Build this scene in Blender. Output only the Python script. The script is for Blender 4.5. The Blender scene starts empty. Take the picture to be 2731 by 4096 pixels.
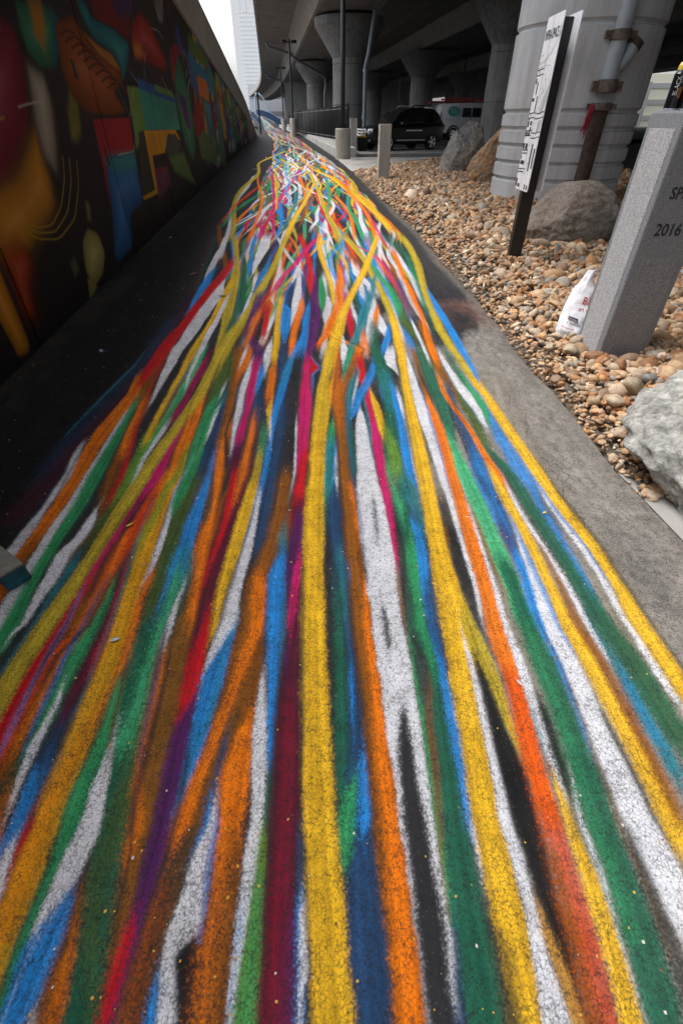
import bpy, bmesh, math, random
import numpy as np
from mathutils import Vector, Matrix, Euler, noise as mnoise

scene = bpy.context.scene
# ------------------------------------------------------------------ camera
CAM_H, FOC, TILT = 1.3, 1850.0, math.atan(1572 / 1850)
cam_data = bpy.data.cameras.new("camera")
cam_data.sensor_fit = 'VERTICAL'
cam_data.sensor_height = 36.0
cam_data.lens = FOC / 4096 * 36.0
cam_data.clip_start, cam_data.clip_end = 0.05, 3000
cam = bpy.data.objects.new("camera", cam_data)
scene.collection.objects.link(cam)
cam.location = (0, 0, CAM_H)
cam.rotation_euler = (math.pi / 2 - TILT, 0, 0)
scene.camera = cam
# ------------------------------------------------------------------ sky, sun, exposure
SUN_EL, SUN_AZ = math.radians(66), math.radians(-78)      # azimuth from +Y towards +X
world = bpy.data.worlds.new("World")
scene.world = world
world.use_nodes = True
wn = world.node_tree
wn.nodes.clear()
sky = wn.nodes.new('ShaderNodeTexSky')
sky.sky_type = 'NISHITA'
sky.sun_disc = False
sky.sun_elevation = SUN_EL
sky.sun_rotation = SUN_AZ
sky.dust_density = 4.0
sky.air_density = 1.0
hsv = wn.nodes.new('ShaderNodeHueSaturation')
hsv.inputs['Saturation'].default_value = 0.22
bg = wn.nodes.new('ShaderNodeBackground')
bg.inputs['Strength'].default_value = 0.15
wo = wn.nodes.new('ShaderNodeOutputWorld')
wn.links.new(sky.outputs[0], hsv.inputs['Color'])
wn.links.new(hsv.outputs[0], bg.inputs[0])
wn.links.new(bg.outputs[0], wo.inputs[0])
sun_data = bpy.data.lights.new("sun", 'SUN')
sun_data.energy = 1.5
sun_data.angle = math.radians(32)
sun_data.color = (1.0, 0.97, 0.93)
sun = bpy.data.objects.new("sun", sun_data)
scene.collection.objects.link(sun)
sd = Vector((math.sin(SUN_AZ) * math.cos(SUN_EL), math.cos(SUN_AZ) * math.cos(SUN_EL), math.sin(SUN_EL)))
sun.rotation_euler = sd.to_track_quat('Z', 'Y').to_euler()
vs = scene.view_settings
vs.view_transform = 'Standard'
vs.look = 'None'
vs.gamma = 1.0
vs.use_curve_mapping = False
vs.exposure = 1.25
scene.cycles.max_bounces = 6
scene.cycles.use_denoising = True

rnd = random.Random(7)
nrs = np.random.RandomState(11)

# ------------------------------------------------------------------ traced data (metres on the ground / on the wall)
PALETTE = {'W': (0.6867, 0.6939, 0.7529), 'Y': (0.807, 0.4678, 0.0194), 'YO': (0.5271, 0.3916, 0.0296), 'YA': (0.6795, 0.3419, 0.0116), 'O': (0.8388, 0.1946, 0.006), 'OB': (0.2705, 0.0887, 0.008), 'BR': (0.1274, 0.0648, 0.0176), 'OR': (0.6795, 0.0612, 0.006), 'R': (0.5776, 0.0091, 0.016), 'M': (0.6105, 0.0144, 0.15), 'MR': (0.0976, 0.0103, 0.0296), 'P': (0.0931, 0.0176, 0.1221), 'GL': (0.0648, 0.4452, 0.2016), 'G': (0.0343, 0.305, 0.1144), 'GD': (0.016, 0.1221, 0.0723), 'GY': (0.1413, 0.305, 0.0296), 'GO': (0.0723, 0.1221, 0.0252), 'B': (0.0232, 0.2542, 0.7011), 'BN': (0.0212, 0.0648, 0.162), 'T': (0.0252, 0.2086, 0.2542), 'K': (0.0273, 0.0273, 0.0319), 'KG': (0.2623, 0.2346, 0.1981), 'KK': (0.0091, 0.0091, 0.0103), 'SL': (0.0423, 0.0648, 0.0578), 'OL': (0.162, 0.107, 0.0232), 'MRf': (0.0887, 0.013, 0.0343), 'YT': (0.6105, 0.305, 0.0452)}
STRIPES = """
KG 1 0.06 0.536,0.652,1.051 0.758,0.548,1.054 1.048,0.527,1.041 1.446,0.561,1.045 1.804,0.736,1.036 2.279,0.829,1.038 2.94,0.94,1.107
KG 1 0.05 0.829,0.534,0.58 0.942,0.551,0.585 1.237,0.553,0.614 1.587,0.419,0.47 1.804,0.446,0.487
KG 1 0.04 0.942,0.914,0.972 1.164,0.89,0.97 1.49,0.803,0.864
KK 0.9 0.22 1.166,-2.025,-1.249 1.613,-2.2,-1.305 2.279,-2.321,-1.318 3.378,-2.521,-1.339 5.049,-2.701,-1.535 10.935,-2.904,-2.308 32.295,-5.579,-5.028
MRf 0.55 0.05 1.477,-1.432,-1.33 1.701,-1.416,-1.305 2.01,-1.408,-1.294 2.377,-1.391,-1.263 2.796,-1.354,-1.241 3.099,-1.37,-1.249 4.478,-1.415,-1.371 5.12,-1.519,-1.47 5.929,-1.622,-1.567 7.633,-1.885,-1.816
GD 0.4 0.03 5.12,-1.48,-1.451 5.929,-1.584,-1.539 7.633,-1.83,-1.774
BN 0.45 0.05 1.762,-1.447,-1.402 2.2,-1.468,-1.399 2.575,-1.451,-1.374 3.099,-1.415,-1.337 4.029,-1.458,-1.364
OL 0.8 0.03 0.362,-0.679,-0.659 0.53,-0.687,-0.653 0.713,-0.688,-0.659 0.942,-0.732,-0.689
OB 1 0.03 1.49,-1.036,-1.012 1.587,-1.059,-1.017 1.804,-1.113,-1.058 2.315,-1.179,-1.125 2.456,-1.227,-1.129 2.609,-1.265,-1.148 2.775,-1.322,-1.184 2.957,-1.32,-1.232 3.157,-1.309,-1.242 3.378,-1.324,-1.245
GO 1 0.02 1.316,-1.024,-0.989 1.444,-1.03,-0.985 1.587,-1.011,-0.967 1.804,-1.031,-0.972
T 0.8 0.02 0.738,-1.037,-1.022 0.82,-1.037,-1.017 0.942,-1.03,-1.013 1.062,-1.034,-1.003 1.2,-1.035,-0.986 1.268,-1.054,-1.009
GO 1 0.03 2.315,-0.788,-0.754 2.609,-0.812,-0.717 2.957,-0.824,-0.712 3.378,-0.839,-0.768
SL 1 0.02 0.362,-0.802,-0.779 0.451,-0.81,-0.793 0.572,-0.815,-0.789 0.663,-0.813,-0.785 0.82,-0.815,-0.799 0.942,-0.812,-0.783 1.062,-0.824,-0.778 1.164,-0.841,-0.79 1.316,-0.841,-0.798 1.357,-0.832,-0.797
BN 0.8 0.03 1.587,-0.667,-0.636 1.691,-0.68,-0.627 1.804,-0.699,-0.624 1.953,-0.705,-0.626 2.185,-0.719,-0.635 2.456,-0.722,-0.666 2.609,-0.739,-0.695
GO 1 0.03 0.942,-0.667,-0.633 1.029,-0.676,-0.63 1.164,-0.691,-0.632 1.316,-0.703,-0.635 1.49,-0.717,-0.637 1.804,-0.721,-0.659
GD 1 0.02 0.039,-0.52,-0.445 0.114,-0.529,-0.458 0.187,-0.547,-0.475 0.269,-0.56,-0.484 0.362,-0.578,-0.497 0.451,-0.597,-0.52 0.53,-0.61,-0.537 0.616,-0.633,-0.547 0.713,-0.645,-0.559 0.82,-0.663,-0.572 0.942,-0.678,-0.586
GO 0.8 0.04 0.039,-0.463,-0.451 0.162,-0.526,-0.499 0.269,-0.556,-0.52 0.362,-0.559,-0.497 0.451,-0.556,-0.515 0.53,-0.559,-0.533 0.616,-0.57,-0.543 0.663,-0.562,-0.548
OB 1 0.02 0.07,-0.448,-0.432 0.114,-0.455,-0.433 0.187,-0.469,-0.431 0.269,-0.484,-0.444 0.362,-0.497,-0.44 0.451,-0.52,-0.442 0.53,-0.533,-0.447 0.616,-0.543,-0.453 0.713,-0.554,-0.459 0.82,-0.572,-0.466 0.942,-0.537,-0.474 1.029,-0.539,-0.479 1.164,-0.546,-0.487 1.316,-0.566,-0.503 1.49,-0.57,-0.502 1.804,-0.618,-0.536 2.185,-0.654,-0.615 2.315,-0.653,-0.62 2.456,-0.673,-0.617 2.775,-0.703,-0.642 3.157,-0.738,-0.68 3.378,-0.786,-0.706
OL 0.55 0.05 0.162,-0.466,-0.446 0.299,-0.476,-0.457 0.415,-0.503,-0.463 0.572,-0.511,-0.458 0.765,-0.521,-0.472 1.029,-0.565,-0.529 1.237,-0.548,-0.531 1.587,-0.566,-0.516
OB 1 0.025 0.362,-0.397,-0.227 0.451,-0.38,-0.227 0.53,-0.378,-0.232 0.616,-0.357,-0.233 0.713,-0.353,-0.231 0.82,-0.359,-0.23 0.942,-0.339,-0.242 1.095,-0.343,-0.263 1.237,-0.321,-0.247 1.4,-0.302,-0.216 1.587,-0.299,-0.22 1.804,-0.306,-0.23
BR 0.8 0.03 0.039,-0.379,-0.358 0.114,-0.378,-0.353 0.187,-0.377,-0.346 0.269,-0.383,-0.336 0.362,-0.359,-0.309 0.451,-0.352,-0.295 0.53,-0.365,-0.284 0.616,-0.349,-0.29 0.713,-0.344,-0.274
BR 1 0.03 0.039,-0.43,-0.37 0.092,-0.431,-0.368 0.162,-0.423,-0.373 0.24,-0.414,-0.371 0.299,-0.417,-0.391
OR 0.35 0.05 0.039,-0.409,-0.385 0.162,-0.413,-0.383 0.269,-0.412,-0.39
BN 0.85 0.025 1.276,-0.346,-0.312 1.4,-0.347,-0.299 1.587,-0.347,-0.29 1.804,-0.354,-0.292 2.315,-0.364,-0.296 2.775,-0.397,-0.351 3.378,-0.468,-0.388
GD 1 0.02 0.039,0.241,0.317 0.114,0.241,0.321 0.187,0.242,0.31 0.269,0.239,0.319 0.362,0.247,0.316 0.489,0.256,0.314 0.616,0.258,0.317 0.713,0.272,0.32 0.82,0.273,0.314 0.942,0.22,0.282 1.095,0.236,0.278 1.237,0.252,0.285 1.4,0.252,0.299 1.587,0.245,0.315 1.804,0.271,0.34
SL 0.9 0.025 0.489,0.239,0.26 0.616,0.235,0.262 0.765,0.231,0.275 0.942,0.22,0.249 1.095,0.216,0.268 1.316,0.22,0.266
GD 1 0.02 0.415,-0.012,0.012 0.489,-0.013,0.046 0.616,-0.013,0.036 0.765,-0.012,0.034 0.942,-0.016,0.038
BN 1 0.02 0.039,0.03,0.108 0.092,0.027,0.108 0.162,0.02,0.1 0.24,0.018,0.097 0.299,0.026,0.092 0.362,0.012,0.081 0.451,0.02,0.053 0.53,0.026,0.069 0.616,0.032,0.066 0.765,0.03,0.057 0.942,0.017,0.043 1.164,-0.008,0.029 1.316,-0.032,0.02 1.49,-0.058,0.012 1.587,-0.061,0.006 1.691,-0.036,-0 1.804,-0.038,-0.017
T 1 0.015 1.587,-0.076,-0.054 1.691,-0.076,-0.036 1.804,-0.083,-0.007
T 0.7 0.025 0.942,-0,0.036 1.029,-0.013,0.033 1.164,-0.019,0.032 1.316,-0.014,0.02
GD 0.9 0.02 0.942,-0.015,0.012 1.108,-0.013,0.013
GD 1 0.02 1.804,0.277,0.312 2.065,0.259,0.315 2.315,0.252,0.326 2.609,0.259,0.332 2.957,0.235,0.339 3.378,0.224,0.313
GD 1 0.02 2.065,0.565,0.602 2.315,0.555,0.643 2.609,0.552,0.661 2.957,0.531,0.635 3.378,0.538,0.63
GO 1 0.02 2.065,0.727,0.783 2.315,0.724,0.784 2.609,0.698,0.764 2.957,0.651,0.723 3.157,0.599,0.7 3.378,0.63,0.683 3.956,0.477,0.593 4.204,0.501,0.576 4.478,0.518,0.57
OB 1 0.02 2.609,0.702,0.724 2.775,0.68,0.718 2.957,0.655,0.703 3.157,0.641,0.696 3.378,0.63,0.706 3.956,0.633,0.681
BN 0.7 0.03 3.956,0.589,0.621 4.204,0.58,0.634 4.478,0.566,0.645 4.781,0.555,0.634 5.304,0.574,0.655
GD 0.7 0.03 3.73,0.73,0.753 4.204,0.743,0.768 4.781,0.768,0.806 5.5,0.805,0.841 6.418,0.769,0.852 7.633,0.576,0.769
BN 1 0.02 1.237,0.664,0.697 1.316,0.663,0.709 1.4,0.656,0.719 1.587,0.661,0.721 1.804,0.638,0.707 2.065,0.646,0.708 2.315,0.636,0.703 2.531,0.647,0.69 2.775,0.668,0.706
BN 0.8 0.03 1.357,0.872,0.907 1.49,0.864,0.916 1.587,0.865,0.903 1.691,0.865,0.905
O 1 0.014 0.942,-0.764,-0.694 1.095,-0.782,-0.712 1.237,-0.802,-0.719 1.4,-0.817,-0.734 1.587,-0.827,-0.75 1.804,-0.819,-0.745 1.953,-0.837,-0.762 2.065,-0.849,-0.774 2.185,-0.849,-0.771 2.315,-0.862,-0.788 2.456,-0.877,-0.806 2.609,-0.889,-0.819 2.864,-0.875,-0.832 2.957,-0.896,-0.844
YA 1 0.014 0.039,-0.749,-0.65 0.114,-0.743,-0.662 0.187,-0.733,-0.659 0.269,-0.733,-0.664 0.362,-0.736,-0.669 0.451,-0.748,-0.671 0.53,-0.747,-0.672 0.616,-0.751,-0.685 0.713,-0.75,-0.683 0.82,-0.759,-0.683 0.942,-0.764,-0.696 1.095,-0.779,-0.712 1.237,-0.8,-0.719 1.4,-0.817,-0.734 1.587,-0.827,-0.753 1.804,-0.845,-0.763
GY 0.8 0.02 1.129,-0.786,-0.778 1.237,-0.802,-0.786 1.357,-0.811,-0.785 1.49,-0.821,-0.772 1.638,-0.836,-0.784 1.804,-0.785,-0.742 2.008,-0.803,-0.766 2.124,-0.776,-0.744
O 0.45 0.03 0.187,-0.726,-0.676 0.299,-0.745,-0.679 0.415,-0.743,-0.687 0.53,-0.726,-0.679 0.639,-0.706,-0.669 0.713,-0.683,-0.664 0.792,-0.678,-0.658 0.849,-0.673,-0.659
G 1 0.016 0.039,-0.644,-0.628 0.092,-0.654,-0.629 0.137,-0.659,-0.633 0.187,-0.659,-0.628 0.24,-0.656,-0.633 0.299,-0.657,-0.627 0.362,-0.669,-0.615 0.451,-0.673,-0.622 0.53,-0.666,-0.619 0.616,-0.66,-0.62 0.713,-0.669,-0.64 0.765,-0.673,-0.659
GD 0.5 0.03 0.039,-0.644,-0.625 0.092,-0.654,-0.629 0.187,-0.662,-0.638 0.24,-0.661,-0.64
W 1 0.012 0.114,-0.63,-0.623 0.137,-0.633,-0.614 0.187,-0.635,-0.598 0.24,-0.633,-0.583 0.299,-0.631,-0.575 0.362,-0.621,-0.569 0.415,-0.621,-0.579 0.451,-0.624,-0.587 0.489,-0.622,-0.593 0.53,-0.623,-0.604 0.572,-0.622,-0.605 0.594,-0.627,-0.612
B 1 0.014 0.039,-0.631,-0.582 0.092,-0.632,-0.569 0.137,-0.63,-0.565 0.187,-0.611,-0.565 0.227,-0.598,-0.572 0.249,-0.587,-0.575
O 1 0.014 0.039,-0.562,-0.523 0.07,-0.562,-0.523 0.103,-0.563,-0.53 0.126,-0.556,-0.532 0.149,-0.551,-0.539 0.2,-0.562,-0.552
W 0.9 0.02 0.039,-0.585,-0.561 0.06,-0.581,-0.566
OB 0.9 0.025 0.137,-0.568,-0.542 0.162,-0.566,-0.543 0.213,-0.568,-0.553 0.269,-0.578,-0.567
B 1 0.018 0.24,-0.788,-0.757 0.299,-0.793,-0.76 0.362,-0.788,-0.744 0.451,-0.797,-0.757 0.509,-0.793,-0.751
BN 0.9 0.03 0.451,-0.761,-0.74 0.53,-0.795,-0.752 0.616,-0.792,-0.755 0.713,-0.798,-0.762
R 1 0.012 0.213,-0.741,-0.734 0.24,-0.748,-0.735 0.299,-0.749,-0.737 0.362,-0.75,-0.731 0.397,-0.754,-0.742
W 1 0.015 0.213,-0.762,-0.734 0.24,-0.771,-0.735 0.299,-0.771,-0.748 0.342,-0.764,-0.756
MR 1 0.016 0.616,-0.796,-0.764 0.663,-0.802,-0.762 0.713,-0.795,-0.75 0.82,-0.802,-0.751 0.942,-0.795,-0.762 1.062,-0.809,-0.778 1.164,-0.812,-0.788 1.316,-0.818,-0.803
R 0.7 0.012 0.765,-0.767,-0.747 0.849,-0.776,-0.75 0.942,-0.774,-0.76 1.062,-0.793,-0.783 1.164,-0.807,-0.794 1.276,-0.818,-0.811
G 1 0.016 0.489,-0.838,-0.825 0.55,-0.844,-0.818 0.616,-0.85,-0.807 0.713,-0.853,-0.805 0.82,-0.86,-0.802 0.942,-0.853,-0.8 1.062,-0.852,-0.806 1.164,-0.852,-0.83 1.207,-0.863,-0.847
GO 0.8 0.04 0.362,-0.825,-0.813 0.489,-0.855,-0.834 0.616,-0.864,-0.846 0.765,-0.889,-0.865
W 1 0.012 0.38,-0.812,-0.8 0.433,-0.821,-0.806 0.489,-0.83,-0.808 0.55,-0.836,-0.809 0.616,-0.828,-0.811 0.687,-0.824,-0.81 0.718,-0.831,-0.821
O 0.6 0.03 0.269,-0.801,-0.773 0.362,-0.825,-0.806 0.451,-0.847,-0.822
OB 1 0.016 0.451,-0.9,-0.851 0.53,-0.915,-0.853 0.616,-0.911,-0.857 0.713,-0.915,-0.862 0.82,-0.918,-0.863 0.942,-0.914,-0.866 1.029,-0.918,-0.847 1.164,-0.927,-0.852 1.316,-0.949,-0.875 1.444,-0.927,-0.891
OR 1 0.016 0.489,-0.897,-0.88 0.616,-0.923,-0.887 0.82,-0.921,-0.891 0.942,-0.866,-0.839 1.129,-0.876,-0.839 1.237,-0.88,-0.83 1.316,-0.884,-0.823 1.4,-0.882,-0.82 1.49,-0.88,-0.809 1.587,-0.874,-0.814 1.691,-0.869,-0.819 1.804,-0.859,-0.818
O 0.7 0.02 1.638,-0.829,-0.81 1.804,-0.852,-0.814
O 0.8 0.02 0.53,-0.876,-0.863 0.616,-0.877,-0.859 0.713,-0.879,-0.862 0.82,-0.88,-0.863 0.942,-0.875,-0.841 1.164,-0.868,-0.836 1.276,-0.877,-0.849 1.4,-0.888,-0.852
M 1 0.014 1.129,-0.934,-0.91 1.237,-0.941,-0.908 1.4,-0.926,-0.891 1.587,-0.912,-0.874 1.691,-0.911,-0.862 1.804,-0.897,-0.839 1.953,-0.899,-0.854 2.065,-0.893,-0.854 2.185,-0.884,-0.854 2.315,-0.886,-0.861
MR 0.8 0.025 1.029,-0.918,-0.898 1.095,-0.904,-0.878 1.237,-0.919,-0.891 1.4,-0.899,-0.876 1.537,-0.905,-0.868 1.659,-0.908,-0.888
R 1 0.014 0.489,-0.922,-0.897 0.55,-0.94,-0.905 0.616,-0.961,-0.909 0.713,-0.96,-0.916 0.82,-0.961,-0.918 0.942,-0.945,-0.907 1.062,-0.944,-0.909 1.164,-0.943,-0.911
YO 1 0.014 3.242,-0.899,-0.822 3.377,-0.924,-0.84 3.73,-0.955,-0.845 4.204,-1.024,-0.932 4.781,-1.084,-1.005 5.12,-1.146,-1.038 5.5,-1.185,-1.091 5.929,-1.24,-1.168 6.418,-1.314,-1.253 7.633,-1.554,-1.471
YO 1 0.012 0.572,-1.031,-0.952 0.639,-1.027,-0.956 0.713,-1.027,-0.96 0.82,-1.025,-0.964 0.942,-1.02,-0.941 1.095,-1,-0.938 1.237,-0.982,-0.935 1.4,-0.979,-0.92 1.587,-0.982,-0.912 1.804,-0.968,-0.891 1.953,-0.961,-0.9 2.065,-0.946,-0.88 2.185,-0.93,-0.868 2.315,-0.919,-0.862 2.456,-0.908,-0.848 2.609,-0.903,-0.823 2.775,-0.898,-0.814 2.957,-0.9,-0.812 3.157,-0.911,-0.81 3.378,-0.922,-0.81 3.73,-0.871,-0.791 4.204,-0.865,-0.789 4.781,-0.857,-0.764 5.5,-0.816,-0.732 6.418,-0.81,-0.731 7.633,-0.831,-0.752
O 0.55 0.03 4.912,-1.118,-1.07 5.192,-1.16,-1.06 5.795,-1.216,-1.14 6.418,-1.314,-1.255
GL 1 0.014 1.804,-1.003,-0.974 2.008,-1.018,-0.975 2.185,-1.017,-0.966 2.315,-1.01,-0.963 2.456,-1.01,-0.961 2.609,-1.017,-0.954 2.957,-1.02,-0.956 3.378,-1.055,-0.984
GY 0.9 0.02 1.587,-1.011,-0.986 1.691,-1.024,-0.978 1.804,-1.026,-0.962 1.953,-1.036,-0.976 2.185,-1.05,-0.985 2.384,-1.038,-1.003
Y 1 0.014 2.124,-1.037,-1.005 2.315,-1.051,-1.017 2.456,-1.06,-1.017 2.609,-1.062,-1.017 2.775,-1.071,-1.024 2.957,-1.074,-1.016 3.378,-1.108,-1.05
W 0.9 0.012 2.775,-0.986,-0.97 2.957,-1.018,-0.992 3.157,-1.024,-0.997 3.309,-1.03,-1.008
W 0.9 0.012 1.804,-0.977,-0.96 1.953,-0.989,-0.968 2.065,-0.981,-0.96 2.185,-0.98,-0.949 2.315,-0.971,-0.946 2.37,-0.975,-0.951
BR 0.9 0.02 2.315,-0.977,-0.943 2.485,-0.976,-0.947
M 1 0.014 2.356,-0.947,-0.927 2.456,-0.955,-0.919 2.609,-0.954,-0.914 2.775,-0.959,-0.913 2.957,-0.964,-0.91 3.157,-0.961,-0.927 3.242,-0.959,-0.933
MR 0.8 0.02 2.398,-0.952,-0.924 2.577,-0.957,-0.921 3.199,-0.949,-0.915 3.378,-0.962,-0.922
W 1 0.012 2.471,-1.137,-1.123 2.609,-1.157,-1.123 2.775,-1.173,-1.127 2.957,-1.194,-1.134 3.157,-1.21,-1.14 3.378,-1.249,-1.163
R 0.9 0.016 1.587,-1.03,-1.005 1.691,-1.045,-1.016 1.804,-1.048,-1.02 2.065,-1.102,-1.071 2.315,-1.155,-1.122 2.456,-1.161,-1.135 2.609,-1.178,-1.15 2.775,-1.204,-1.177 2.957,-1.236,-1.206 3.157,-1.251,-1.225 3.424,-1.276,-1.249
O 0.9 0.02 2.008,-1.128,-1.079 2.185,-1.163,-1.118 2.315,-1.18,-1.135 2.561,-1.199,-1.159
O 1 0.014 1.029,-1.231,-1.185 1.129,-1.24,-1.193 1.237,-1.259,-1.212 1.357,-1.268,-1.204 1.49,-1.26,-1.199 1.638,-1.267,-1.202 1.804,-1.289,-1.21 2.04,-1.319,-1.24 2.2,-1.329,-1.238 2.473,-1.317,-1.228 2.609,-1.313,-1.243 2.682,-1.304,-1.23 2.775,-1.326,-1.268 2.901,-1.349,-1.31
OB 0.7 0.03 1.029,-1.221,-1.18 1.164,-1.233,-1.179 1.357,-1.251,-1.193
W 1 0.014 1.164,-1.308,-1.265 1.268,-1.304,-1.259 1.357,-1.303,-1.261 1.444,-1.307,-1.259 1.537,-1.296,-1.271 1.691,-1.309,-1.272 1.804,-1.314,-1.275 2.04,-1.356,-1.323
W 1 0.012 0.879,-1.157,-1.116 0.942,-1.156,-1.121 1.029,-1.18,-1.124 1.129,-1.18,-1.127 1.237,-1.191,-1.139 1.316,-1.191,-1.15 1.4,-1.203,-1.165 1.587,-1.197,-1.156 1.804,-1.213,-1.185 2.2,-1.234,-1.208 2.415,-1.245,-1.212
G 1 0.014 0.82,-1.123,-1.062 0.942,-1.129,-1.066 1.095,-1.146,-1.099 1.237,-1.159,-1.112 1.4,-1.161,-1.111 1.587,-1.173,-1.107 1.804,-1.196,-1.124 2.377,-1.227,-1.181 2.596,-1.245,-1.216
W 1 0.012 0.904,-1.082,-1.066 0.942,-1.066,-1.047 1.062,-1.086,-1.047 1.164,-1.089,-1.033 1.276,-1.1,-1.038 1.357,-1.073,-1.023 1.444,-1.069,-1.021 1.547,-1.062,-1.05
W 1 0.01 1.122,-0.721,-0.71 1.164,-0.721,-0.701 1.237,-0.722,-0.696 1.316,-0.729,-0.702 1.4,-0.73,-0.707 1.537,-0.744,-0.721 1.691,-0.759,-0.742 2.185,-0.72,-0.698 2.315,-0.729,-0.704 2.456,-0.731,-0.705 2.609,-0.74,-0.715 2.724,-0.746,-0.724
T 0.9 0.015 2.456,-0.729,-0.701 2.577,-0.732,-0.696 2.741,-0.723,-0.704
G 1 0.014 1.537,-0.74,-0.705 1.638,-0.748,-0.7 1.804,-0.745,-0.693 2.008,-0.766,-0.699 2.185,-0.781,-0.713 2.315,-0.788,-0.721 2.456,-0.785,-0.722 2.641,-0.767,-0.723
O 0.8 0.018 0.738,-0.683,-0.669 0.82,-0.686,-0.668 0.879,-0.699,-0.668 0.942,-0.702,-0.675 0.968,-0.708,-0.676 1.062,-0.716,-0.691 1.129,-0.719,-0.686 1.207,-0.71,-0.693
B 1 0.016 1.164,-0.638,-0.579 1.2,-0.642,-0.572 1.316,-0.632,-0.58 1.444,-0.647,-0.587 1.587,-0.645,-0.594 1.804,-0.639,-0.599 1.975,-0.646,-0.619
T 0.8 0.03 0.942,-0.624,-0.575 1.029,-0.63,-0.57 1.095,-0.623,-0.551 1.2,-0.642,-0.55 1.316,-0.652,-0.572
GL 0.75 0.03 0.53,-0.61,-0.554 0.572,-0.617,-0.555 0.663,-0.595,-0.558 0.765,-0.609,-0.565 0.879,-0.605,-0.574 0.942,-0.609,-0.575 0.998,-0.606,-0.566 1.095,-0.613,-0.566 1.2,-0.626,-0.599
W 0.9 0.012 0.82,-0.568,-0.556 0.879,-0.579,-0.558 0.942,-0.578,-0.555 1.029,-0.577,-0.562 1.108,-0.57,-0.557
O 0.9 0.018 0.269,-0.485,-0.473 0.314,-0.494,-0.47 0.362,-0.494,-0.468 0.489,-0.526,-0.513 0.572,-0.539,-0.518 0.663,-0.549,-0.528 0.765,-0.561,-0.54 0.855,-0.572,-0.558
O 0.9 0.02 2.957,-0.688,-0.64 3.157,-0.696,-0.629 3.378,-0.706,-0.64
O 0.9 0.02 0.942,-0.508,-0.478 1.029,-0.524,-0.494 1.095,-0.525,-0.493 1.237,-0.562,-0.507 1.4,-0.572,-0.509 1.49,-0.568,-0.525 1.587,-0.572,-0.534 1.804,-0.607,-0.541 1.953,-0.626,-0.563 2.065,-0.624,-0.574 2.249,-0.627,-0.593 2.37,-0.623,-0.608
P 0.9 0.016 2.864,-0.586,-0.531 3.157,-0.621,-0.537 3.401,-0.634,-0.554 3.624,-0.759,-0.677 3.956,-0.772,-0.693 4.781,-0.824,-0.75
BN 0.7 0.03 2.185,-0.525,-0.46 2.456,-0.526,-0.435 2.775,-0.535,-0.489
M 1 0.014 2.008,-0.555,-0.521 2.124,-0.563,-0.512 2.249,-0.571,-0.515 2.456,-0.576,-0.522 2.775,-0.596,-0.531 3.115,-0.623,-0.548
P 0.9 0.02 1.804,-0.54,-0.512 1.849,-0.547,-0.5 1.953,-0.554,-0.5 2.065,-0.559,-0.506
MR 1 0.016 1.49,-0.518,-0.457 1.587,-0.526,-0.458 1.691,-0.534,-0.469 1.804,-0.538,-0.478 2.008,-0.539,-0.496
R 1 0.014 1.095,-0.507,-0.476 1.164,-0.503,-0.468 1.237,-0.508,-0.467 1.316,-0.513,-0.464 1.4,-0.514,-0.452 1.49,-0.52,-0.454 1.587,-0.526,-0.458 1.691,-0.516,-0.469 1.804,-0.523,-0.481
MR 1 0.014 0.738,-0.47,-0.417 0.82,-0.481,-0.42 0.942,-0.482,-0.426 1.095,-0.493,-0.438 1.237,-0.48,-0.434 1.4,-0.472,-0.428 1.587,-0.469,-0.428 1.804,-0.454,-0.42
R 1 0.014 0.572,-0.45,-0.441 0.616,-0.458,-0.438 0.663,-0.463,-0.417 0.713,-0.469,-0.409 0.82,-0.476,-0.419 0.942,-0.455,-0.426 0.998,-0.46,-0.435
P 1 0.016 0.114,-0.439,-0.417 0.149,-0.439,-0.409 0.187,-0.439,-0.41 0.24,-0.44,-0.403 0.299,-0.445,-0.397 0.362,-0.442,-0.395 0.415,-0.449,-0.394 0.489,-0.455,-0.4 0.572,-0.463,-0.408 0.616,-0.453,-0.412 0.663,-0.43,-0.407 0.713,-0.425,-0.406
R 0.9 0.012 0.33,-0.398,-0.388 0.362,-0.397,-0.389
R 1 0.016 0.039,-0.445,-0.426 0.092,-0.453,-0.424 0.126,-0.448,-0.424 0.162,-0.444,-0.423 0.192,-0.443,-0.426
W 1 0.014 3.015,-0.527,-0.491 3.199,-0.547,-0.493 3.389,-0.553,-0.5 3.543,-0.541,-0.515
B 1 0.014 2.673,-0.532,-0.517 2.775,-0.539,-0.512 2.957,-0.548,-0.504 3.136,-0.555,-0.526
W 1 0.012 2.008,-0.567,-0.549 2.185,-0.584,-0.562 2.315,-0.601,-0.564 2.456,-0.611,-0.566 2.609,-0.625,-0.583 2.775,-0.636,-0.592 2.957,-0.633,-0.598 3.115,-0.631,-0.613
W 0.8 0.012 3.157,-0.701,-0.68 3.378,-0.706,-0.68
Y 1 0.014 3.157,-0.485,-0.445 3.378,-0.505,-0.457
O 0.9 0.018 2.531,-0.44,-0.411 2.609,-0.455,-0.408 2.864,-0.473,-0.422 3.095,-0.484,-0.44
Y 1 0.012 2.185,-0.389,-0.379 2.315,-0.407,-0.385 2.456,-0.429,-0.393 2.577,-0.417,-0.406
GL 0.6 0.03 1.953,-0.427,-0.373 2.065,-0.431,-0.381 2.249,-0.442,-0.39
YO 1 0.014 1.691,-0.423,-0.377 1.804,-0.418,-0.381 1.975,-0.424,-0.388
Y 1 0.012 0.879,-0.423,-0.411 0.942,-0.429,-0.389 1.095,-0.441,-0.392 1.237,-0.441,-0.389 1.4,-0.437,-0.381 1.587,-0.431,-0.377 1.735,-0.423,-0.376
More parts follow.
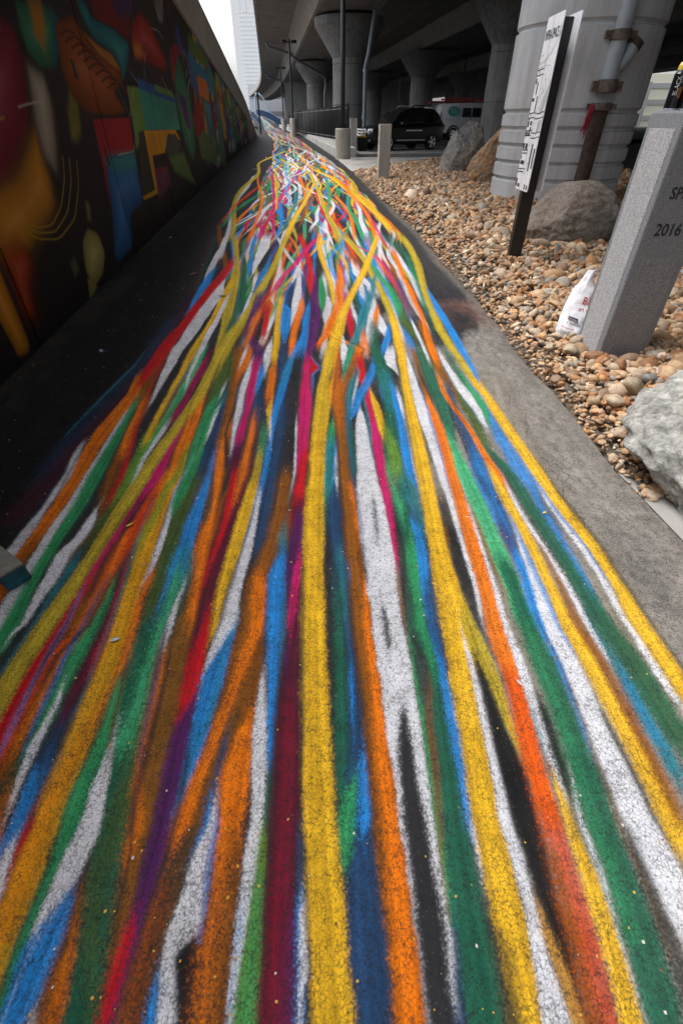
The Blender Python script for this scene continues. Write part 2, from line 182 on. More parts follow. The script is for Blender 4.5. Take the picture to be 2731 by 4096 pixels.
O 0.85 0.018 1.567,-0.471,-0.459 1.691,-0.478,-0.452 1.804,-0.484,-0.438 2.008,-0.496,-0.447 2.185,-0.499,-0.447 2.37,-0.513,-0.475
MR 0.8 0.018 1.804,-0.441,-0.415 2.008,-0.447,-0.423 2.249,-0.456,-0.436
B 1 0.014 1.587,-0.369,-0.35 1.691,-0.375,-0.352 1.804,-0.373,-0.346 1.953,-0.374,-0.352 2.185,-0.383,-0.361 2.456,-0.394,-0.356 2.609,-0.395,-0.349 2.775,-0.389,-0.342 2.957,-0.384,-0.334 3.157,-0.371,-0.334 3.389,-0.363,-0.323
T 0.5 0.02 2.775,-0.397,-0.359 3.055,-0.385,-0.336 3.378,-0.37,-0.335
W 0.9 0.01 2.124,-0.374,-0.362 2.315,-0.396,-0.382
W 1 0.012 0.749,-0.414,-0.405 0.792,-0.415,-0.398 0.849,-0.412,-0.374 0.942,-0.402,-0.339 1.062,-0.403,-0.355 1.164,-0.395,-0.35 1.276,-0.386,-0.345 1.4,-0.377,-0.345 1.537,-0.379,-0.352 1.638,-0.379,-0.354
B 1 0.014 0.38,-0.402,-0.39 0.433,-0.398,-0.382 0.489,-0.403,-0.371 0.572,-0.406,-0.361 0.663,-0.41,-0.357 0.765,-0.414,-0.347 0.849,-0.383,-0.349 0.942,-0.355,-0.342
O 1 0.018 0.299,-0.393,-0.378 0.33,-0.394,-0.373 0.362,-0.395,-0.354 0.451,-0.381,-0.347 0.53,-0.362,-0.33 0.616,-0.345,-0.315 0.663,-0.335,-0.306 0.713,-0.326,-0.3 0.765,-0.32,-0.289 0.849,-0.304,-0.271 0.942,-0.293,-0.247 1.062,-0.31,-0.264 1.164,-0.314,-0.276
BN 0.9 0.016 0.33,-0.332,-0.317 0.362,-0.324,-0.293 0.47,-0.321,-0.3 0.53,-0.318,-0.301 0.594,-0.313,-0.302
B 1 0.014 0.299,-0.338,-0.325 0.362,-0.32,-0.305 0.415,-0.326,-0.308
W 1 0.012 0.039,-0.341,-0.3 0.092,-0.35,-0.315 0.114,-0.353,-0.323 0.137,-0.353,-0.332 0.147,-0.354,-0.309 0.162,-0.353,-0.285 0.187,-0.348,-0.284 0.24,-0.338,-0.288 0.299,-0.334,-0.293 0.362,-0.309,-0.291 0.422,-0.311,-0.299
B 1 0.012 0.039,-0.362,-0.339 0.07,-0.362,-0.345 0.092,-0.36,-0.349 0.11,-0.361,-0.353
KK 0.8 0.02 0.039,-0.301,-0.268 0.092,-0.315,-0.274 0.126,-0.327,-0.277 0.157,-0.328,-0.282
O 1 0.014 0.299,-0.292,-0.222 0.362,-0.289,-0.233 0.451,-0.302,-0.228 0.53,-0.296,-0.232 0.616,-0.267,-0.237 0.639,-0.263,-0.237
OB 0.9 0.03 0.039,-0.269,-0.205 0.114,-0.272,-0.207 0.187,-0.258,-0.207 0.24,-0.262,-0.216 0.299,-0.273,-0.214 0.362,-0.266,-0.239
O 0.75 0.03 0.039,-0.268,-0.244 0.114,-0.276,-0.25 0.187,-0.282,-0.251 0.269,-0.29,-0.249 0.33,-0.296,-0.249
T 0.8 0.02 1.276,-0.245,-0.204 1.357,-0.247,-0.21 1.462,-0.24,-0.22
B 1 0.014 0.47,-0.182,-0.173 0.53,-0.194,-0.173 0.616,-0.206,-0.177 0.713,-0.215,-0.179 0.82,-0.232,-0.181 0.942,-0.245,-0.184 1.062,-0.256,-0.192 1.164,-0.266,-0.199 1.276,-0.239,-0.204
GD 1 0.014 0.362,-0.182,-0.165 0.451,-0.185,-0.168 0.489,-0.186,-0.172
W 1 0.012 0.039,-0.206,-0.192 0.092,-0.211,-0.194 0.137,-0.212,-0.191 0.187,-0.214,-0.186 0.24,-0.214,-0.183 0.299,-0.216,-0.182 0.362,-0.209,-0.18 0.415,-0.212,-0.183 0.489,-0.227,-0.188 0.572,-0.237,-0.199 0.663,-0.238,-0.21 0.738,-0.236,-0.219 0.798,-0.231,-0.226
GY 1 0.014 0.039,-0.194,-0.148 0.114,-0.193,-0.153 0.187,-0.186,-0.157 0.269,-0.185,-0.162 0.362,-0.185,-0.17
G 0.7 0.02 0.039,-0.192,-0.149 0.162,-0.186,-0.156 0.269,-0.185,-0.162
R 1 0.016 2.609,-0.249,-0.174 2.957,-0.254,-0.187 3.055,-0.258,-0.139 3.157,-0.259,-0.181 3.242,-0.252,-0.207 3.378,-0.257,-0.228 3.73,-0.083,-0.052
M 1 0.014 1.804,-0.215,-0.164 2.065,-0.222,-0.159 2.185,-0.233,-0.168 2.315,-0.233,-0.164 2.456,-0.238,-0.169 2.609,-0.249,-0.173 2.775,-0.237,-0.191 3.242,-0.254,-0.219 3.378,-0.257,-0.23
R 1 0.014 1.4,-0.204,-0.144 1.49,-0.209,-0.149 1.587,-0.213,-0.151 1.691,-0.215,-0.152 1.804,-0.204,-0.15 2.008,-0.2,-0.154
MR 1 0.014 0.039,-0.149,-0.077 0.137,-0.154,-0.081 0.24,-0.16,-0.089 0.362,-0.164,-0.094 0.451,-0.168,-0.096 0.572,-0.176,-0.1 0.713,-0.179,-0.109 0.82,-0.182,-0.117 0.942,-0.16,-0.121 1.095,-0.169,-0.132 1.2,-0.188,-0.138 1.316,-0.2,-0.141 1.4,-0.203,-0.144 1.49,-0.206,-0.147 1.587,-0.21,-0.151
P 0.85 0.02 0.765,-0.182,-0.162 0.849,-0.187,-0.159 0.942,-0.187,-0.167 1.062,-0.193,-0.167 1.164,-0.2,-0.164 1.237,-0.202,-0.147 1.316,-0.202,-0.143 1.4,-0.198,-0.144 1.537,-0.184,-0.152
R 0.25 0.04 0.039,-0.132,-0.099 0.213,-0.149,-0.114 0.362,-0.139,-0.119 0.53,-0.15,-0.124 0.687,-0.155,-0.136
P 0.6 0.03 0.039,-0.099,-0.078 0.114,-0.106,-0.078 0.213,-0.1,-0.083
M 1 0.012 0.891,-0.165,-0.155 0.942,-0.174,-0.156 1.029,-0.175,-0.148 1.095,-0.175,-0.147 1.2,-0.169,-0.14 1.268,-0.163,-0.142
W 1 0.01 1.67,-0.229,-0.217 1.804,-0.22,-0.211 2.315,-0.249,-0.239
OB 0.6 0.02 1.357,-0.215,-0.201 1.587,-0.239,-0.216 1.804,-0.279,-0.237
BN 0.8 0.015 0.187,-0.085,-0.064 0.269,-0.091,-0.072 0.362,-0.097,-0.078
B 0.9 0.014 0.081,-0.078,-0.065 0.114,-0.081,-0.061 0.162,-0.084,-0.063 0.213,-0.086,-0.066 0.246,-0.082,-0.071
W 1 0.012 0.085,-0.074,-0.066 0.103,-0.075,-0.056 0.137,-0.077,-0.059 0.187,-0.08,-0.063 0.227,-0.08,-0.068
G 0.9 0.014 1.4,-0.072,-0.059 1.691,-0.079,-0.063 1.804,-0.081,-0.045 2.065,-0.08,-0.019 2.249,-0.067,-0.022 2.37,-0.045,-0.032
T 1 0.016 1.735,-0.079,-0.03 1.804,-0.079,-0.026 1.953,-0.081,-0.017 2.088,-0.082,-0.016
B 1 0.01 1.804,-0.035,-0.015 1.953,-0.03,-0.01 2.088,-0.026,-0.01
W 1 0.01 1.713,-0.017,-0.005 1.804,-0.026,-0.005 1.953,-0.025,-0.01
G 1 0.014 0.26,0.007,0.016 0.299,0.003,0.03 0.362,-0.006,0.044 0.415,0.007,0.048 0.451,0.027,0.055 0.466,0.035,0.058
B 1 0.012 0.336,0.052,0.064 0.362,0.046,0.08 0.415,0.053,0.081 0.489,0.054,0.076 0.542,0.063,0.073
O 0.9 0.02 3.035,0.044,0.101 3.157,0.066,0.125 3.401,0.114,0.181 3.73,-0.131,-0.074 3.956,-0.121,-0.041
OB 1 0.014 0.137,0.104,0.17 0.24,0.095,0.163 0.362,0.084,0.15 0.489,0.08,0.143 0.616,0.071,0.135 0.765,0.058,0.125 0.942,0.042,0.106 1.095,0.033,0.102 1.237,0.024,0.094 1.4,0.016,0.087 1.587,0.008,0.076 1.804,-0.006,0.057 1.953,-0.011,0.052 2.065,-0.015,0.049 2.315,-0.028,0.04 2.609,-0.05,0.036 2.775,-0.029,0.053 2.957,0.01,0.087 3.055,0.04,0.106 3.242,0.08,0.149
O 0.5 0.03 2.315,-0.021,0.016 2.609,-0.041,0.003 2.864,-0.028,0.034
O 0.8 0.018 1.383,0.068,0.085 1.537,0.06,0.079 1.691,0.036,0.079
O 1 0.014 0.039,0.113,0.169 0.114,0.113,0.167 0.187,0.108,0.166 0.269,0.109,0.163 0.362,0.108,0.15 0.489,0.096,0.145 0.616,0.095,0.136 0.713,0.096,0.131 0.82,0.089,0.121 0.942,0.08,0.108 1.129,0.087,0.103
W 1 0.012 0.081,0.168,0.233 0.103,0.167,0.235 0.137,0.166,0.238 0.187,0.163,0.242 0.269,0.158,0.237 0.362,0.15,0.236 0.451,0.143,0.234 0.53,0.137,0.231 0.616,0.133,0.232 0.687,0.128,0.23 0.765,0.125,0.227 0.849,0.119,0.227 0.942,0.109,0.221 1.095,0.104,0.222 1.237,0.094,0.218 1.4,0.085,0.209 1.587,0.076,0.204 1.804,0.08,0.175 1.953,0.084,0.166 2.065,0.082,0.162 2.185,0.082,0.159 2.315,0.079,0.146 2.427,0.099,0.135 2.485,0.109,0.123
K 0.8 0.014 1.349,0.148,0.158 1.417,0.145,0.161 1.537,0.144,0.162 1.638,0.143,0.154
K 0.95 0.012 0.826,0.152,0.158 0.879,0.15,0.171 0.942,0.147,0.169 0.998,0.144,0.162 1.049,0.144,0.15
KK 0.92 0.012 0.039,0.17,0.231 0.092,0.167,0.223 0.137,0.166,0.228 0.187,0.166,0.227 0.269,0.165,0.218 0.362,0.157,0.216 0.415,0.159,0.21 0.489,0.156,0.203 0.55,0.16,0.201 0.616,0.171,0.195 0.678,0.186,0.192
G 0.9 0.012 0.213,0.235,0.246 0.269,0.235,0.245 0.362,0.231,0.246 0.451,0.232,0.246 0.616,0.231,0.243 0.765,0.225,0.236 0.942,0.222,0.234
BN 0.8 0.015 0.039,0.224,0.24 0.137,0.236,0.245 0.213,0.242,0.248
O 0.8 0.018 3.242,0.102,0.158 3.378,0.109,0.176
R 1 0.014 2.775,0.129,0.148 2.864,0.12,0.163 3.055,0.114,0.166 3.242,0.104,0.162
M 1 0.012 1.15,0.215,0.219 1.237,0.215,0.225 1.4,0.209,0.227 1.587,0.197,0.229 1.804,0.179,0.227 1.953,0.171,0.226 2.065,0.164,0.222 2.185,0.165,0.223 2.315,0.163,0.213 2.456,0.156,0.21 2.609,0.144,0.187 2.707,0.17,0.191
R 0.7 0.02 2.384,0.168,0.202 2.531,0.16,0.191 2.69,0.164,0.19
Y 1 0.012 2.148,0.22,0.24 2.315,0.203,0.247 2.531,0.188,0.226 2.724,0.183,0.193
GY 0.9 0.018 1.804,0.229,0.309 1.953,0.237,0.31 2.065,0.234,0.299 2.185,0.239,0.275 2.315,0.232,0.255
GL 0.7 0.02 1.49,0.254,0.279 1.587,0.245,0.283 1.804,0.223,0.243 2.042,0.229,0.244
G 0.9 0.018 0.765,0.28,0.305 0.849,0.277,0.308 0.942,0.261,0.288 1.095,0.262,0.298 1.237,0.257,0.302 1.316,0.266,0.3 1.383,0.285,0.297
B 0.85 0.014 2.315,0.035,0.053 2.456,0.041,0.112 2.609,0.075,0.138 2.775,0.129,0.19 2.957,0.178,0.231 3.055,0.2,0.241 3.157,0.213,0.234
W 0.8 0.012 2.577,0.068,0.083 2.69,0.081,0.096 2.864,0.097,0.12
T 0.8 0.018 1.849,0.049,0.078 2.289,0.036,0.056 2.456,0.031,0.059 2.641,0.032,0.077 2.775,0.045,0.095 2.957,0.083,0.107
GD 0.7 0.02 1.804,0.048,0.083 2.065,0.043,0.077 2.315,0.036,0.063
T 0.7 0.02 2.456,0.276,0.325 2.609,0.259,0.325 2.775,0.255,0.332 2.957,0.235,0.331
B 1 0.014 1.691,0.349,0.371 1.804,0.311,0.362 2.065,0.315,0.362 2.315,0.319,0.368 2.456,0.318,0.362 2.609,0.316,0.356 2.792,0.316,0.341
W 1 0.01 1.638,0.36,0.369 1.804,0.356,0.369 2.065,0.358,0.374 2.315,0.358,0.383 2.456,0.354,0.38 2.641,0.346,0.372
T 0.75 0.025 1.357,0.331,0.36 1.49,0.318,0.361 1.638,0.284,0.362 1.804,0.281,0.336
B 1 0.014 0.362,0.306,0.317 0.415,0.309,0.329 0.451,0.314,0.332 0.489,0.307,0.333 0.572,0.307,0.337 0.663,0.307,0.331 0.713,0.305,0.329 0.765,0.31,0.329 1.062,0.291,0.317 1.129,0.292,0.329 1.237,0.297,0.343 1.4,0.298,0.334 1.547,0.306,0.318
BN 0.9 0.02 0.82,0.309,0.339 0.942,0.294,0.338 1.062,0.301,0.337 1.164,0.321,0.348
G 0.9 0.016 0.942,0.264,0.287 1.095,0.267,0.293 1.237,0.262,0.301 1.4,0.28,0.304
W 0.9 0.012 0.263,0.319,0.326 0.289,0.32,0.328 0.314,0.318,0.331 0.336,0.316,0.33 0.362,0.315,0.331 0.375,0.314,0.325
B 0.8 0.01 0.323,0.316,0.322 0.362,0.313,0.322 0.415,0.315,0.325
YO 1 0.013 3.956,0.413,0.477 4.204,0.407,0.463 4.478,0.393,0.469 4.781,0.377,0.439 5.12,0.35,0.415 5.5,0.308,0.378 5.929,0.281,0.347 6.418,0.221,0.3 6.98,0.135,0.221 7.633,0.022,0.115
Y 1 0.012 0.039,0.342,0.387 0.114,0.332,0.393 0.187,0.329,0.4 0.24,0.331,0.397 0.299,0.328,0.401 0.362,0.324,0.392 0.489,0.331,0.397 0.616,0.332,0.401 0.765,0.338,0.41 0.942,0.34,0.461 1.095,0.347,0.439 1.237,0.352,0.423 1.4,0.359,0.428 1.587,0.362,0.438 1.804,0.363,0.435 2.065,0.37,0.447 2.315,0.372,0.437 2.609,0.382,0.443 2.957,0.394,0.459 3.378,0.399,0.476 3.73,0.409,0.475 4.127,0.411,0.477
YO 1 0.012 0.509,0.477,0.483 0.55,0.474,0.492 0.616,0.462,0.492 0.687,0.452,0.495 0.765,0.433,0.49 0.849,0.416,0.476 0.942,0.411,0.459 1.029,0.428,0.448
OL 0.8 0.03 0.039,0.32,0.35 0.114,0.331,0.356 0.187,0.33,0.344
W 1 0.012 0.039,0.386,0.44 0.114,0.394,0.428 0.187,0.401,0.429 0.227,0.4,0.424 0.269,0.401,0.428 0.314,0.396,0.428 0.362,0.386,0.419 0.451,0.397,0.423 0.53,0.398,0.42 0.616,0.4,0.423 0.713,0.403,0.424 0.82,0.402,0.417 0.91,0.405,0.41
KK 0.85 0.014 0.039,0.461,0.47 0.114,0.449,0.476 0.187,0.439,0.483 0.269,0.431,0.485 0.362,0.421,0.487 0.451,0.422,0.488 0.53,0.42,0.48 0.616,0.422,0.465 0.713,0.424,0.453 0.838,0.423,0.438
YT 0.85 0.012 0.039,0.438,0.465 0.092,0.438,0.46 0.162,0.425,0.445 0.229,0.427,0.432
KK 0.8 0.014 0.879,0.476,0.491 0.942,0.459,0.483 1.095,0.441,0.488 1.237,0.434,0.489 1.4,0.431,0.484 1.49,0.435,0.481 1.617,0.437,0.485
OB 0.7 0.015 1.316,0.426,0.44 1.444,0.433,0.445
W 1 0.011 0.968,0.477,0.49 1.095,0.487,0.505 1.237,0.484,0.504 1.4,0.48,0.498 1.587,0.481,0.507 1.804,0.465,0.504 1.953,0.465,0.511 2.185,0.455,0.509 2.315,0.446,0.505 2.456,0.443,0.511 2.609,0.446,0.504 2.775,0.445,0.496 2.957,0.45,0.49 3.157,0.463,0.486 3.264,0.468,0.481
OB 1 0.016 2.577,0.511,0.543 2.775,0.511,0.542 2.957,0.514,0.543 3.378,0.516,0.547
O 1 0.012 0.362,0.485,0.546 0.451,0.49,0.551 0.53,0.49,0.549 0.616,0.491,0.551 0.713,0.494,0.555 0.82,0.491,0.56 0.942,0.492,0.553 1.095,0.503,0.563 1.237,0.502,0.561 1.4,0.501,0.565 1.587,0.507,0.569 1.804,0.504,0.567 2.065,0.513,0.574 2.315,0.513,0.565 2.456,0.513,0.56 2.641,0.519,0.545
OR 0.75 0.02 0.039,0.468,0.533 0.114,0.473,0.539 0.187,0.478,0.547 0.269,0.483,0.544 0.362,0.487,0.541 0.489,0.491,0.542 0.616,0.492,0.551 0.765,0.493,0.556
OB 0.9 0.03 0.039,0.464,0.497 0.114,0.473,0.497 0.187,0.478,0.507 0.269,0.483,0.506 0.33,0.485,0.506
Y 1 0.012 0.039,0.531,0.577 0.114,0.538,0.582 0.187,0.543,0.586 0.269,0.542,0.587 0.362,0.544,0.571 0.451,0.548,0.576 0.509,0.556,0.563
W 1 0.011 0.415,0.564,0.575 0.451,0.565,0.578 0.489,0.557,0.576 0.55,0.548,0.581 0.616,0.548,0.576 0.713,0.551,0.58 0.82,0.552,0.579 0.942,0.547,0.566 1.095,0.555,0.572 1.237,0.557,0.571 1.587,0.559,0.572 1.804,0.565,0.577
W 1 0.011 0.114,0.58,0.584 0.187,0.584,0.591 0.24,0.583,0.597 0.299,0.579,0.599 0.362,0.578,0.595 0.451,0.593,0.607 0.509,0.603,0.613
KK 0.85 0.016 0.415,0.572,0.588 0.47,0.568,0.597 0.53,0.568,0.602 0.616,0.571,0.603 0.687,0.576,0.595
GL 1 0.014 0.942,0.593,0.669 1.095,0.596,0.657 1.237,0.585,0.661 1.4,0.584,0.648 1.587,0.571,0.649 1.804,0.557,0.63 1.953,0.566,0.617 2.065,0.568,0.605 2.185,0.57,0.592
GD 1 0.016 0.039,0.58,0.653 0.114,0.58,0.665 0.187,0.593,0.671 0.269,0.598,0.674 0.362,0.593,0.666 0.451,0.6,0.678 0.53,0.602,0.678 0.616,0.605,0.682 0.713,0.602,0.682 0.82,0.597,0.682 0.942,0.599,0.667 1.095,0.608,0.66 1.237,0.603,0.658
G 0.5 0.04 0.187,0.598,0.619 0.299,0.602,0.635 0.362,0.598,0.622 0.489,0.604,0.629 0.616,0.616,0.643 0.765,0.611,0.645 0.942,0.609,0.652
P 0.6 0.015 1.164,0.667,0.675 1.237,0.669,0.683 1.357,0.674,0.695 1.462,0.673,0.691
B 0.6 0.03 1.4,0.68,0.71 1.587,0.667,0.699 1.746,0.673,0.707 1.849,0.637,0.706 2.008,0.665,0.708
B 1 0.014 0.55,0.673,0.684 0.616,0.679,0.692 0.713,0.678,0.699 0.82,0.678,0.702 0.942,0.661,0.694 1.029,0.659,0.698 1.164,0.669,0.714 1.292,0.671,0.702
W 1 0.012 0.114,0.709,0.773 0.187,0.702,0.773 0.269,0.699,0.775 0.362,0.685,0.766 0.451,0.686,0.764 0.53,0.686,0.755 0.616,0.686,0.75 0.713,0.691,0.749 0.82,0.692,0.747 0.942,0.684,0.737 1.095,0.699,0.745 1.237,0.707,0.733 1.409,0.721,0.736
KK 0.8 0.015 0.299,0.779,0.786 0.362,0.76,0.776 0.53,0.753,0.766 0.639,0.739,0.76
KK 0.75 0.02 0.039,0.653,0.713 0.114,0.661,0.709 0.187,0.669,0.702 0.269,0.672,0.701 0.362,0.677,0.699
Y 1 0.012 0.299,0.777,0.845 0.362,0.774,0.832 0.451,0.777,0.829 0.53,0.773,0.828 0.616,0.769,0.822 0.713,0.76,0.815 0.82,0.749,0.813 0.942,0.732,0.79 1.029,0.735,0.789 1.164,0.733,0.785 1.316,0.731,0.786 1.49,0.728,0.781 1.691,0.712,0.762 1.804,0.72,0.759 2.008,0.726,0.749
O 1 0.01 1.095,0.834,0.844 1.237,0.823,0.836 1.316,0.811,0.824 1.4,0.803,0.821 1.49,0.795,0.814 1.587,0.781,0.802 1.691,0.758,0.78 1.804,0.747,0.777 1.953,0.71,0.743 2.065,0.711,0.738 2.185,0.699,0.727 2.315,0.687,0.714 2.609,0.628,0.658 2.901,0.63,0.654
OB 0.9 0.012 2.315,0.683,0.703 2.427,0.664,0.685 2.561,0.66,0.682
W 1 0.011 0.792,0.838,0.85 0.849,0.832,0.855 0.942,0.819,0.848 1.029,0.822,0.852 1.095,0.82,0.855 1.164,0.808,0.844 1.237,0.807,0.838 1.316,0.798,0.83 1.4,0.786,0.823 1.49,0.777,0.81 1.587,0.768,0.802 1.724,0.767,0.781
OB 0.9 0.02 0.362,0.806,0.845 0.489,0.812,0.849 0.616,0.813,0.852 0.765,0.814,0.842 0.942,0.786,0.822 1.029,0.789,0.814 1.164,0.797,0.815 1.237,0.797,0.813 1.332,0.789,0.803
T 1 0.016 0.451,0.854,0.89 0.53,0.854,0.896 0.616,0.849,0.89 0.713,0.85,0.892 0.82,0.849,0.879 0.942,0.84,0.853 1.042,0.849,0.862
B 0.45 0.03 0.53,0.86,0.886 0.616,0.856,0.878 0.765,0.856,0.886
GD 1 0.014 0.53,0.896,0.98 0.616,0.89,0.964 0.713,0.882,0.963 0.82,0.874,0.95 0.942,0.848,0.921 1.095,0.846,0.917 1.237,0.834,0.905 1.4,0.815,0.884 1.587,0.793,0.861 1.804,0.788,0.855 2.065,0.739,0.763
GO 0.4 0.04 0.53,0.916,0.976 0.713,0.909,0.956 0.942,0.894,0.937
B 0.75 0.018 1.095,0.898,0.914 1.237,0.895,0.914 1.4,0.881,0.905 1.587,0.861,0.887 1.691,0.864,0.908 1.804,0.841,0.91
B 0.85 0.018 1.794,0.836,0.907 2.121,0.819,0.888 2.547,0.827,0.864
G 1 0.016 2.315,0.811,0.845 2.456,0.81,0.866 2.609,0.799,0.87 2.775,0.781,0.832 2.995,0.779,0.811
W 1 0.012 2.289,0.788,0.815 2.456,0.773,0.82 2.609,0.745,0.811 2.864,0.719,0.781 3.055,0.704,0.751 3.287,0.704,0.73
W 1 0.012 0.663,0.977,1 0.713,0.968,0.997 0.82,0.961,0.99 0.942,0.961,0.983 0.968,0.953,0.972 1.095,0.955,0.985 1.164,0.958,0.983 1.237,0.954,0.977 1.316,0.946,0.975 1.4,0.932,0.967 1.49,0.924,0.957 1.587,0.912,0.936 1.758,0.916,0.936
GD 0.8 0.02 2.775,0.775,0.806 2.957,0.763,0.803 3.378,0.745,0.789
YO 1 0.013 2.775,0.842,0.909 2.957,0.834,0.895 3.157,0.816,0.872 3.378,0.794,0.856 3.73,0.767,0.841 3.956,0.763,0.84 4.204,0.775,0.84 4.478,0.78,0.839 4.781,0.785,0.854 5.12,0.801,0.87 5.5,0.823,0.899 5.929,0.85,0.935 6.418,0.861,0.941 6.98,0.862,0.956 7.633,0.817,0.927
Y 1 0.014 0.616,1.001,1.064 0.713,0.992,1.059 0.82,0.99,1.056 0.942,0.974,1.047 1.095,0.986,1.042 1.164,0.985,1.037 1.237,0.978,1.037 1.316,0.977,1.038 1.4,0.963,1.027 1.49,0.943,1.008 1.587,0.933,1.001 1.691,0.923,0.987 1.804,0.91,0.986 2.609,0.865,0.925 2.864,0.84,0.902
B 1 0.013 2.828,0.885,0.894 2.957,0.882,0.911 3.157,0.881,0.914 3.378,0.858,0.917 3.624,0.854,0.917 3.84,0.854,0.912 4.077,0.846,0.907 4.337,0.837,0.901 4.626,0.843,0.884 4.946,0.857,0.871
T 1 0.016 2.957,0.011,0.035 3.199,0.02,0.071 3.378,0.039,0.092 3.73,0.104,0.185 3.956,0.133,0.21 4.204,0.162,0.245 4.478,0.205,0.284 4.946,0.283,0.346 5.304,0.316,0.362 5.5,0.352,0.394
G 1 0.016 4.204,0.492,0.526 4.478,0.481,0.557 4.946,0.464,0.528 5.5,0.381,0.451 6.165,0.33,0.367
GD 1 0.016 4.781,0.119,0.165 5.304,0.057,0.135 5.929,0.051,0.133
O 1 0.013 3.157,0.646,0.692 3.378,0.644,0.697 3.73,0.652,0.701 3.956,0.675,0.713 4.204,0.675,0.714 4.478,0.665,0.713 4.781,0.655,0.708 5.12,0.664,0.707 5.5,0.642,0.69 5.929,0.65,0.702 6.418,0.648,0.703 6.689,0.643,0.692
B 1 0.014 5.049,0.755,0.799 5.5,0.735,0.795 5.929,0.702,0.765 6.98,0.622,0.673
W 1 0.01 6.264,0.672,0.718 6.689,0.634,0.688
W 1 0.01 5.5,0.725,0.758 5.929,0.708,0.758 6.165,0.695,0.749
G 0.9 0.014 5.12,0.769,0.808 5.581,0.768,0.831
YO 0.9 0.014 6.418,0.603,0.65 6.98,0.546,0.597 7.633,0.535,0.576
W 1 0.01 6.689,0.462,0.511 7.359,0.485,0.558
O 0.8 0.014 5.751,0.571,0.603 5.929,0.541,0.586 6.418,0.472,0.543 6.861,0.425,0.5
W 1 0.01 5.795,0.4,0.444 6.165,0.416,0.479 6.578,0.458,0.5
O 1 0.01 5.884,0.433,0.466 6.264,0.418,0.468 6.633,0.425,0.464
B 1 0.012 5.5,0.404,0.435 5.708,0.383,0.43 6.214,0.35,0.396
B 1 0.012 5.12,0.457,0.484 5.304,0.441,0.495 5.581,0.446,0.472
O 0.9 0.014 5.192,0.534,0.564 5.42,0.502,0.564 5.708,0.481,0.524
OB 0.7 0.02 5.229,0.547,0.657 5.5,0.54,0.675 5.929,0.597,0.663
W 1 0.01 4.337,0.462,0.487 4.626,0.455,0.495 4.814,0.455,0.479
B 1 0.012 4.028,0.496,0.52 4.204,0.482,0.519 4.365,0.477,0.499
W 1 0.01 3.242,0.607,0.633 3.389,0.606,0.634 3.73,0.592,0.62 4.028,0.591,0.604
W 1 0.012 5.049,0.26,0.304 5.192,0.236,0.306 5.5,0.154,0.238 5.708,0.125,0.197 6.069,0.117,0.145
B 1 0.014 5.266,0.129,0.159 5.5,0.102,0.149 6.117,0.072,0.123
W 1 0.012 4.626,0.215,0.247 4.781,0.182,0.249 5.156,0.181,0.23
B 1 0.01 4.595,0.21,0.232 4.781,0.226,0.253
W 1 0.012 4.204,0.233,0.304 4.478,0.258,0.326 4.75,0.303,0.321
O 1 0.014 3.84,0.264,0.287 4.003,0.272,0.317 4.152,0.276,0.342 4.365,0.309,0.343
W 1 0.012 3.666,0.337,0.367 3.84,0.306,0.381 4.127,0.32,0.353
B 1 0.014 3.377,0.295,0.352 3.464,0.308,0.366 3.624,0.338,0.397 3.863,0.371,0.407
W 1 0.012 2.995,0.367,0.391 3.115,0.319,0.386 3.242,0.312,0.397 3.378,0.339,0.401
G 0.9 0.014 6.524,0.286,0.323 6.98,0.24,0.291 7.633,0.177,0.245
W 1 0.01 7.103,0.218,0.256 7.633,0.177,0.218
W 1 0.01 6.315,0.01,0.045 6.689,-0.015,0.041 7.229,-0.035,0.037
O 1 0.01 6.861,0.01,0.054 7.229,-0.042,-0.002
B 1 0.012 6.165,-0.002,0.032 6.578,-0.014,0.022 7.165,-0.002,0.05 7.633,-0.044,0.011
B 1 0.012 7.103,0.373,0.412 7.633,0.349,0.397
O 0.9 0.012 6.861,0.362,0.4 7.103,0.334,0.386 7.633,0.314,0.356
OB 0.9 0.016 5.929,0.02,0.076 6.524,0.118,0.154 6.98,0.068,0.125
OB 0.8 0.016 5.929,0.22,0.275 6.165,0.181,0.25 6.633,0.132,0.169
R 0.9 0.014 3.603,0.08,0.091 3.73,0.067,0.105 3.956,0.058,0.11 4.204,0.057,0.099 4.478,0.042,0.086 4.781,0.026,0.082
M 1 0.014 4.781,0.017,0.082 4.946,0.027,0.065 5.304,0.013,0.049 5.795,-0.007,0.02
W 1 0.01 4.003,0.127,0.143 4.152,0.106,0.144 4.365,0.089,0.119
GD 0.8 0.02 3.377,0.204,0.281 3.73,0.227,0.296 3.956,0.238,0.318
O 0.9 0.016 3.377,0.126,0.211 3.563,0.15,0.205 3.773,0.168,0.191
W 1 0.012 3.157,0.008,0.033 3.242,0.003,0.046 3.377,-0.001,0.055 3.73,0.002,0.014
G 0.9 0.014 2.957,0.015,0.035 3.157,0.029,0.062 3.378,0.048,0.109
W 1 0.011 5.229,-1.421,-1.406 5.5,-1.468,-1.419 5.929,-1.519,-1.445 6.418,-1.566,-1.498 6.98,-1.604,-1.534 7.633,-1.681,-1.612
OB 1 0.014 5.975,-1.362,-1.309 6.418,-1.471,-1.403 6.98,-1.616,-1.55 7.633,-1.763,-1.699
B 1 0.012 4.337,-1.356,-1.328 4.626,-1.391,-1.34 4.946,-1.421,-1.338 5.304,-1.445,-1.357 5.665,-1.46,-1.402
W 1 0.013 3.377,-1.235,-1.15 3.523,-1.232,-1.148 3.73,-1.241,-1.138 3.956,-1.261,-1.143 4.204,-1.264,-1.141 4.478,-1.25,-1.138 4.781,-1.265,-1.117 5.12,-1.246,-1.191 5.42,-1.258,-1.227
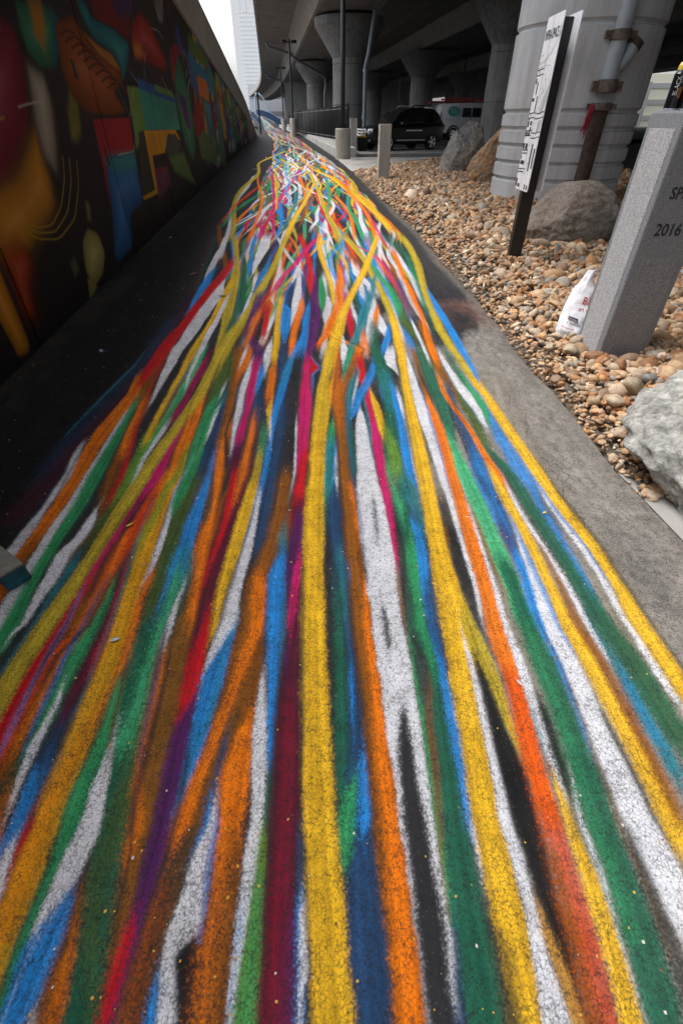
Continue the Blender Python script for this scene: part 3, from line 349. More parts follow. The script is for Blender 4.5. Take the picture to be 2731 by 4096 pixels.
R 1 0.014 2.796,-1.302,-1.261 3.045,-1.331,-1.244 3.328,-1.34,-1.247 3.653,-1.357,-1.251 3.956,-1.315,-1.249 4.204,-1.339,-1.25 4.478,-1.338,-1.264 4.781,-1.336,-1.249 5.12,-1.345,-1.24 5.5,-1.323,-1.225 5.929,-1.32,-1.238 6.214,-1.331,-1.285
Y 1 0.012 3.378,-1.103,-1.046 3.624,-1.103,-1.041 3.84,-1.099,-1.042 4.077,-1.103,-1.051 4.337,-1.116,-1.058 4.626,-1.138,-1.072 4.946,-1.154,-1.112 5.192,-1.16,-1.1
W 1 0.011 3.309,-1.043,-1.004 3.377,-1.039,-0.999 3.523,-1.051,-1.009 3.73,-1.067,-1.016 3.956,-1.061,-1.018 4.204,-1.071,-1.032 4.478,-1.083,-1.044 4.718,-1.091,-1.068
GD 1 0.014 3.73,-0.921,-0.89 3.956,-0.932,-0.88 4.204,-0.938,-0.876 4.478,-0.968,-0.894 4.781,-1.002,-0.912 5.12,-1.04,-0.945 5.5,-1.093,-1.016 5.929,-1.153,-1.071 6.418,-1.21,-1.181
G 0.9 0.014 5.708,-1.115,-1.04 5.929,-1.162,-1.074 6.418,-1.214,-1.178
W 1 0.01 4.912,-1.013,-0.999 5.5,-1.102,-1.081
W 1 0.011 5.581,-0.973,-0.957 5.929,-1.02,-0.961 6.418,-1.056,-0.953 6.98,-1.096,-0.947 7.633,-1.134,-1.003
B 1 0.012 5.623,-1.027,-0.995 5.929,-1.074,-1.018 6.418,-1.125,-1.077 6.98,-1.198,-1.151 7.633,-1.251,-1.189
M 1 0.012 6.578,-1.224,-1.203 6.98,-1.275,-1.219 7.633,-1.323,-1.258
W 1 0.01 6.214,-1.14,-1.117 6.578,-1.211,-1.155 7.165,-1.249,-1.21
Y 0.9 0.012 6.117,-1.125,-1.102 6.418,-1.148,-1.101 6.98,-1.132,-1.081 7.633,-1.155,-1.1
B 1 0.012 4.912,-0.871,-0.843 5.12,-0.883,-0.837 5.5,-0.885,-0.805 6.069,-0.874,-0.829
W 1 0.01 4.283,-0.86,-0.846 4.478,-0.871,-0.843 4.912,-0.881,-0.862 5.12,-0.896,-0.877 5.42,-0.934,-0.888
T 1 0.012 4.152,-0.765,-0.736 4.478,-0.783,-0.733 4.781,-0.78,-0.718 5.192,-0.802,-0.753
P 0.8 0.016 5.192,-0.763,-0.733 5.929,-0.819,-0.785 6.689,-0.895,-0.833
OB 0.8 0.016 4.421,-0.739,-0.687 4.781,-0.713,-0.657 5.192,-0.723,-0.683 5.708,-0.771,-0.718
R 0.9 0.014 4.204,-0.735,-0.685 4.337,-0.747,-0.675 4.626,-0.741,-0.674 4.912,-0.719,-0.658
O 0.85 0.016 3.523,-0.736,-0.692 3.73,-0.732,-0.688 4.077,-0.752,-0.689 4.256,-0.742,-0.692
R 1 0.012 3.624,-0.614,-0.588 3.73,-0.625,-0.576 3.956,-0.641,-0.595 4.204,-0.666,-0.622 4.421,-0.669,-0.634
W 1 0.01 3.73,-0.589,-0.57 3.84,-0.593,-0.568 4.077,-0.591,-0.558
O 0.95 0.013 5.156,-0.694,-0.635 5.5,-0.719,-0.633 5.929,-0.732,-0.658 6.315,-0.717,-0.671
O 0.95 0.013 4.204,-0.628,-0.572 4.478,-0.634,-0.575 4.781,-0.65,-0.578 4.912,-0.605,-0.549
Y 1 0.012 3.377,-0.5,-0.452 3.73,-0.526,-0.477 4.077,-0.556,-0.495 4.478,-0.581,-0.525 4.656,-0.589,-0.53
W 1 0.01 4.204,-0.593,-0.568 4.365,-0.585,-0.568 4.626,-0.658,-0.635 4.912,-0.662,-0.634
W 1 0.011 3.956,-0.417,-0.398 4.204,-0.435,-0.379 4.626,-0.452,-0.373 4.946,-0.461,-0.388 5.304,-0.516,-0.418 5.708,-0.516,-0.447 6.117,-0.488,-0.471
BN 1 0.014 4.31,-0.481,-0.468 4.478,-0.511,-0.461 4.781,-0.529,-0.458 5.049,-0.517,-0.459 5.46,-0.474,-0.464
B 1 0.012 4.912,-0.539,-0.52 5.192,-0.544,-0.505 5.5,-0.54,-0.514
B 1 0.014 3.624,-0.457,-0.412 3.84,-0.488,-0.418 4.077,-0.507,-0.419 4.337,-0.524,-0.44 4.507,-0.534,-0.512
B 1 0.012 4.946,-0.391,-0.366 5.304,-0.42,-0.367 5.708,-0.446,-0.369 6.214,-0.483,-0.425
O 1 0.013 3.377,-0.384,-0.334 3.73,-0.397,-0.345 4.077,-0.4,-0.338 4.337,-0.386,-0.32 4.656,-0.382,-0.351
B 0.9 0.016 3.377,-0.341,-0.246 3.73,-0.307,-0.249 4.077,-0.319,-0.264 4.449,-0.309,-0.274
P 1 0.014 3.287,-0.25,-0.209 3.377,-0.253,-0.186 3.73,-0.254,-0.178 4.204,-0.26,-0.17 4.781,-0.288,-0.207 5.12,-0.295,-0.229 5.54,-0.304,-0.265
R 1 0.013 5.049,-0.311,-0.278 5.5,-0.344,-0.285 5.929,-0.388,-0.325 6.418,-0.451,-0.372 6.98,-0.523,-0.45 7.633,-0.624,-0.528
M 0.95 0.013 4.912,-0.681,-0.629 5.192,-0.675,-0.599 5.5,-0.649,-0.586 5.929,-0.588,-0.514 6.418,-0.522,-0.455 6.98,-0.472,-0.399 7.633,-0.359,-0.284
Y 1 0.012 4.478,-0.081,-0.059 4.781,-0.096,-0.055 5.12,-0.121,-0.068 5.5,-0.16,-0.111 5.929,-0.215,-0.163 6.418,-0.273,-0.21 6.98,-0.327,-0.264 7.633,-0.34,-0.257
W 1 0.01 6.366,-0.205,-0.173 6.98,-0.272,-0.2 7.633,-0.312,-0.223
G 1 0.012 5.839,-0.139,-0.111 6.165,-0.157,-0.111 6.98,-0.213,-0.155
W 1 0.01 4.946,-0.068,-0.049 5.304,-0.105,-0.05 5.708,-0.122,-0.075 6.165,-0.134,-0.103
G 1 0.012 4.283,-0.171,-0.153 4.478,-0.197,-0.149 4.781,-0.213,-0.139 5.12,-0.225,-0.169 5.381,-0.232,-0.196
W 1 0.012 3.956,-0.131,-0.112 4.204,-0.162,-0.081 4.478,-0.144,-0.076 4.814,-0.143,-0.128
B 1 0.012 6.214,-0.325,-0.314 6.418,-0.346,-0.305 6.98,-0.385,-0.321
O 1 0.014 3.523,-0.176,-0.118 3.73,-0.135,-0.074 3.956,-0.125,-0.04 4.204,-0.087,0 4.478,-0.047,0.029 4.781,-0.059,0.022 5.304,-0.044,0.034 5.751,-0.04,0.011 6.069,-0.053,-0.03
Y 1 0.012 0.942,-0.125,-0.047 1.095,-0.134,-0.052 1.237,-0.14,-0.061 1.4,-0.147,-0.065 1.587,-0.155,-0.07 1.804,-0.151,-0.075 2.065,-0.155,-0.079 2.315,-0.151,-0.071 2.609,-0.149,-0.052 2.957,-0.13,-0.041 3.157,-0.127,-0.03 3.378,-0.116,-0.019 3.73,-0.068,0.033 3.956,-0.051,0.04 4.204,-0.028,0.045 4.478,0.023,0.091 4.781,0.061,0.13 5.12,0.124,0.199 5.5,0.183,0.264 5.929,0.251,0.333 6.418,0.316,0.392 6.98,0.39,0.459 7.633,0.477,0.555
YO 0.5 0.02 2.315,-0.151,-0.073 2.69,-0.143,-0.049 2.957,-0.129,-0.043 3.378,-0.116,-0.019
O 0.6 0.02 2.531,-0.062,-0.033 2.775,-0.073,-0.02 3.055,-0.046,-0.001 3.378,-0.041,-0.001
Y 1 0.012 0.039,-0.047,0.031 0.114,-0.055,0.023 0.187,-0.064,0.016 0.269,-0.073,0.007 0.362,-0.082,-0.005 0.489,-0.093,-0.015 0.616,-0.103,-0.026 0.765,-0.114,-0.035 0.942,-0.125,-0.047 1.029,-0.13,-0.049
YO 1 0.014 7.633,-1.557,-1.479 8.623,-1.733,-1.665 9.762,-1.964,-1.872 11.204,-2.202,-2.12 12.665,-2.387,-2.291 14.011,-2.501,-2.39 15.649,-2.525,-2.402 17.685,-2.58,-2.477 19.341,-2.808,-2.717 22.457,-3.279,-3.175 25.884,-3.21,-3.041 30.477,-3.059,-2.92
W 1 0.012 11.204,-2.15,-2.104 12.268,-2.279,-2.195 14.011,-2.381,-2.287 15.065,-2.467,-2.387
W 1 0.012 7.633,-1.663,-1.614 8.047,-1.725,-1.657 8.623,-1.801,-1.74 9.276,-1.899,-1.857
G 0.8 0.012 7.633,-1.679,-1.63 8.623,-1.815,-1.779 9.513,-1.962,-1.903
OR 0.7 0.014 9.276,-2.013,-1.937 10.023,-2.056,-1.995 10.886,-2.132,-2.05 11.893,-2.12,-2.031 13.086,-2.131,-2.043 14.011,-2.112,-2.028
B 1 0.012 12.464,-2.038,-1.953 13.196,-2.077,-1.945
W 1 0.012 10.583,-1.998,-1.934 11.539,-2.069,-1.987 12.464,-2.058,-1.97
G 0.8 0.014 8.623,-1.905,-1.851 9.762,-2.008,-1.928 10.583,-1.988,-1.902 11.369,-1.984,-1.869 12.268,-1.905,-1.831
B 1 0.012 8.831,-1.616,-1.562 9.276,-1.737,-1.674 10.023,-1.909,-1.872
W 1 0.012 7.633,-1.373,-1.301 8.231,-1.485,-1.416 8.939,-1.625,-1.56
B 1 0.012 10.733,-1.708,-1.654 11.714,-1.779,-1.708
W 1 0.012 8.831,-1.571,-1.498 9.762,-1.658,-1.584 10.809,-1.73,-1.664
O 1 0.012 7.633,-1.333,-1.253 8.623,-1.413,-1.359 9.762,-1.492,-1.438 11.204,-1.629,-1.561 12.464,-1.788,-1.721 14.52,-2.146,-2.097 16.609,-2.458,-2.41
W 1 0.012 8.623,-1.314,-1.243 9.762,-1.408,-1.348 10.583,-1.482,-1.44 12.268,-1.721,-1.684
M 1 0.012 7.633,-1.205,-1.124 8.423,-1.252,-1.182 9.161,-1.259,-1.189 10.296,-1.299,-1.226 11.204,-1.328,-1.228 12.268,-1.364,-1.261 13.307,-1.364,-1.324
W 1 0.012 7.633,-1.148,-1.052 8.423,-1.182,-1.112 9.161,-1.236,-1.17
M 1 0.012 7.633,-0.991,-0.94 8.623,-1.112,-1.055 11.204,-1.391,-1.335 14.011,-1.714,-1.653 17.312,-2.143,-2.065 20.284,-2.595,-2.536
P 1 0.014 10.023,-1.002,-0.931 11.539,-1.15,-1.069 13.086,-1.27,-1.182 14.52,-1.307,-1.243
W 1 0.012 12.873,-1.709,-1.631 14.52,-1.709,-1.522 15.649,-1.771,-1.678
M 1 0.012 13.534,-1.426,-1.345 15.649,-1.709,-1.586 18.073,-1.939,-1.886
Y 0.9 0.012 10.296,-1.226,-1.194 12.268,-1.438,-1.389 14.011,-1.653,-1.584 16.277,-1.901,-1.853
B 1 0.014 7.633,-0.94,-0.891 8.831,-0.995,-0.941 10.023,-1.145,-1.053 11.204,-1.256,-1.21
W 1 0.012 10.296,-0.88,-0.828 11.893,-0.92,-0.848 13.086,-1.004,-0.9 14.52,-1.106,-1.048
B 1 0.012 11.204,-0.916,-0.871 12.665,-1.101,-1.038 14.52,-1.206,-1.149
T 0.9 0.012 8.623,-0.921,-0.849 9.762,-0.929,-0.869 11.204,-0.961,-0.871 13.086,-1.095,-1.043
O 0.9 0.012 11.204,-0.735,-0.69 13.086,-0.887,-0.834 15.649,-1.124,-1.062 17.685,-1.364,-1.26
Y 1 0.012 7.633,-0.819,-0.739 8.623,-0.839,-0.751 9.762,-0.837,-0.739 11.204,-0.789,-0.701 13.086,-0.754,-0.686 15.065,-0.752,-0.704
B 1 0.014 8.623,-0.348,-0.313 9.762,-0.469,-0.389 10.886,-0.606,-0.551 12.268,-0.749,-0.676
W 1 0.012 8.423,-0.499,-0.446 9.048,-0.42,-0.364 9.762,-0.469,-0.409 11.204,-0.441,-0.384 12.665,-0.519,-0.468
W 1 0.014 8.231,-0.506,-0.437 9.048,-0.625,-0.55 10.296,-0.807,-0.744
Y 1 0.012 8.423,-0.455,-0.394 9.276,-0.525,-0.458 10.583,-0.612,-0.569
R 0.9 0.012 8.231,-0.146,-0.111 9.048,-0.252,-0.196 9.762,-0.339,-0.289 11.204,-0.475,-0.418 13.086,-0.613,-0.56
YO 1 0.012 7.633,-0.064,0.049 8.623,-0.173,-0.077 9.762,-0.293,-0.205 11.204,-0.427,-0.344 13.086,-0.555,-0.461 15.065,-0.764,-0.662 16.953,-0.919,-0.819 18.478,-1.141,-1.018 21.318,-1.801,-1.619 24.4,-2.658,-2.499
OR 1 0.012 7.633,0.04,0.105 8.047,0.009,0.076 8.831,-0.1,-0.027 9.762,-0.189,-0.129
O 0.7 0.012 9.762,-0.269,-0.209 11.204,-0.282,-0.215 12.268,-0.282,-0.233 14.011,-0.208,-0.152
G 1 0.012 10.296,-0.293,-0.23 11.204,-0.282,-0.215 13.086,-0.326,-0.247 15.649,-0.446,-0.354
B 1 0.012 11.893,-0.227,-0.155 13.086,-0.195,-0.117 14.52,-0.1,-0.043
R 0.9 0.014 10.296,0.011,0.095 11.539,-0.081,0.012 13.086,-0.013,0.04
O 1 0.013 7.633,0.169,0.217 8.831,0.156,0.21 9.762,0.13,0.19 10.583,0.054,0.119 12.268,-0.159,-0.086
B 1 0.012 8.423,0.044,0.097 9.048,0.094,0.131 10.583,0.054,0.097
G 1 0.014 7.633,0.282,0.362 8.831,0.229,0.302 10.296,0.116,0.179 12.268,0.111,0.173
W 1 0.012 8.047,0.328,0.413 9.048,0.29,0.364 10.583,0.312,0.377 12.268,0.259,0.308
B 1 0.014 7.633,0.394,0.474 9.048,0.364,0.42 10.583,0.312,0.355
YO 1 0.012 10.296,0.514,0.577 11.539,0.375,0.442 13.086,0.29,0.374 14.011,0.337,0.398 15.649,0.256,0.33 16.953,0.11,0.19
Y 1 0.012 8.231,0.73,0.833 8.939,0.665,0.776 9.762,0.586,0.7 11.204,0.43,0.566 12.665,0.185,0.33 14.011,-0.013,0.14 15.649,-0.193,-0.046 16.953,-0.421,-0.248 19.802,-1.103,-1.01 25.121,-1.735,-1.605 30.477,-2.438,-2.351
O 0.9 0.013 7.633,0.458,0.523 8.623,0.456,0.51 9.762,0.43,0.51 11.204,0.306,0.397 13.086,0.118,0.222 15.649,-0.076,0.016
R 1 0.012 15.065,0.105,0.149 16.609,0.036,0.121 18.073,-0.094,-0.01 20.284,-0.263,-0.184 22.457,-0.549,-0.445 25.121,-0.746,-0.65
B 1 0.012 11.204,0.091,0.148 12.665,0.14,0.216 14.011,0.203,0.287 15.957,0.095,0.189
Y 1 0.013 7.633,0.49,0.571 8.231,0.567,0.627 9.048,0.607,0.663
"""
EDGE = [(1.34, 1.376), (1.7, 1.34), (1.84, 1.322), (1.97, 1.32), (2.18, 1.327), (2.46, 1.321), (2.72, 1.316), (2.98, 1.282), (3.4, 1.267), (3.83, 1.297), (4.12, 1.276), (4.9, 1.262), (5.66, 1.214), (6.37, 1.153), (7.23, 1.155), (7.88, 1.153), (10.27, 0.935), (14.12, 0.643), (18.52, 0.336), (26.14, -0.309), (44.41, -2.24), (67.92, -4.791), (92.89, -8.907)]
MURAL = """
0.0116,0.007,0.0103 0.1 0 4.269,2.078 5.907,2.184 5.394,1.72 4.839,1.382 4.147,0.988 3.516,0.946 3.22,1.058
0.1878,0.0091,0.0319 0.05 0 4.199,1.813 4.735,1.861 4.923,1.821 4.91,1.635 4.734,1.381 4.394,1.129 3.934,0.954 3.71,0.945 3.401,1.044
0.5149,0.2232,0.0116 0.3 0 3.619,0.954 4.036,0.996 4.479,1.177 4.724,1.278 4.691,1.117 4.67,0.89 4.585,0.741 4.386,0.67 3.954,0.574 3.667,0.516 3.446,0.499 3.338,0.687
0.402,0.0482,0.007 0.35 0 3.462,0.664 3.761,0.631 3.821,0.483 3.641,0.348 3.563,0.187 3.416,0.171 3.4,0.297 3.408,0.464
0.305,0.2831,0.2307 0.2 0 4.946,1.637 5.245,1.585 5.226,1.389 5.033,1.104 4.844,0.935 4.668,1.063 4.724,1.278 4.847,1.484
0.0296,0.1878,0.0976 0.08 0 5.088,1.975 5.686,2.054 6.029,1.993 5.831,1.776 5.483,1.62 5.201,1.614 5.039,1.692 5.028,1.833 5.162,2.072
0.402,0.1878,0.0212 0.15 0 5.39,2.015 5.686,2.054 5.628,1.896 5.419,1.743 5.311,1.814
0.0097,0.1274,0.1878 0.1 0 5.913,2.043 6.041,1.984 5.831,1.776 5.554,1.646 5.68,1.796
0.2232,0.2159,0.0452 0.12 0 5.88,1.572 5.945,1.452 5.785,1.221 5.595,1.147 5.463,1.163 5.576,1.347
0.305,0.0762,0.0116 0.06 0 5.902,1.957 6.541,2.064 6.823,1.922 7.448,1.894 8.014,1.767 7.939,1.635 7.415,1.551 7.786,1.366 7.066,1.329 6.143,1.338 5.839,1.449 5.715,1.633
0.0452,0.013,0.006 0.02 0.05 5.877,1.858 6.193,1.933 6.447,1.935 6.58,1.862
0.0452,0.013,0.006 0.02 0.05 5.996,1.826 6.326,1.902 6.594,1.903 6.736,1.827
0.0452,0.013,0.006 0.02 0.05 6.122,1.793 6.467,1.87 6.75,1.869 6.902,1.789
0.0452,0.013,0.006 0.02 0.05 6.254,1.758 6.617,1.835 6.915,1.833 7.078,1.749
0.0452,0.013,0.006 0.02 0.05 6.394,1.721 6.776,1.799 7.091,1.794 7.267,1.706
0.0452,0.013,0.006 0.02 0.05 6.543,1.681 6.944,1.76 7.28,1.753 7.468,1.66
0.0452,0.013,0.006 0.02 0.05 6.701,1.64 7.124,1.718 7.481,1.709 7.684,1.611
0.0452,0.013,0.006 0.02 0.05 6.869,1.595 7.316,1.674 7.696,1.662 7.916,1.559
0.0452,0.013,0.006 0.02 0.05 7.048,1.548 7.522,1.626 7.928,1.611 8.167,1.502
0.5149,0.2232,0.0319 0.05 0 6.757,1.966 7.194,1.915 7.744,1.888 8.014,1.767 7.692,1.779 7.122,1.854
0.0168,0.2232,0.2623 0.03 0 6.743,2.194 7.071,2.238 7.183,2.126 8.047,2.138 8.867,2.075 8.36,1.787 7.96,1.652 8.035,1.784 7.764,1.904 7.1,1.947 6.872,2.065
0.1714,0.013,0.0212 0.05 0 7.312,2.394 9.235,2.682 9.178,2.322 8.858,2.107 8.067,2.154 7.331,2.143
0.0612,0.0212,0.1022 0.08 0 8.407,2.501 9.881,2.712 9.573,2.469 8.75,2.29 8.349,2.319
0.1878,0.1812,0.2051 0.04 0 11.856,3.034 12.896,3.186 12.126,2.628 11.663,2.599 11.58,2.714
0.3763,0.0168,0.0319 0.02 0 6.275,1.298 7.912,1.315 7.759,0.997 7.114,0.969 6.367,0.991 6.209,1.028
0.3763,0.0168,0.0319 0.02 0 6.271,1.242 6.367,0.991 6.058,0.546 6.18,0.835
0.0252,0.1559,0.4287 0.03 0 6.316,0.948 6.641,0.978 7.758,0.957 7.619,0.412 6.765,0.402 6.579,0.092 5.667,0.054 6.091,0.525
0.0452,0.2623,0.305 0.15 0 6.316,0.948 6.641,0.978 7.758,0.957 7.66,0.799 6.62,0.834
0.007,0.006,0.007 0.03 0 7.96,1.652 8.94,1.713 8.96,1.641 8.335,1.651
0.162,0.305,0.0648 0.03 0 8.16,1.627 8.841,1.636 8.735,1.176 8.23,1.075 7.904,0.973 8.043,1.262
0.5776,0.5776,0.5776 0.01 0.02 8.174,1.661 8.077,1.368 7.969,1.082 7.726,0.971 6.641,0.978
0.0482,0.3278,0.2623 0.02 0 8.782,1.634 11.976,1.568 11.998,1.13 9.216,1.17 8.735,1.176
0.0296,0.107,0.3763 0.02 0 8.871,1.746 10.355,1.694 12.249,1.608 12.178,1.528 10.203,1.582 8.841,1.636
0.1559,0.305,0.0802 0.02 0 10.101,1.726 11.754,1.699 12.033,1.607 10.136,1.644
0.7305,0.3515,0.0176 0.02 0 8.728,1.171 11.363,1.144 11.772,0.978 10.539,1.108 9.853,0.865 8.72,0.877
0.0704,0.0762,0.0578 0.05 0 9.938,0.865 10.42,1.087 11.29,1.094 11.839,0.866 10.863,0.799
0.0482,0.0545,0.0423 0.02 0 8.236,1.165 8.586,1.173 8.457,0.481 7.63,0.507
0.7305,0.3763,0.016 0.01 0 8.61,1.172 8.899,1.168 8.697,0.419 7.661,0.444 7.651,0.489 8.499,0.481
0.2051,0.0529,0.1144 0.1 0 8.875,0.709 9.849,0.68 9.857,0.434 8.595,0.344
0.305,0.0262,0.0452 0.02 0 8.81,0.713 9.771,0.685 9.725,0.652 8.821,0.669
0.1144,0.2232,0.0612 0.1 0 10.119,0.809 11.947,0.778 12.499,0.359 12.946,0.162 10.517,0.56
0.305,0.0232,0.0194 0.05 0 9.106,2.264 9.972,2.517 10.697,2.491 11.751,2.101 11.572,1.947 10.112,1.946 8.924,1.957
0.5776,0.1878,0.0262 0.12 0 9.075,2.076 9.628,2.159 9.796,2.006 9.047,1.969
0.402,0.402,0.402 0.01 0.02 10.578,2.401 11.402,2.466 11.939,2.365
0.0452,0.2051,0.1144 0.03 0 12.66,2.261 13.488,2.298 14.296,1.695 13.845,0.76 12.976,0.53 12.23,0.965 12.033,1.607
0.0976,0.0382,0.1878 0.05 0 12.532,1.725 13.516,1.645 13.55,1.084 12.864,1.182
0.2623,0.0212,0.0319 0.04 0 12.395,2.289 13.266,2.459 14.427,2.423 13.228,2.279 11.934,1.754
0.0452,0.0612,0.305 0.05 0 14.001,2.808 14.316,2.524 14.589,2.351 13.847,2.378 13.559,2.662
0.6308,0.162,0.0212 0.03 0 16.143,2.144 18.567,2.121 18.595,1.688 16.28,1.777
0.0252,0.1878,0.305 0.03 0 15.341,2.465 18.549,2.381 18.728,2.158 15.565,2.207
0.107,0.1812,0.0395 0.05 0 15.673,2.874 19.592,2.712 19.624,2.444 15.393,2.498
0.2623,0.0212,0.013 0.06 0 15.362,1.66 16.759,1.586 16.316,1.077 14.258,0.975 14.125,1.295
0.0319,0.2232,0.3515 0.05 0 17.33,1.669 18.676,1.618 18.444,1.048 17.466,1.217
0.1022,0.1714,0.0612 0.06 0 14.587,0.968 16.618,0.997 18.758,0.435 17.765,0.225 14.632,0.556
0.4287,0.3763,0.1144 0.04 0 4.919,0.425 5.167,0.5 5.419,0.415 5.459,0.233 5.219,0.087 4.862,0.045 4.771,0.206
0.305,0.2831,0.0802 0.05 0 4.758,0.149 4.903,0.129 4.93,0.027 4.655,-0.01
0.1144,0.1144,0.0612 0.08 0 4.481,0.342 4.634,0.352 4.629,0.253 4.491,0.228
0.1878,0.1878,0.0545 0.08 0 5.336,0.693 5.42,0.669 5.321,0.536 5.239,0.562
0.6105,0.2423,0.008 0.05 0 3.355,0.704 3.336,0.546 3.31,0.071 3.244,0.027 3.095,0.055 3.096,0.163 3.069,0.341 3.056,0.551
0.5149,0.3763,0.0212 0.012 0.022 3.951,0.721 4.119,0.662 4.39,0.639 4.696,0.728 4.978,0.9 5.136,1.1
0.5149,0.3763,0.0212 0.012 0.022 3.928,0.7 4.086,0.632 4.41,0.588 4.805,0.675 5.114,0.865 5.287,1.08
0.5149,0.3763,0.0212 0.012 0.022 3.902,0.676 4.05,0.599 4.432,0.531 4.933,0.613 5.274,0.823 5.465,1.056
"""

ZP = [(-50, 0), (85, 0), (100, .4), (112, 1.0), (130, 1.65), (150, 2.0), (170, 2.0)]
WX, WS = -1.86, -.113                       # inner face of the mural wall: x = WX + WS*y
Y0, Y1 = -2.0, 150.0


def gz(y):
    return float(np.interp(y, [p[0] for p in ZP], [p[1] for p in ZP]))


def edge_x(y):
    ys = [e[0] for e in EDGE]
    xs = [e[1] for e in EDGE]
    if y > ys[-1]:
        return float(np.interp(y, [ys[-1], 90, 100, 112, 130, 150], [xs[-1], -9.0, -10.5, -12.9, -16.8, -21.3]))
    return float(np.interp(y, ys, xs))


def wall_x(y):
    if y > 78:
        return float(np.interp(y, [78, 90, 100, 112, 130, 150], [WX + WS * 78, -12.4, -13.9, -16.2, -20.0, -24.6]))
    return WX + WS * y


# ------------------------------------------------------------------ materials
def new_mat(name):
    m = bpy.data.materials.new(name)
    m.use_nodes = True
    nt = m.node_tree
    b = nt.nodes['Principled BSDF']
    return m, nt, b


def N(nt, t, **kw):
    n = nt.nodes.new(t)
    for k, v in kw.items():
        if k in n.inputs:
            n.inputs[k].default_value = v
        else:
            setattr(n, k, v)
    return n


def pos(nt):
    return N(nt, 'ShaderNodeNewGeometry').outputs['Position']


def noise_tex(nt, vec, scale, detail=4, rough=.55):
    n = N(nt, 'ShaderNodeTexNoise')
    n.inputs['Scale'].default_value = scale
    n.inputs['Detail'].default_value = detail
    n.inputs['Roughness'].default_value = rough
    nt.links.new(vec, n.inputs['Vector'])
    return n.outputs['Fac']


def ramp(nt, fac, stops):
    r = N(nt, 'ShaderNodeValToRGB')
    el = r.color_ramp.elements
    el[0].position, el[0].color = stops[0][0], (*stops[0][1], 1)
    el[1].position, el[1].color = stops[-1][0], (*stops[-1][1], 1)
    for p, c in stops[1:-1]:
        e = el.new(p)
        e.color = (*c, 1)
    nt.links.new(fac, r.inputs[0])
    return r.outputs[0]


def mixc(nt, fac, a, b, mode='MIX'):
    m = N(nt, 'ShaderNodeMix', data_type='RGBA', blend_type=mode)
    for sock, v in ((m.inputs[0], fac), (m.inputs[6], a), (m.inputs[7], b)):
        if isinstance(v, (int, float)):
            sock.default_value = v
        elif isinstance(v, tuple):
            sock.default_value = (*v, 1) if len(v) == 3 else v
        else:
            nt.links.new(v, sock)
    return m.outputs[2]


def mathn(nt, op, a, b=0.0):
    m = N(nt, 'ShaderNodeMath', operation=op)
    for i, v in enumerate((a, b)):
        if isinstance(v, (int, float)):
            m.inputs[i].default_value = v
        else:
            nt.links.new(v, m.inputs[i])
    return m.outputs[0]


def bump(nt, b, h, strength=.3, dist=.01):
    n = N(nt, 'ShaderNodeBump')
    n.inputs['Strength'].default_value = strength
    n.inputs['Distance'].default_value = dist
    nt.links.new(h, n.inputs['Height'])
    nt.links.new(n.outputs[0], b.inputs['Normal'])


def plain(name, col, rough=.5, metal=0.0, grain=0.0, scale=40):
    m, nt, b = new_mat(name)
    b.inputs['Roughness'].default_value = rough
    b.inputs['Metallic'].default_value = metal
    p = pos(nt)
    f = noise_tex(nt, p, scale, 5)
    k = max(grain, .12)
    c = ramp(nt, f, [(.3, tuple(x * (1 - k) for x in col)), (.7, tuple(min(1, x * (1 + k)) for x in col))])
    nt.links.new(c, b.inputs['Base Color'])
    if grain:
        bump(nt, b, f, .2, .004)
    return m


def concrete(name, col, streak=.35, fine=90, relief=.25):
    m, nt, b = new_mat(name)
    b.inputs['Roughness'].default_value = .85
    p = pos(nt)
    big = noise_tex(nt, p, .9, 6, .6)
    fin = noise_tex(nt, p, fine, 4, .6)
    mp = N(nt, 'ShaderNodeMapping')
    mp.inputs['Scale'].default_value = (3.5, 3.5, .22)
    nt.links.new(p, mp.inputs[0])
    st = noise_tex(nt, mp.outputs[0], 1.6, 5, .65)
    c = ramp(nt, big, [(.25, tuple(x * .72 for x in col)), (.5, col), (.75, tuple(min(1, x * 1.18) for x in col))])
    c2 = ramp(nt, st, [(.35, (.62, .6, .58)), (.55, (1, 1, 1))])
    c = mixc(nt, streak, c, c2, 'MULTIPLY')
    c3 = ramp(nt, fin, [(.3, (.8, .8, .8)), (.6, (1.05, 1.05, 1.05))])
    c = mixc(nt, .6, c, c3, 'MULTIPLY')
    nt.links.new(c, b.inputs['Base Color'])
    bump(nt, b, fin, relief, .006)
    return m


def stone_mat(name):
    m, nt, b = new_mat(name)
    b.inputs['Roughness'].default_value = .72
    a = N(nt, 'ShaderNodeAttribute', attribute_name='stone')
    p = pos(nt)
    f = noise_tex(nt, p, 45, 5, .65)
    g = noise_tex(nt, p, 220, 3, .6)
    c = mixc(nt, .75, a.outputs['Color'], ramp(nt, f, [(.3, (.62, .56, .5)), (.55, (1, 1, 1)), (.75, (1.25, 1.2, 1.12))]), 'MULTIPLY')
    c = mixc(nt, .5, c, ramp(nt, g, [(.3, (.7, .7, .7)), (.65, (1.15, 1.15, 1.15))]), 'MULTIPLY')
    nt.links.new(c, b.inputs['Base Color'])
    bump(nt, b, f, .35, .006)
    return m


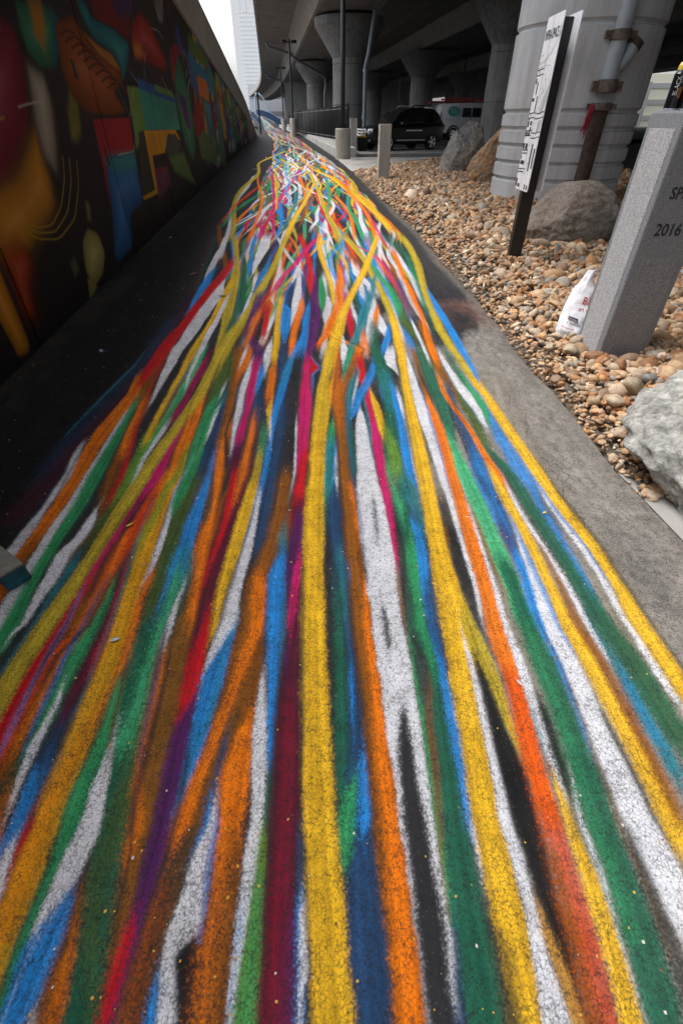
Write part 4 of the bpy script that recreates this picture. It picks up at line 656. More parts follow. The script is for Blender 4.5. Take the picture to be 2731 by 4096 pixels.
def boulder_mat(name, cols, scale=2.2, fs=34, k=1.0):
    m, nt, b = new_mat(name)
    b.inputs['Roughness'].default_value = .8
    tc = N(nt, 'ShaderNodeTexCoord').outputs['Object']
    d = N(nt, 'ShaderNodeTexNoise')
    d.inputs['Scale'].default_value = scale * .8
    d.inputs['Detail'].default_value = 6
    nt.links.new(tc, d.inputs['Vector'])
    wv = mixc(nt, .25, tc, d.outputs['Color'], 'ADD')
    f = noise_tex(nt, wv, scale, 9, .62)
    st = [(.3 + .4 * i / (len(cols) - 1), c) for i, c in enumerate(cols)]
    c = ramp(nt, f, st)
    dw = N(nt, 'ShaderNodeTexNoise')
    dw.inputs['Scale'].default_value = fs * .35
    nt.links.new(tc, dw.inputs['Vector'])
    fine = noise_tex(nt, mixc(nt, .05 * k, tc, dw.outputs['Color'], 'ADD'), fs, 7, .72)
    lo = .42 / k ** 1.4
    c = mixc(nt, .88, c, ramp(nt, fine, [(.3, (lo, lo * .98, lo * .95)), (.5, (.95, .95, .94)), (.68, (1.5 * k ** .3, 1.48 * k ** .3, 1.46 * k ** .3))]), 'MULTIPLY')
    v = N(nt, 'ShaderNodeTexVoronoi', feature='DISTANCE_TO_EDGE')
    v.inputs['Scale'].default_value = 5
    nt.links.new(wv, v.inputs['Vector'])
    crack = ramp(nt, v.outputs['Distance'], [(.0, (.55, .54, .52)), (.05, (1, 1, 1))])
    c = mixc(nt, .45, c, crack, 'MULTIPLY')
    nt.links.new(c, b.inputs['Base Color'])
    hgt = mathn(nt, 'ADD', mathn(nt, 'MULTIPLY', f, 1.2), mathn(nt, 'MULTIPLY', fine, .5))
    bump(nt, b, hgt, min(1, .9 * k), .03 * k)
    return m


def granite_mat(name, lo, mid, hi, relief):
    m, nt, b = new_mat(name)
    b.inputs['Roughness'].default_value = .6
    p = pos(nt)
    v = N(nt, 'ShaderNodeTexVoronoi')
    v.inputs['Scale'].default_value = 420
    nt.links.new(p, v.inputs['Vector'])
    sep = N(nt, 'ShaderNodeSeparateColor')
    nt.links.new(v.outputs['Color'], sep.inputs[0])
    n = noise_tex(nt, p, 260, 4, .75)
    f = mathn(nt, 'ADD', mathn(nt, 'MULTIPLY', sep.outputs[0], .55), mathn(nt, 'MULTIPLY', n, .5))
    c = ramp(nt, f, [(.2, lo), (.5, mid), (.85, hi)])
    nt.links.new(c, b.inputs['Base Color'])
    if relief:
        bump(nt, b, f, relief, .004)
    return m


def asphalt_mat(name, img=None, col=(.035, .035, .037)):
    """weathered asphalt; img carries the flat spray paint on the path"""
    m, nt, b = new_mat(name)
    b.inputs['Roughness'].default_value = .9
    b.inputs['Specular IOR Level'].default_value = .12
    p = pos(nt)
    if img:
        uv = N(nt, 'ShaderNodeUVMap', uv_map='UVMap')
        t = N(nt, 'ShaderNodeTexImage', image=img, interpolation='Linear', extension='EXTEND')
        nt.links.new(uv.outputs[0], t.inputs[0])
        c = t.outputs[0]
    else:
        c = ramp(nt, noise_tex(nt, p, 1.4, 6), [(.3, tuple(x * .8 for x in col)), (.7, tuple(x * 1.25 for x in col))])
    # pits between the stones of the asphalt that the paint does not reach
    dn = N(nt, 'ShaderNodeTexNoise')
    dn.inputs['Scale'].default_value = 90
    dn.inputs['Detail'].default_value = 2
    nt.links.new(p, dn.inputs['Vector'])
    pv = mixc(nt, .012, p, dn.outputs['Color'], 'ADD')
    v = N(nt, 'ShaderNodeTexVoronoi', feature='DISTANCE_TO_EDGE')
    v.inputs['Scale'].default_value = 105
    nt.links.new(pv, v.inputs['Vector'])
    patch = noise_tex(nt, p, 26, 4, .65)
    wide = noise_tex(nt, p, 3.2, 5, .6)
    thr = mathn(nt, 'ADD', mathn(nt, 'MULTIPLY', patch, .36), mathn(nt, 'MULTIPLY', wide, .22))
    spk = noise_tex(nt, pv, 175, 5, .75)
    mid = noise_tex(nt, p, 70, 4, .7)
    q = mathn(nt, 'ADD', mathn(nt, 'MULTIPLY', spk, .62), mathn(nt, 'MULTIPLY', mid, .38))
    cell = mathn(nt, 'MULTIPLY', mathn(nt, 'SUBTRACT', .3, v.outputs['Distance']), .16)
    q = mathn(nt, 'ADD', mathn(nt, 'SUBTRACT', q, cell), mathn(nt, 'MULTIPLY', mathn(nt, 'SUBTRACT', .29, thr), .42))
    pit = ramp(nt, q, [(.375, (1, 1, 1)), (.475, (0, 0, 0))])
    c = mixc(nt, mathn(nt, 'MULTIPLY', pit, .62), c, (.02, .02, .022))
    crk = ramp(nt, mathn(nt, 'SUBTRACT', mathn(nt, 'MULTIPLY', patch, .3), v.outputs['Distance']), [(.03, (0, 0, 0)), (.13, (1, 1, 1))])
    c = mixc(nt, mathn(nt, 'MULTIPLY', crk, .34), c, (.02, .02, .022))
    wear = noise_tex(nt, p, 7, 6, .7)
    c = mixc(nt, .55, c, ramp(nt, wear, [(.28, (.66, .65, .64)), (.5, (1, 1, 1)), (.72, (1.12, 1.12, 1.12))]), 'MULTIPLY')
    nt.links.new(c, b.inputs['Base Color'])
    h = mathn(nt, 'ADD', v.outputs['Distance'], mathn(nt, 'MULTIPLY', noise_tex(nt, p, 320, 3), .25))
    bump(nt, b, h, .45, .006)
    return m


# ------------------------------------------------------------------ mesh builder
class MB:
    def __init__(self):
        self.v, self.f, self.mi, self.sm = [], [], [], []

    def add(self, verts, faces, mat=0, smooth=False, M=None):
        o = len(self.v)
        if M is not None:
            verts = [tuple(M @ Vector(q)) for q in verts]
        self.v += [tuple(q) for q in verts]
        for f in faces:
            self.f.append([o + i for i in f])
            self.mi.append(mat)
            self.sm.append(smooth)
        return self

    def box(self, c, s, rz=0, bev=0.0, mat=0, M=None):
        bm = bmesh.new()
        bmesh.ops.create_cube(bm, size=1)
        bmesh.ops.scale(bm, vec=s, verts=bm.verts)
        if bev:
            bmesh.ops.bevel(bm, geom=bm.edges[:], offset=bev, segments=2, affect='EDGES', profile=.6)
        bmesh.ops.rotate(bm, matrix=Matrix.Rotation(rz, 3, 'Z'), verts=bm.verts)
        bmesh.ops.translate(bm, vec=c, verts=bm.verts)
        bm.verts.index_update()
        self.add([tuple(q.co) for q in bm.verts], [[q.index for q in f.verts] for f in bm.faces], mat, False, M)
        bm.free()
        return self

    def tube(self, path, r, n=10, caps=True, mat=0, M=None):
        P = [Vector(q) for q in path]
        R = r if isinstance(r, (list, tuple)) else [r] * len(P)
        vs_, fs = [], []
        up = Vector((.13, .29, .95))
        for i, q in enumerate(P):
            d = (P[min(i + 1, len(P) - 1)] - P[max(i - 1, 0)]).normalized()
            a = d.cross(up)
            if a.length < 1e-3:
                a = d.cross(Vector((1, 0, 0)))
            a.normalize()
            b_ = d.cross(a)
            for k in range(n):
                t = 2 * math.pi * k / n
                vs_.append(q + (a * math.cos(t) + b_ * math.sin(t)) * R[i])
        for i in range(len(P) - 1):
            for k in range(n):
                fs.append([i * n + k, i * n + (k + 1) % n, (i + 1) * n + (k + 1) % n, (i + 1) * n + k])
        self.add(vs_, fs, mat, True, M)
        if caps:
            self.add([vs_[k] for k in range(n)], [list(range(n))[::-1]], mat, False, M)
            self.add([vs_[-n + k] for k in range(n)], [list(range(n))], mat, False, M)
        return self

    def lathe(self, prof, n=48, c=(0, 0, 0), mat=0, smooth=True, M=None, caps=True):
        """profile of (r, z) points; each step is split so that edges stay crisp"""
        c = Vector(c)
        for (r0, z0), (r1, z1) in zip(prof, prof[1:]):
            vs_ = []
            for r, z in ((r0, z0), (r1, z1)):
                for k in range(n):
                    t = 2 * math.pi * k / n
                    vs_.append((c.x + r * math.cos(t), c.y + r * math.sin(t), c.z + z))
            self.add(vs_, [[k, (k + 1) % n, n + (k + 1) % n, n + k] for k in range(n)], mat, smooth, M)
        if caps:
            for (r, z), fl in ((prof[0], True), (prof[-1], False)):
                if r > 1e-4:
                    ring = [(c.x + r * math.cos(2 * math.pi * k / n), c.y + r * math.sin(2 * math.pi * k / n), c.z + z) for k in range(n)]
                    self.add(ring, [list(range(n))[::-1] if fl else list(range(n))], mat, False, M)
        return self

    def quad(self, a, b, c, d, mat=0):
        return self.add([a, b, c, d], [[0, 1, 2, 3]], mat)

    def loft(self, secs, closed=True, mat=0, smooth=False, caps=True, M=None):
        n = len(secs[0])
        vs_ = [q for s in secs for q in s]
        fs = []
        for i in range(len(secs) - 1):
            for k in range(n if closed else n - 1):
                fs.append([i * n + k, i * n + (k + 1) % n, (i + 1) * n + (k + 1) % n, (i + 1) * n + k])
        self.add(vs_, fs, mat, smooth, M)
        if caps and closed:
            self.add(secs[0], [list(range(n))[::-1]], mat, False, M)
            self.add(secs[-1], [list(range(n))], mat, False, M)
        return self

    def mesh(self, name, mats):
        me = bpy.data.meshes.new(name)
        me.from_pydata(self.v, [], self.f)
        for m in (mats if isinstance(mats, (list, tuple)) else [mats]):
            me.materials.append(m)
        me.polygons.foreach_set('material_index', self.mi)
        me.polygons.foreach_set('use_smooth', self.sm)
        me.update()
        return me

    def build(self, name, mats, parent=None, loc=None, fix=True):
        me = self.mesh(name, mats)
        if fix:
            bm = bmesh.new()
            bm.from_mesh(me)
            bmesh.ops.recalc_face_normals(bm, faces=bm.faces)
            bm.to_mesh(me)
            bm.free()
        return link(name, me, parent, loc)


def link(name, me, parent=None, loc=None):
    o = bpy.data.objects.new(name, me)
    scene.collection.objects.link(o)
    if parent is not None:
        o.parent = parent
    if loc is not None:
        o.location = loc
    return o


def tag(o, label=None, cat=None, group=None, kind=None):
    for k, v in (('label', label), ('category', cat), ('group', group), ('kind', kind)):
        if v:
            o[k] = v
    return o


def empty(name, loc=(0, 0, 0), rz=0.0):
    o = bpy.data.objects.new(name, None)
    scene.collection.objects.link(o)
    o.location = loc
    o.rotation_euler = (0, 0, rz)
    return o


def copy_tree(o, parent=None):
    c = o.copy()
    scene.collection.objects.link(c)
    if parent is not None:
        c.parent = parent
    for ch in list(o.children):
        copy_tree(ch, c)
    return c


def text_geo(s, size=1.0, shear=0.0, space=1.0, bold=0.0):
    cu = bpy.data.curves.new('txt', 'FONT')
    cu.body, cu.size, cu.shear = s, size, shear
    cu.space_character = space
    cu.offset = bold * size
    cu.resolution_u = 3
    ob = bpy.data.objects.new('txt', cu)
    scene.collection.objects.link(ob)
    dg = bpy.context.evaluated_depsgraph_get()
    me = bpy.data.meshes.new_from_object(ob.evaluated_get(dg))
    vs_ = [tuple(q.co) for q in me.vertices]
    fs = [list(p.vertices) for p in me.polygons]
    bpy.data.objects.remove(ob)
    bpy.data.curves.remove(cu)
    bpy.data.meshes.remove(me)
    w = max((q[0] for q in vs_), default=0)
    return vs_, fs, w


# ------------------------------------------------------------------ paint on the path (flat print, laid out in metres on the ground)
def vmap(y):
    return np.log((y + 1.0) / (YN + 1.0)) / math.log((YF + 1.0) / (YN + 1.0))


YN, YF = -0.1, 135.0
NR, NC = 2800, 1500
rows_y = (YN + 1.0) * ((YF + 1.0) / (YN + 1.0)) ** (np.arange(NR) / (NR - 1)) - 1.0
XL = np.array([wall_x(y) for y in rows_y])
XR = np.array([edge_x(y) for y in rows_y])


def fbm(h, w, cells, seed, octs=4):
    rs = np.random.RandomState(seed)
    out = np.zeros((h, w), np.float32)
    amp, tot = 1.0, 0
    for o in range(octs):
        ch, cw = int(cells[0] * 2 ** o) + 2, int(cells[1] * 2 ** o) + 2
        g = rs.rand(ch, cw).astype(np.float32)
        yy = np.linspace(0, ch - 1.001, h)
        xx = np.linspace(0, cw - 1.001, w)
        y0, x0 = yy.astype(int), xx.astype(int)
        fy, fx = (yy - y0).astype(np.float32)[:, None], (xx - x0).astype(np.float32)[None]
        fy, fx = fy * fy * (3 - 2 * fy), fx * fx * (3 - 2 * fx)
        a = g[y0][:, x0] * (1 - fx) + g[y0][:, x0 + 1] * fx
        b = g[y0 + 1][:, x0] * (1 - fx) + g[y0 + 1][:, x0 + 1] * fx
        out += amp * (a * (1 - fy) + b * fy)
        tot += amp
        amp *= .55
    return out / tot


def path_image():
    img = np.empty((NR, NC, 3), np.float32)
    blot = fbm(NR, NC, (40, 14), 3, 5)
    base = np.array(PALETTE['K'], np.float32)
    img[:] = base * (.75 + .55 * blot)[..., None]
    grain = nrs.rand(NR, NC).astype(np.float32)
    gritty = fbm(NR, NC, (330, 130), 31, 3)
    g2 = (grain + np.roll(grain, 1, 0) + np.roll(grain, 1, 1) + np.roll(grain, (1, 1), (0, 1))) / 4
    g2 = np.clip((g2 - .5) * 1.7 + .5, 0, 1)
    wav = fbm(NR, NC, (160, 60), 8, 3)
    u = (np.arange(NC) + .5) / NC
    W = XR - XL
    # worn grey asphalt, dusty edge and a reddish stain on the right side
    yy = rows_y[:, None]
    xx = XL[:, None] + u[None] * W[:, None]
    dist = (XR[:, None] - xx)

    def lay(col, a):
        c = np.array(col, np.float32)
        img[:] = img * (1 - a[..., None]) + c * a[..., None]
    a = np.clip((4.15 - yy + (blot - .5) * 3.0) / .5, 0, 1) * np.clip((1.15 - dist + (blot - .5) * .9) / .35, 0, 1) * np.clip((xx - .1) / .4, 0, 1)
    lay((.3, .278, .25), a * (.72 + .28 * blot))
    a = np.clip((4.4 - yy) / .2, 0, 1) * np.clip((blot - .52) * 5, 0, 1) * np.clip((.9 - dist) / .2, 0, 1)
    lay((.1, .094, .088), a * .55)
    a = np.clip(1 - ((yy - 4.25) / .45) ** 2 - ((dist - .16) / .42) ** 2, 0, 1)
    lay((.19, .098, .075), np.sqrt(a) * np.clip(.1 + 1.9 * (blot - .3), 0, .85))
    a = np.clip(1 - ((yy - 3.75) / .45) ** 2 - ((dist - .62) / .2) ** 2 + (blot - .5) * 1.2, 0, 1)
    lay((.028, .028, .03), np.clip(a * 2.2, 0, 1) * .85)
    a = np.clip((yy - 4.5) / .8, 0, 1) * np.clip((.5 - dist) / .4, 0, 1)
    lay((.06, .056, .053), a * (.35 + .6 * blot))
    a = np.clip((.1 - dist + (blot - .5) * .1) / .06, 0, 1) * np.clip((14 - yy) / 4, 0, 1)
    lay((.2, .18, .16), a * .6)

    img *= (.62 + .76 * gritty)[..., None]

    def stripe(col, alpha, soft, ys, xl, xr, fade=True):
        ys, xl, xr = np.asarray(ys, float), np.asarray(xl, float), np.asarray(xr, float)
        for end in (0, -1):           # run each stripe a little past its last measured point
            nx_ = 1 if end == 0 else -2
            e = .055 * (ys[end] + .5) * (-1 if end == 0 else 1)
            k = e / (ys[end] - ys[nx_] + (1e-6 if ys[end] == ys[nx_] else 0))
            k = max(-1.0, min(1.0, k))
            cl_, cr_ = xl[end] + (xl[end] - xl[nx_]) * k, xr[end] + (xr[end] - xr[nx_]) * k
            if cr_ < cl_:
                cl_ = cr_ = (cl_ + cr_) / 2
            if end == 0:
                ys, xl, xr = np.r_[ys[0] + e, ys], np.r_[cl_, xl], np.r_[cr_, xr]
            else:
                ys, xl, xr = np.r_[ys, ys[-1] + e], np.r_[xl, cl_], np.r_[xr, cr_]
        r0, r1 = np.searchsorted(rows_y, ys[0]), np.searchsorted(rows_y, ys[-1])
        if ys[0] < .12:
            r0 = 0
        if r1 - r0 < 2:
            return
        ry = rows_y[r0:r1]
        bright = min(col) > .5
        l, r = np.interp(ry, ys, xl), np.interp(ry, ys, xr)
        wl, ww = XL[r0:r1], W[r0:r1]
        sf = np.maximum(soft * (.95 if bright else 1.35), .0012 * ry)
        c0 = int(np.floor(((l - sf * 2 - wl) / ww).min() * NC))
        c1 = int(np.ceil(((r + sf * 2 - wl) / ww).max() * NC))
        c0, c1 = max(0, c0), min(NC, c1)
        if c1 - c0 < 1:
            return
        x = wl[:, None] + u[None, c0:c1] * ww[:, None]
        wob = (wav[r0:r1, c0:c1] - .5) * np.minimum(.016, .14 * (r - l))[:, None]
        d = np.minimum(x - l[:, None] + wob, r[:, None] - x - wob)
        a = np.clip(d / sf[:, None] * .5 + .5, 0, 1)
        a = a * a * (3 - 2 * a)
        if fade:
            L = .075 * (ry + .7)
            fe = np.ones_like(ry)
            if ys[0] > .2:
                fe *= np.clip((ry - ys[0]) / L, 0, 1)
            fe *= np.clip((ys[-1] - ry) / L, 0, 1)
            a *= fe[:, None]
        near = np.clip(1.35 - ry / 9, .15, 1)[:, None]
        ag = np.clip((a + (g2[r0:r1, c0:c1] - .5) * .62 - .5) * 1.9 + .5, 0, 1)
        a2 = (a * (1 - .75 * near) + ag * .75 * near)
        a2 = np.where(a <= .01, 0, np.where(a > .985, 1, a2)) * (max(alpha, .97) if max(col) < .03 and alpha > .8 else alpha * (.97 if bright else .94))
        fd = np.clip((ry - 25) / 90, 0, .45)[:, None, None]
        lat = np.clip((x - l[:, None]) / np.maximum(r - l, .004)[:, None], -.5, 1.5)
        tone = .86 + .28 * wav[r0:r1, c0:c1]
        if not bright:
            p1, p2, p3 = sr.random() * 6.28, sr.random() * 6.28, sr.random() * 6.28
            sl = np.sin(lat * 7.5 + p1 + .9 * np.sin(ry * 1.3 + p2)[:, None]) * .12 + np.sin(lat * 19 + p3 + .7 * np.sin(ry * 2.1 + p1)[:, None]) * .09
            tone = tone * (1 + sl)
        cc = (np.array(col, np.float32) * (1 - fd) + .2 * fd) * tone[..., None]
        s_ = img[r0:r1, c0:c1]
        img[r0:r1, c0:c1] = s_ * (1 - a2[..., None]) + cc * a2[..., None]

    sr = random.Random(15)
    rr = random.Random(4)
    names = ['W', 'W', 'W', 'Y', 'Y', 'YO', 'O', 'B', 'B', 'GL', 'G', 'R', 'M', 'T', 'OB', 'GD', 'P']

    def limits(y):     # painted band, measured from the wall
        L = float(np.interp(y, [3.6, 5.5, 8, 12, 17, 22, 30, 45, 80, 130], [-1.15, -1.35, -1.75, -1.85, -2.35, -2.65, -3.55, -5.1, -10.1, -17.0]))
        R = edge_x(y) - float(np.interp(y, [3.6, 5.5, 8, 12, 20, 30, 50, 80, 130], [.55, .45, .22, .18, .22, .5, .7, .9, .9]))
        return L, R

    def squiggle(ya, yb, wd, col, al, calm=1.0):
        n = 60
        ys = np.linspace(ya, yb, n)
        ph, ph2 = rr.random() * 6.28, rr.random() * 6.28
        wl = rr.uniform(.5, 1.1) * (ya + 6) * .9
        q0 = rr.random()
        q1 = min(1, max(0, q0 + rr.uniform(-.5, .5)))
        am = rr.uniform(.03, .13) * calm
        xs = []
        for i, y in enumerate(ys):
            L, R = limits(y)
            t = i / (n - 1)
            q = q0 + (q1 - q0) * t + am * math.sin(6.283 * (y - ya) / wl + ph) + .03 * calm * math.sin(6.283 * (y - ya) / (wl * .43) + ph2)
            q = q % 2.0
            q = 2 - q if q > 1 else q
            q = .02 + .96 * (q * q * (3 - 2 * q) * .35 + q * .65)
            xs.append(L + (R - L) * q)
        xs = np.array(xs)
        h = wd * .5 * np.clip(1 + (ys - 14) * .006, 1, 1.5) * np.clip(np.sin(np.linspace(.12, 3.02, n)) * 2.6, 0, 1)
        stripe(PALETTE[col], al, .012, ys, xs - h, xs + h)
    lines = [ln.split() for ln in STRIPES.strip().splitlines()]
    far, nearl, frag = [], [], []
    for ln in lines:
        pts = np.array([[float(q) for q in t.split(',')] for t in ln[3:]])
        if pts[0, 0] > 7.6 and len(pts) < 4:
            continue
        if 3.9 < pts[0, 0] < 26 and len(pts) <= 4 and pts[-1, 0] - pts[0, 0] < .45 * pts[0, 0]:
            e = .16 * pts[0, 0]
            d0 = (pts[0] - pts[1]) / max(.05, abs(pts[0, 0] - pts[1, 0])) * e
            d1 = (pts[-1] - pts[-2]) / max(.05, abs(pts[-1, 0] - pts[-2, 0])) * e
            wd = np.median(pts[:, 2] - pts[:, 1])
            wd = min(max(wd, .05), .1)

            def endpt(p_, d_):
                m_ = (p_[1] + p_[2] + d_[1] + d_[2]) / 2
                return np.array([p_[0] + d_[0], m_ - wd / 2, m_ + wd / 2])
            pts = np.vstack([endpt(pts[0], d0), pts, endpt(pts[-1], d1)])
            frag.append((ln, pts))
            continue
        (far if pts[0, 0] > 7.6 else nearl).append((ln, pts))
    for ln, pts in frag:
        ys = np.linspace(pts[0, 0], pts[-1, 0], 40)
        stripe(PALETTE[ln[0]], float(ln[1]) * .88, .02, ys, np.interp(ys, pts[:, 0], pts[:, 1]), np.interp(ys, pts[:, 0], pts[:, 2]))
    for i in range(30):
        ya = rr.uniform(3.7, 7.5)
        squiggle(ya, ya + rr.uniform(4.5, 8), rr.uniform(.035, .055), rr.choice(names), .8, .45)
    for i in range(105):
        ya = rr.uniform(7.0, 17)
        squiggle(ya, ya + rr.uniform(7, 16), rr.uniform(.045, .075), rr.choice(names), .95)
    for ln, pts in far:
        # rounded course between the measured points
        ys = np.linspace(pts[0, 0], pts[-1, 0], 60)
        k = np.ones(7) / 7
        def sm(a):
            b = np.interp(ys, pts[:, 0], a)
            return np.convolve(np.pad(b, 3, mode='edge'), k, mode='valid')
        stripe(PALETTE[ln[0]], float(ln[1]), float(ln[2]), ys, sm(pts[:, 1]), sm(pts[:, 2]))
    for i in range(70):
        ya = 15 + 42 * rr.random() ** 1.5
        squiggle(ya, ya + rr.uniform(8, 20) * (1 + ya / 60), rr.uniform(.04, .065), rr.choice(names[1:]), .9)
    for i in range(70):
        ya = 50 + 75 * rr.random()
        squiggle(ya, ya + rr.uniform(10, 25), rr.uniform(.045, .065), rr.choice(names[2:]), .85)
    def eased(pts):
        # even out the hand-measured points: resample along the view-independent log distance and average
        q = np.log(pts[:, 0] + .8)
        n = 90
        t = np.linspace(q[0], q[-1], n)
        k = 13
        ker = np.hanning(k + 2)[1:-1]
        ker /= ker.sum()

        def sm(a):
            b = np.interp(t, q, a)
            lo = 2 * b[0] - b[1:k // 2 + 1][::-1]
            hi = 2 * b[-1] - b[-k // 2:-1][::-1]
            return np.convolve(np.r_[lo, b, hi], ker, mode='valid')[:n]
        return np.exp(t) - .8, sm(pts[:, 1]), sm(pts[:, 2])
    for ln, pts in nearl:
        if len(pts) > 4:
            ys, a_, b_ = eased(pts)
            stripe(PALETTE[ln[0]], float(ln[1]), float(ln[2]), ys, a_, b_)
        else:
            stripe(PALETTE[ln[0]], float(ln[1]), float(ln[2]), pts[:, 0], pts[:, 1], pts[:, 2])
    # thin dribbled streaks that follow the edges of the near stripes
    for ln, pts in nearl:
        w_ = np.median(pts[:, 2] - pts[:, 1])
        if len(pts) < 4 or w_ < .035 or pts[-1, 0] > 4.3 or ln[0] in ('KG', 'KK', 'K'):
            continue
        for q in range(2):
            if rr.random() > .62:
                continue
            t = rr.choice([rr.uniform(-.1, .05), rr.uniform(.95, 1.1)])
            span = pts[-1, 0] - pts[0, 0]
            ya = pts[0, 0] + span * rr.uniform(0, .5)
            yb = ya + span * rr.uniform(.3, .6)
            ys = np.linspace(ya, min(yb, pts[-1, 0]), 24)
            c_ = np.interp(ys, pts[:, 0], pts[:, 1] * (1 - t) + pts[:, 2] * t)
            h = rr.uniform(.004, .011) * (1 + .1 * ya) * np.sin(np.linspace(.25, 2.9, 24))
            stripe(PALETTE[rr.choice(['K', 'K', 'K', 'K', 'BN', 'B', 'OB', 'T', 'SL', 'BR'])], rr.uniform(.45, .85), .01, ys, c_ - h, c_ + h)
    # cracks and chips of the bare right side
    for q in range(7):
        y0_ = rr.uniform(1.3, 4.2)
        x0_ = edge_x(y0_) - rr.uniform(.02, .45)
        ys = np.linspace(y0_, y0_ + rr.uniform(.25, .9), 20)
        jit = np.cumsum([rr.uniform(-.022, .022) for _ in ys]) - (ys - y0_) * .05
        stripe((.035, .033, .03), .7, .003, ys, x0_ + jit - .002, x0_ + jit + .002)
    # pale grit by the wall and on the darkest asphalt
    a = np.clip((.32 - (xx - XL[:, None]) + (blot - .5) * .4) / .25, 0, 1) * np.clip((blot - .36) * 4, 0, 1)
    lay((.05, .043, .034), a * .6)
    spk = (grain > .986) & (np.roll(grain, 2, 1) > .35)
    dark = img.max(2) < .06
    img[spk & dark] += .07
    # pale grey overlap of dust in the far bend
    im = bpy.data.images.new('path_paint', NC, NR, alpha=False, float_buffer=True)
    im.colorspace_settings.name = 'Non-Color'
    buf = np.ones((NR, NC, 4), np.float32)
    buf[..., :3] = np.clip(img, .004, .9)
    im.pixels.foreach_set(buf.ravel())
    im.update()
    im.pack()
    return im


def build_path():
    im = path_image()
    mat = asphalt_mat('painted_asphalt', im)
    ys = [Y0, -1.2, -.6] + list((YN + 1.0) * ((Y1 + 1.0) / (YN + 1.0)) ** (np.arange(260) / 259) - 1.0)
    cols = 14
    v, f, uvs = [], [], []
    for y in ys:
        a, b = wall_x(y) - .02, edge_x(y)
        if y > YF:
            pass
        for i in range(cols + 1):
            t = i / cols
            x = a + (b - a) * t
            v.append((x, y, gz(y) + (0.0 if y > 1 else 0)))
            vv = float(vmap(y)) if y > YN else 0.0
            uvs.append((t, vv))
    for r in range(len(ys) - 1):
        for i in range(cols):
            k = r * (cols + 1) + i
            f.append([k, k + 1, k + cols + 2, k + cols + 1])
    me = bpy.data.meshes.new('path')
    me.from_pydata(v, [], f)
    uvl = me.uv_layers.new(name='UVMap')
    li = np.empty(len(me.loops), np.int32)
    me.loops.foreach_get('vertex_index', li)
    uvl.data.foreach_set('uv', np.array(uvs, np.float32)[li].ravel())
    me.materials.append(mat)
    o = link('path', me)
    tag(o, 'dark asphalt path covered in sprayed streams of coloured stripes', kind='structure')
    return o


build_path()

# ------------------------------------------------------------------ ground, plaza, kerbs
M_ASPH = asphalt_mat('lot_asphalt', None, (.04, .04, .042))
M_CONC = concrete('pale_concrete', (.42, .41, .39), .15)
M_CONCD = concrete('kerb_concrete', (.3, .3, .29), .3)
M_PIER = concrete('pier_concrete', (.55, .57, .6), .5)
M_PIER_SHADED = concrete('shaded_column_concrete', (.27, .27, .27), .95)  # pier concrete darkened for the far columns, under-deck shade kept in the colour
M_DECK = concrete('deck_concrete', (.33, .308, .278), .85)
M_WEB = concrete('girder_concrete', (.47, .44, .395), .7)
M_BLACK = plain('black_paint', (.012, .012, .013), .35)
M_DARK = plain('dark_rubber', (.015, .015, .015), .8)
M_STEEL = plain('weathered_galvanised_steel', (.33, .37, .42), .55, .2, .25, 18)
M_SOIL = plain('soil', (.13, .1, .075), .95, 0, .5, 30)
M_WHITE = plain('white_panel', (.82, .83, .88), .35)
M_INK = plain('black_ink', (.02, .02, .022), .5)
M_GREYINK = plain('grey_ink', (.42, .43, .46), .5)

g = MB()
S = 900
g.quad((-S, -S, -.12), (S, -S, -.12), (S, S, -.12), (-S, S, -.12))
tag(g.build('ground', M_ASPH), kind='structure')

# soil under the stones
bed = MB()
pts = []
for y in [-2.5, 0, 1.2] + list(np.linspace(1.86, 18.6, 30)):
    pts.append((edge_x(y) + (.01 if y > 1.8 else .7), y))
nb = len(pts)
vs_ = []
for x, y in pts:
    for k in range(9):
        t = k / 8
        xx = x + (9.5 - x) * t
        yy = y + (t * (xx - x) * 1.4 * max(0, y - 6) / 13)
        vs_.append((xx, yy, -.035 + .05 * min(1, t * 5)))
bed.add(vs_, [[r * 9 + k, r * 9 + k + 1, r * 9 + k + 10, r * 9 + k + 9] for r in range(nb - 1) for k in range(8)], 0, True)
tag(bed.build('soil_bed', M_SOIL), kind='structure')

# pale concrete pad beyond the stones
pad = MB()
pad_pts = [(edge_x(18.55) + .005, 18.55), (4.0, 23.75), (12, 35), (12.4, 36.4), (4.6, 26.15), (.42, 25.55), (edge_x(25.2) + .01, 25.2)]
pad.add([(x, y, .012) for x, y in pad_pts], [list(range(len(pad_pts)))])
pad.add([(x, y, -.1) for x, y in pad_pts] + [(x, y, .012) for x, y in pad_pts], [[i, (i + 1) % 7, 7 + (i + 1) % 7, 7 + i] for i in range(7)])
o = pad.build('concrete_pad', M_CONC)
tag(o, kind='structure')
js = MB()
for k in range(1, 3):
    a = Vector((edge_x(18.55) + .1, 18.6 + k * 2.6, .0135))
    b = Vector((4.3 + k * .9, 23.9 + k * 2.0, .0135))
    d = (b - a).normalized().cross(Vector((0, 0, 1))) * .03
    js.quad(a - d, a + d, b + d, b - d)
js.build('expansion_joint', plain('joint_filler', (.05, .05, .05), .9), o)

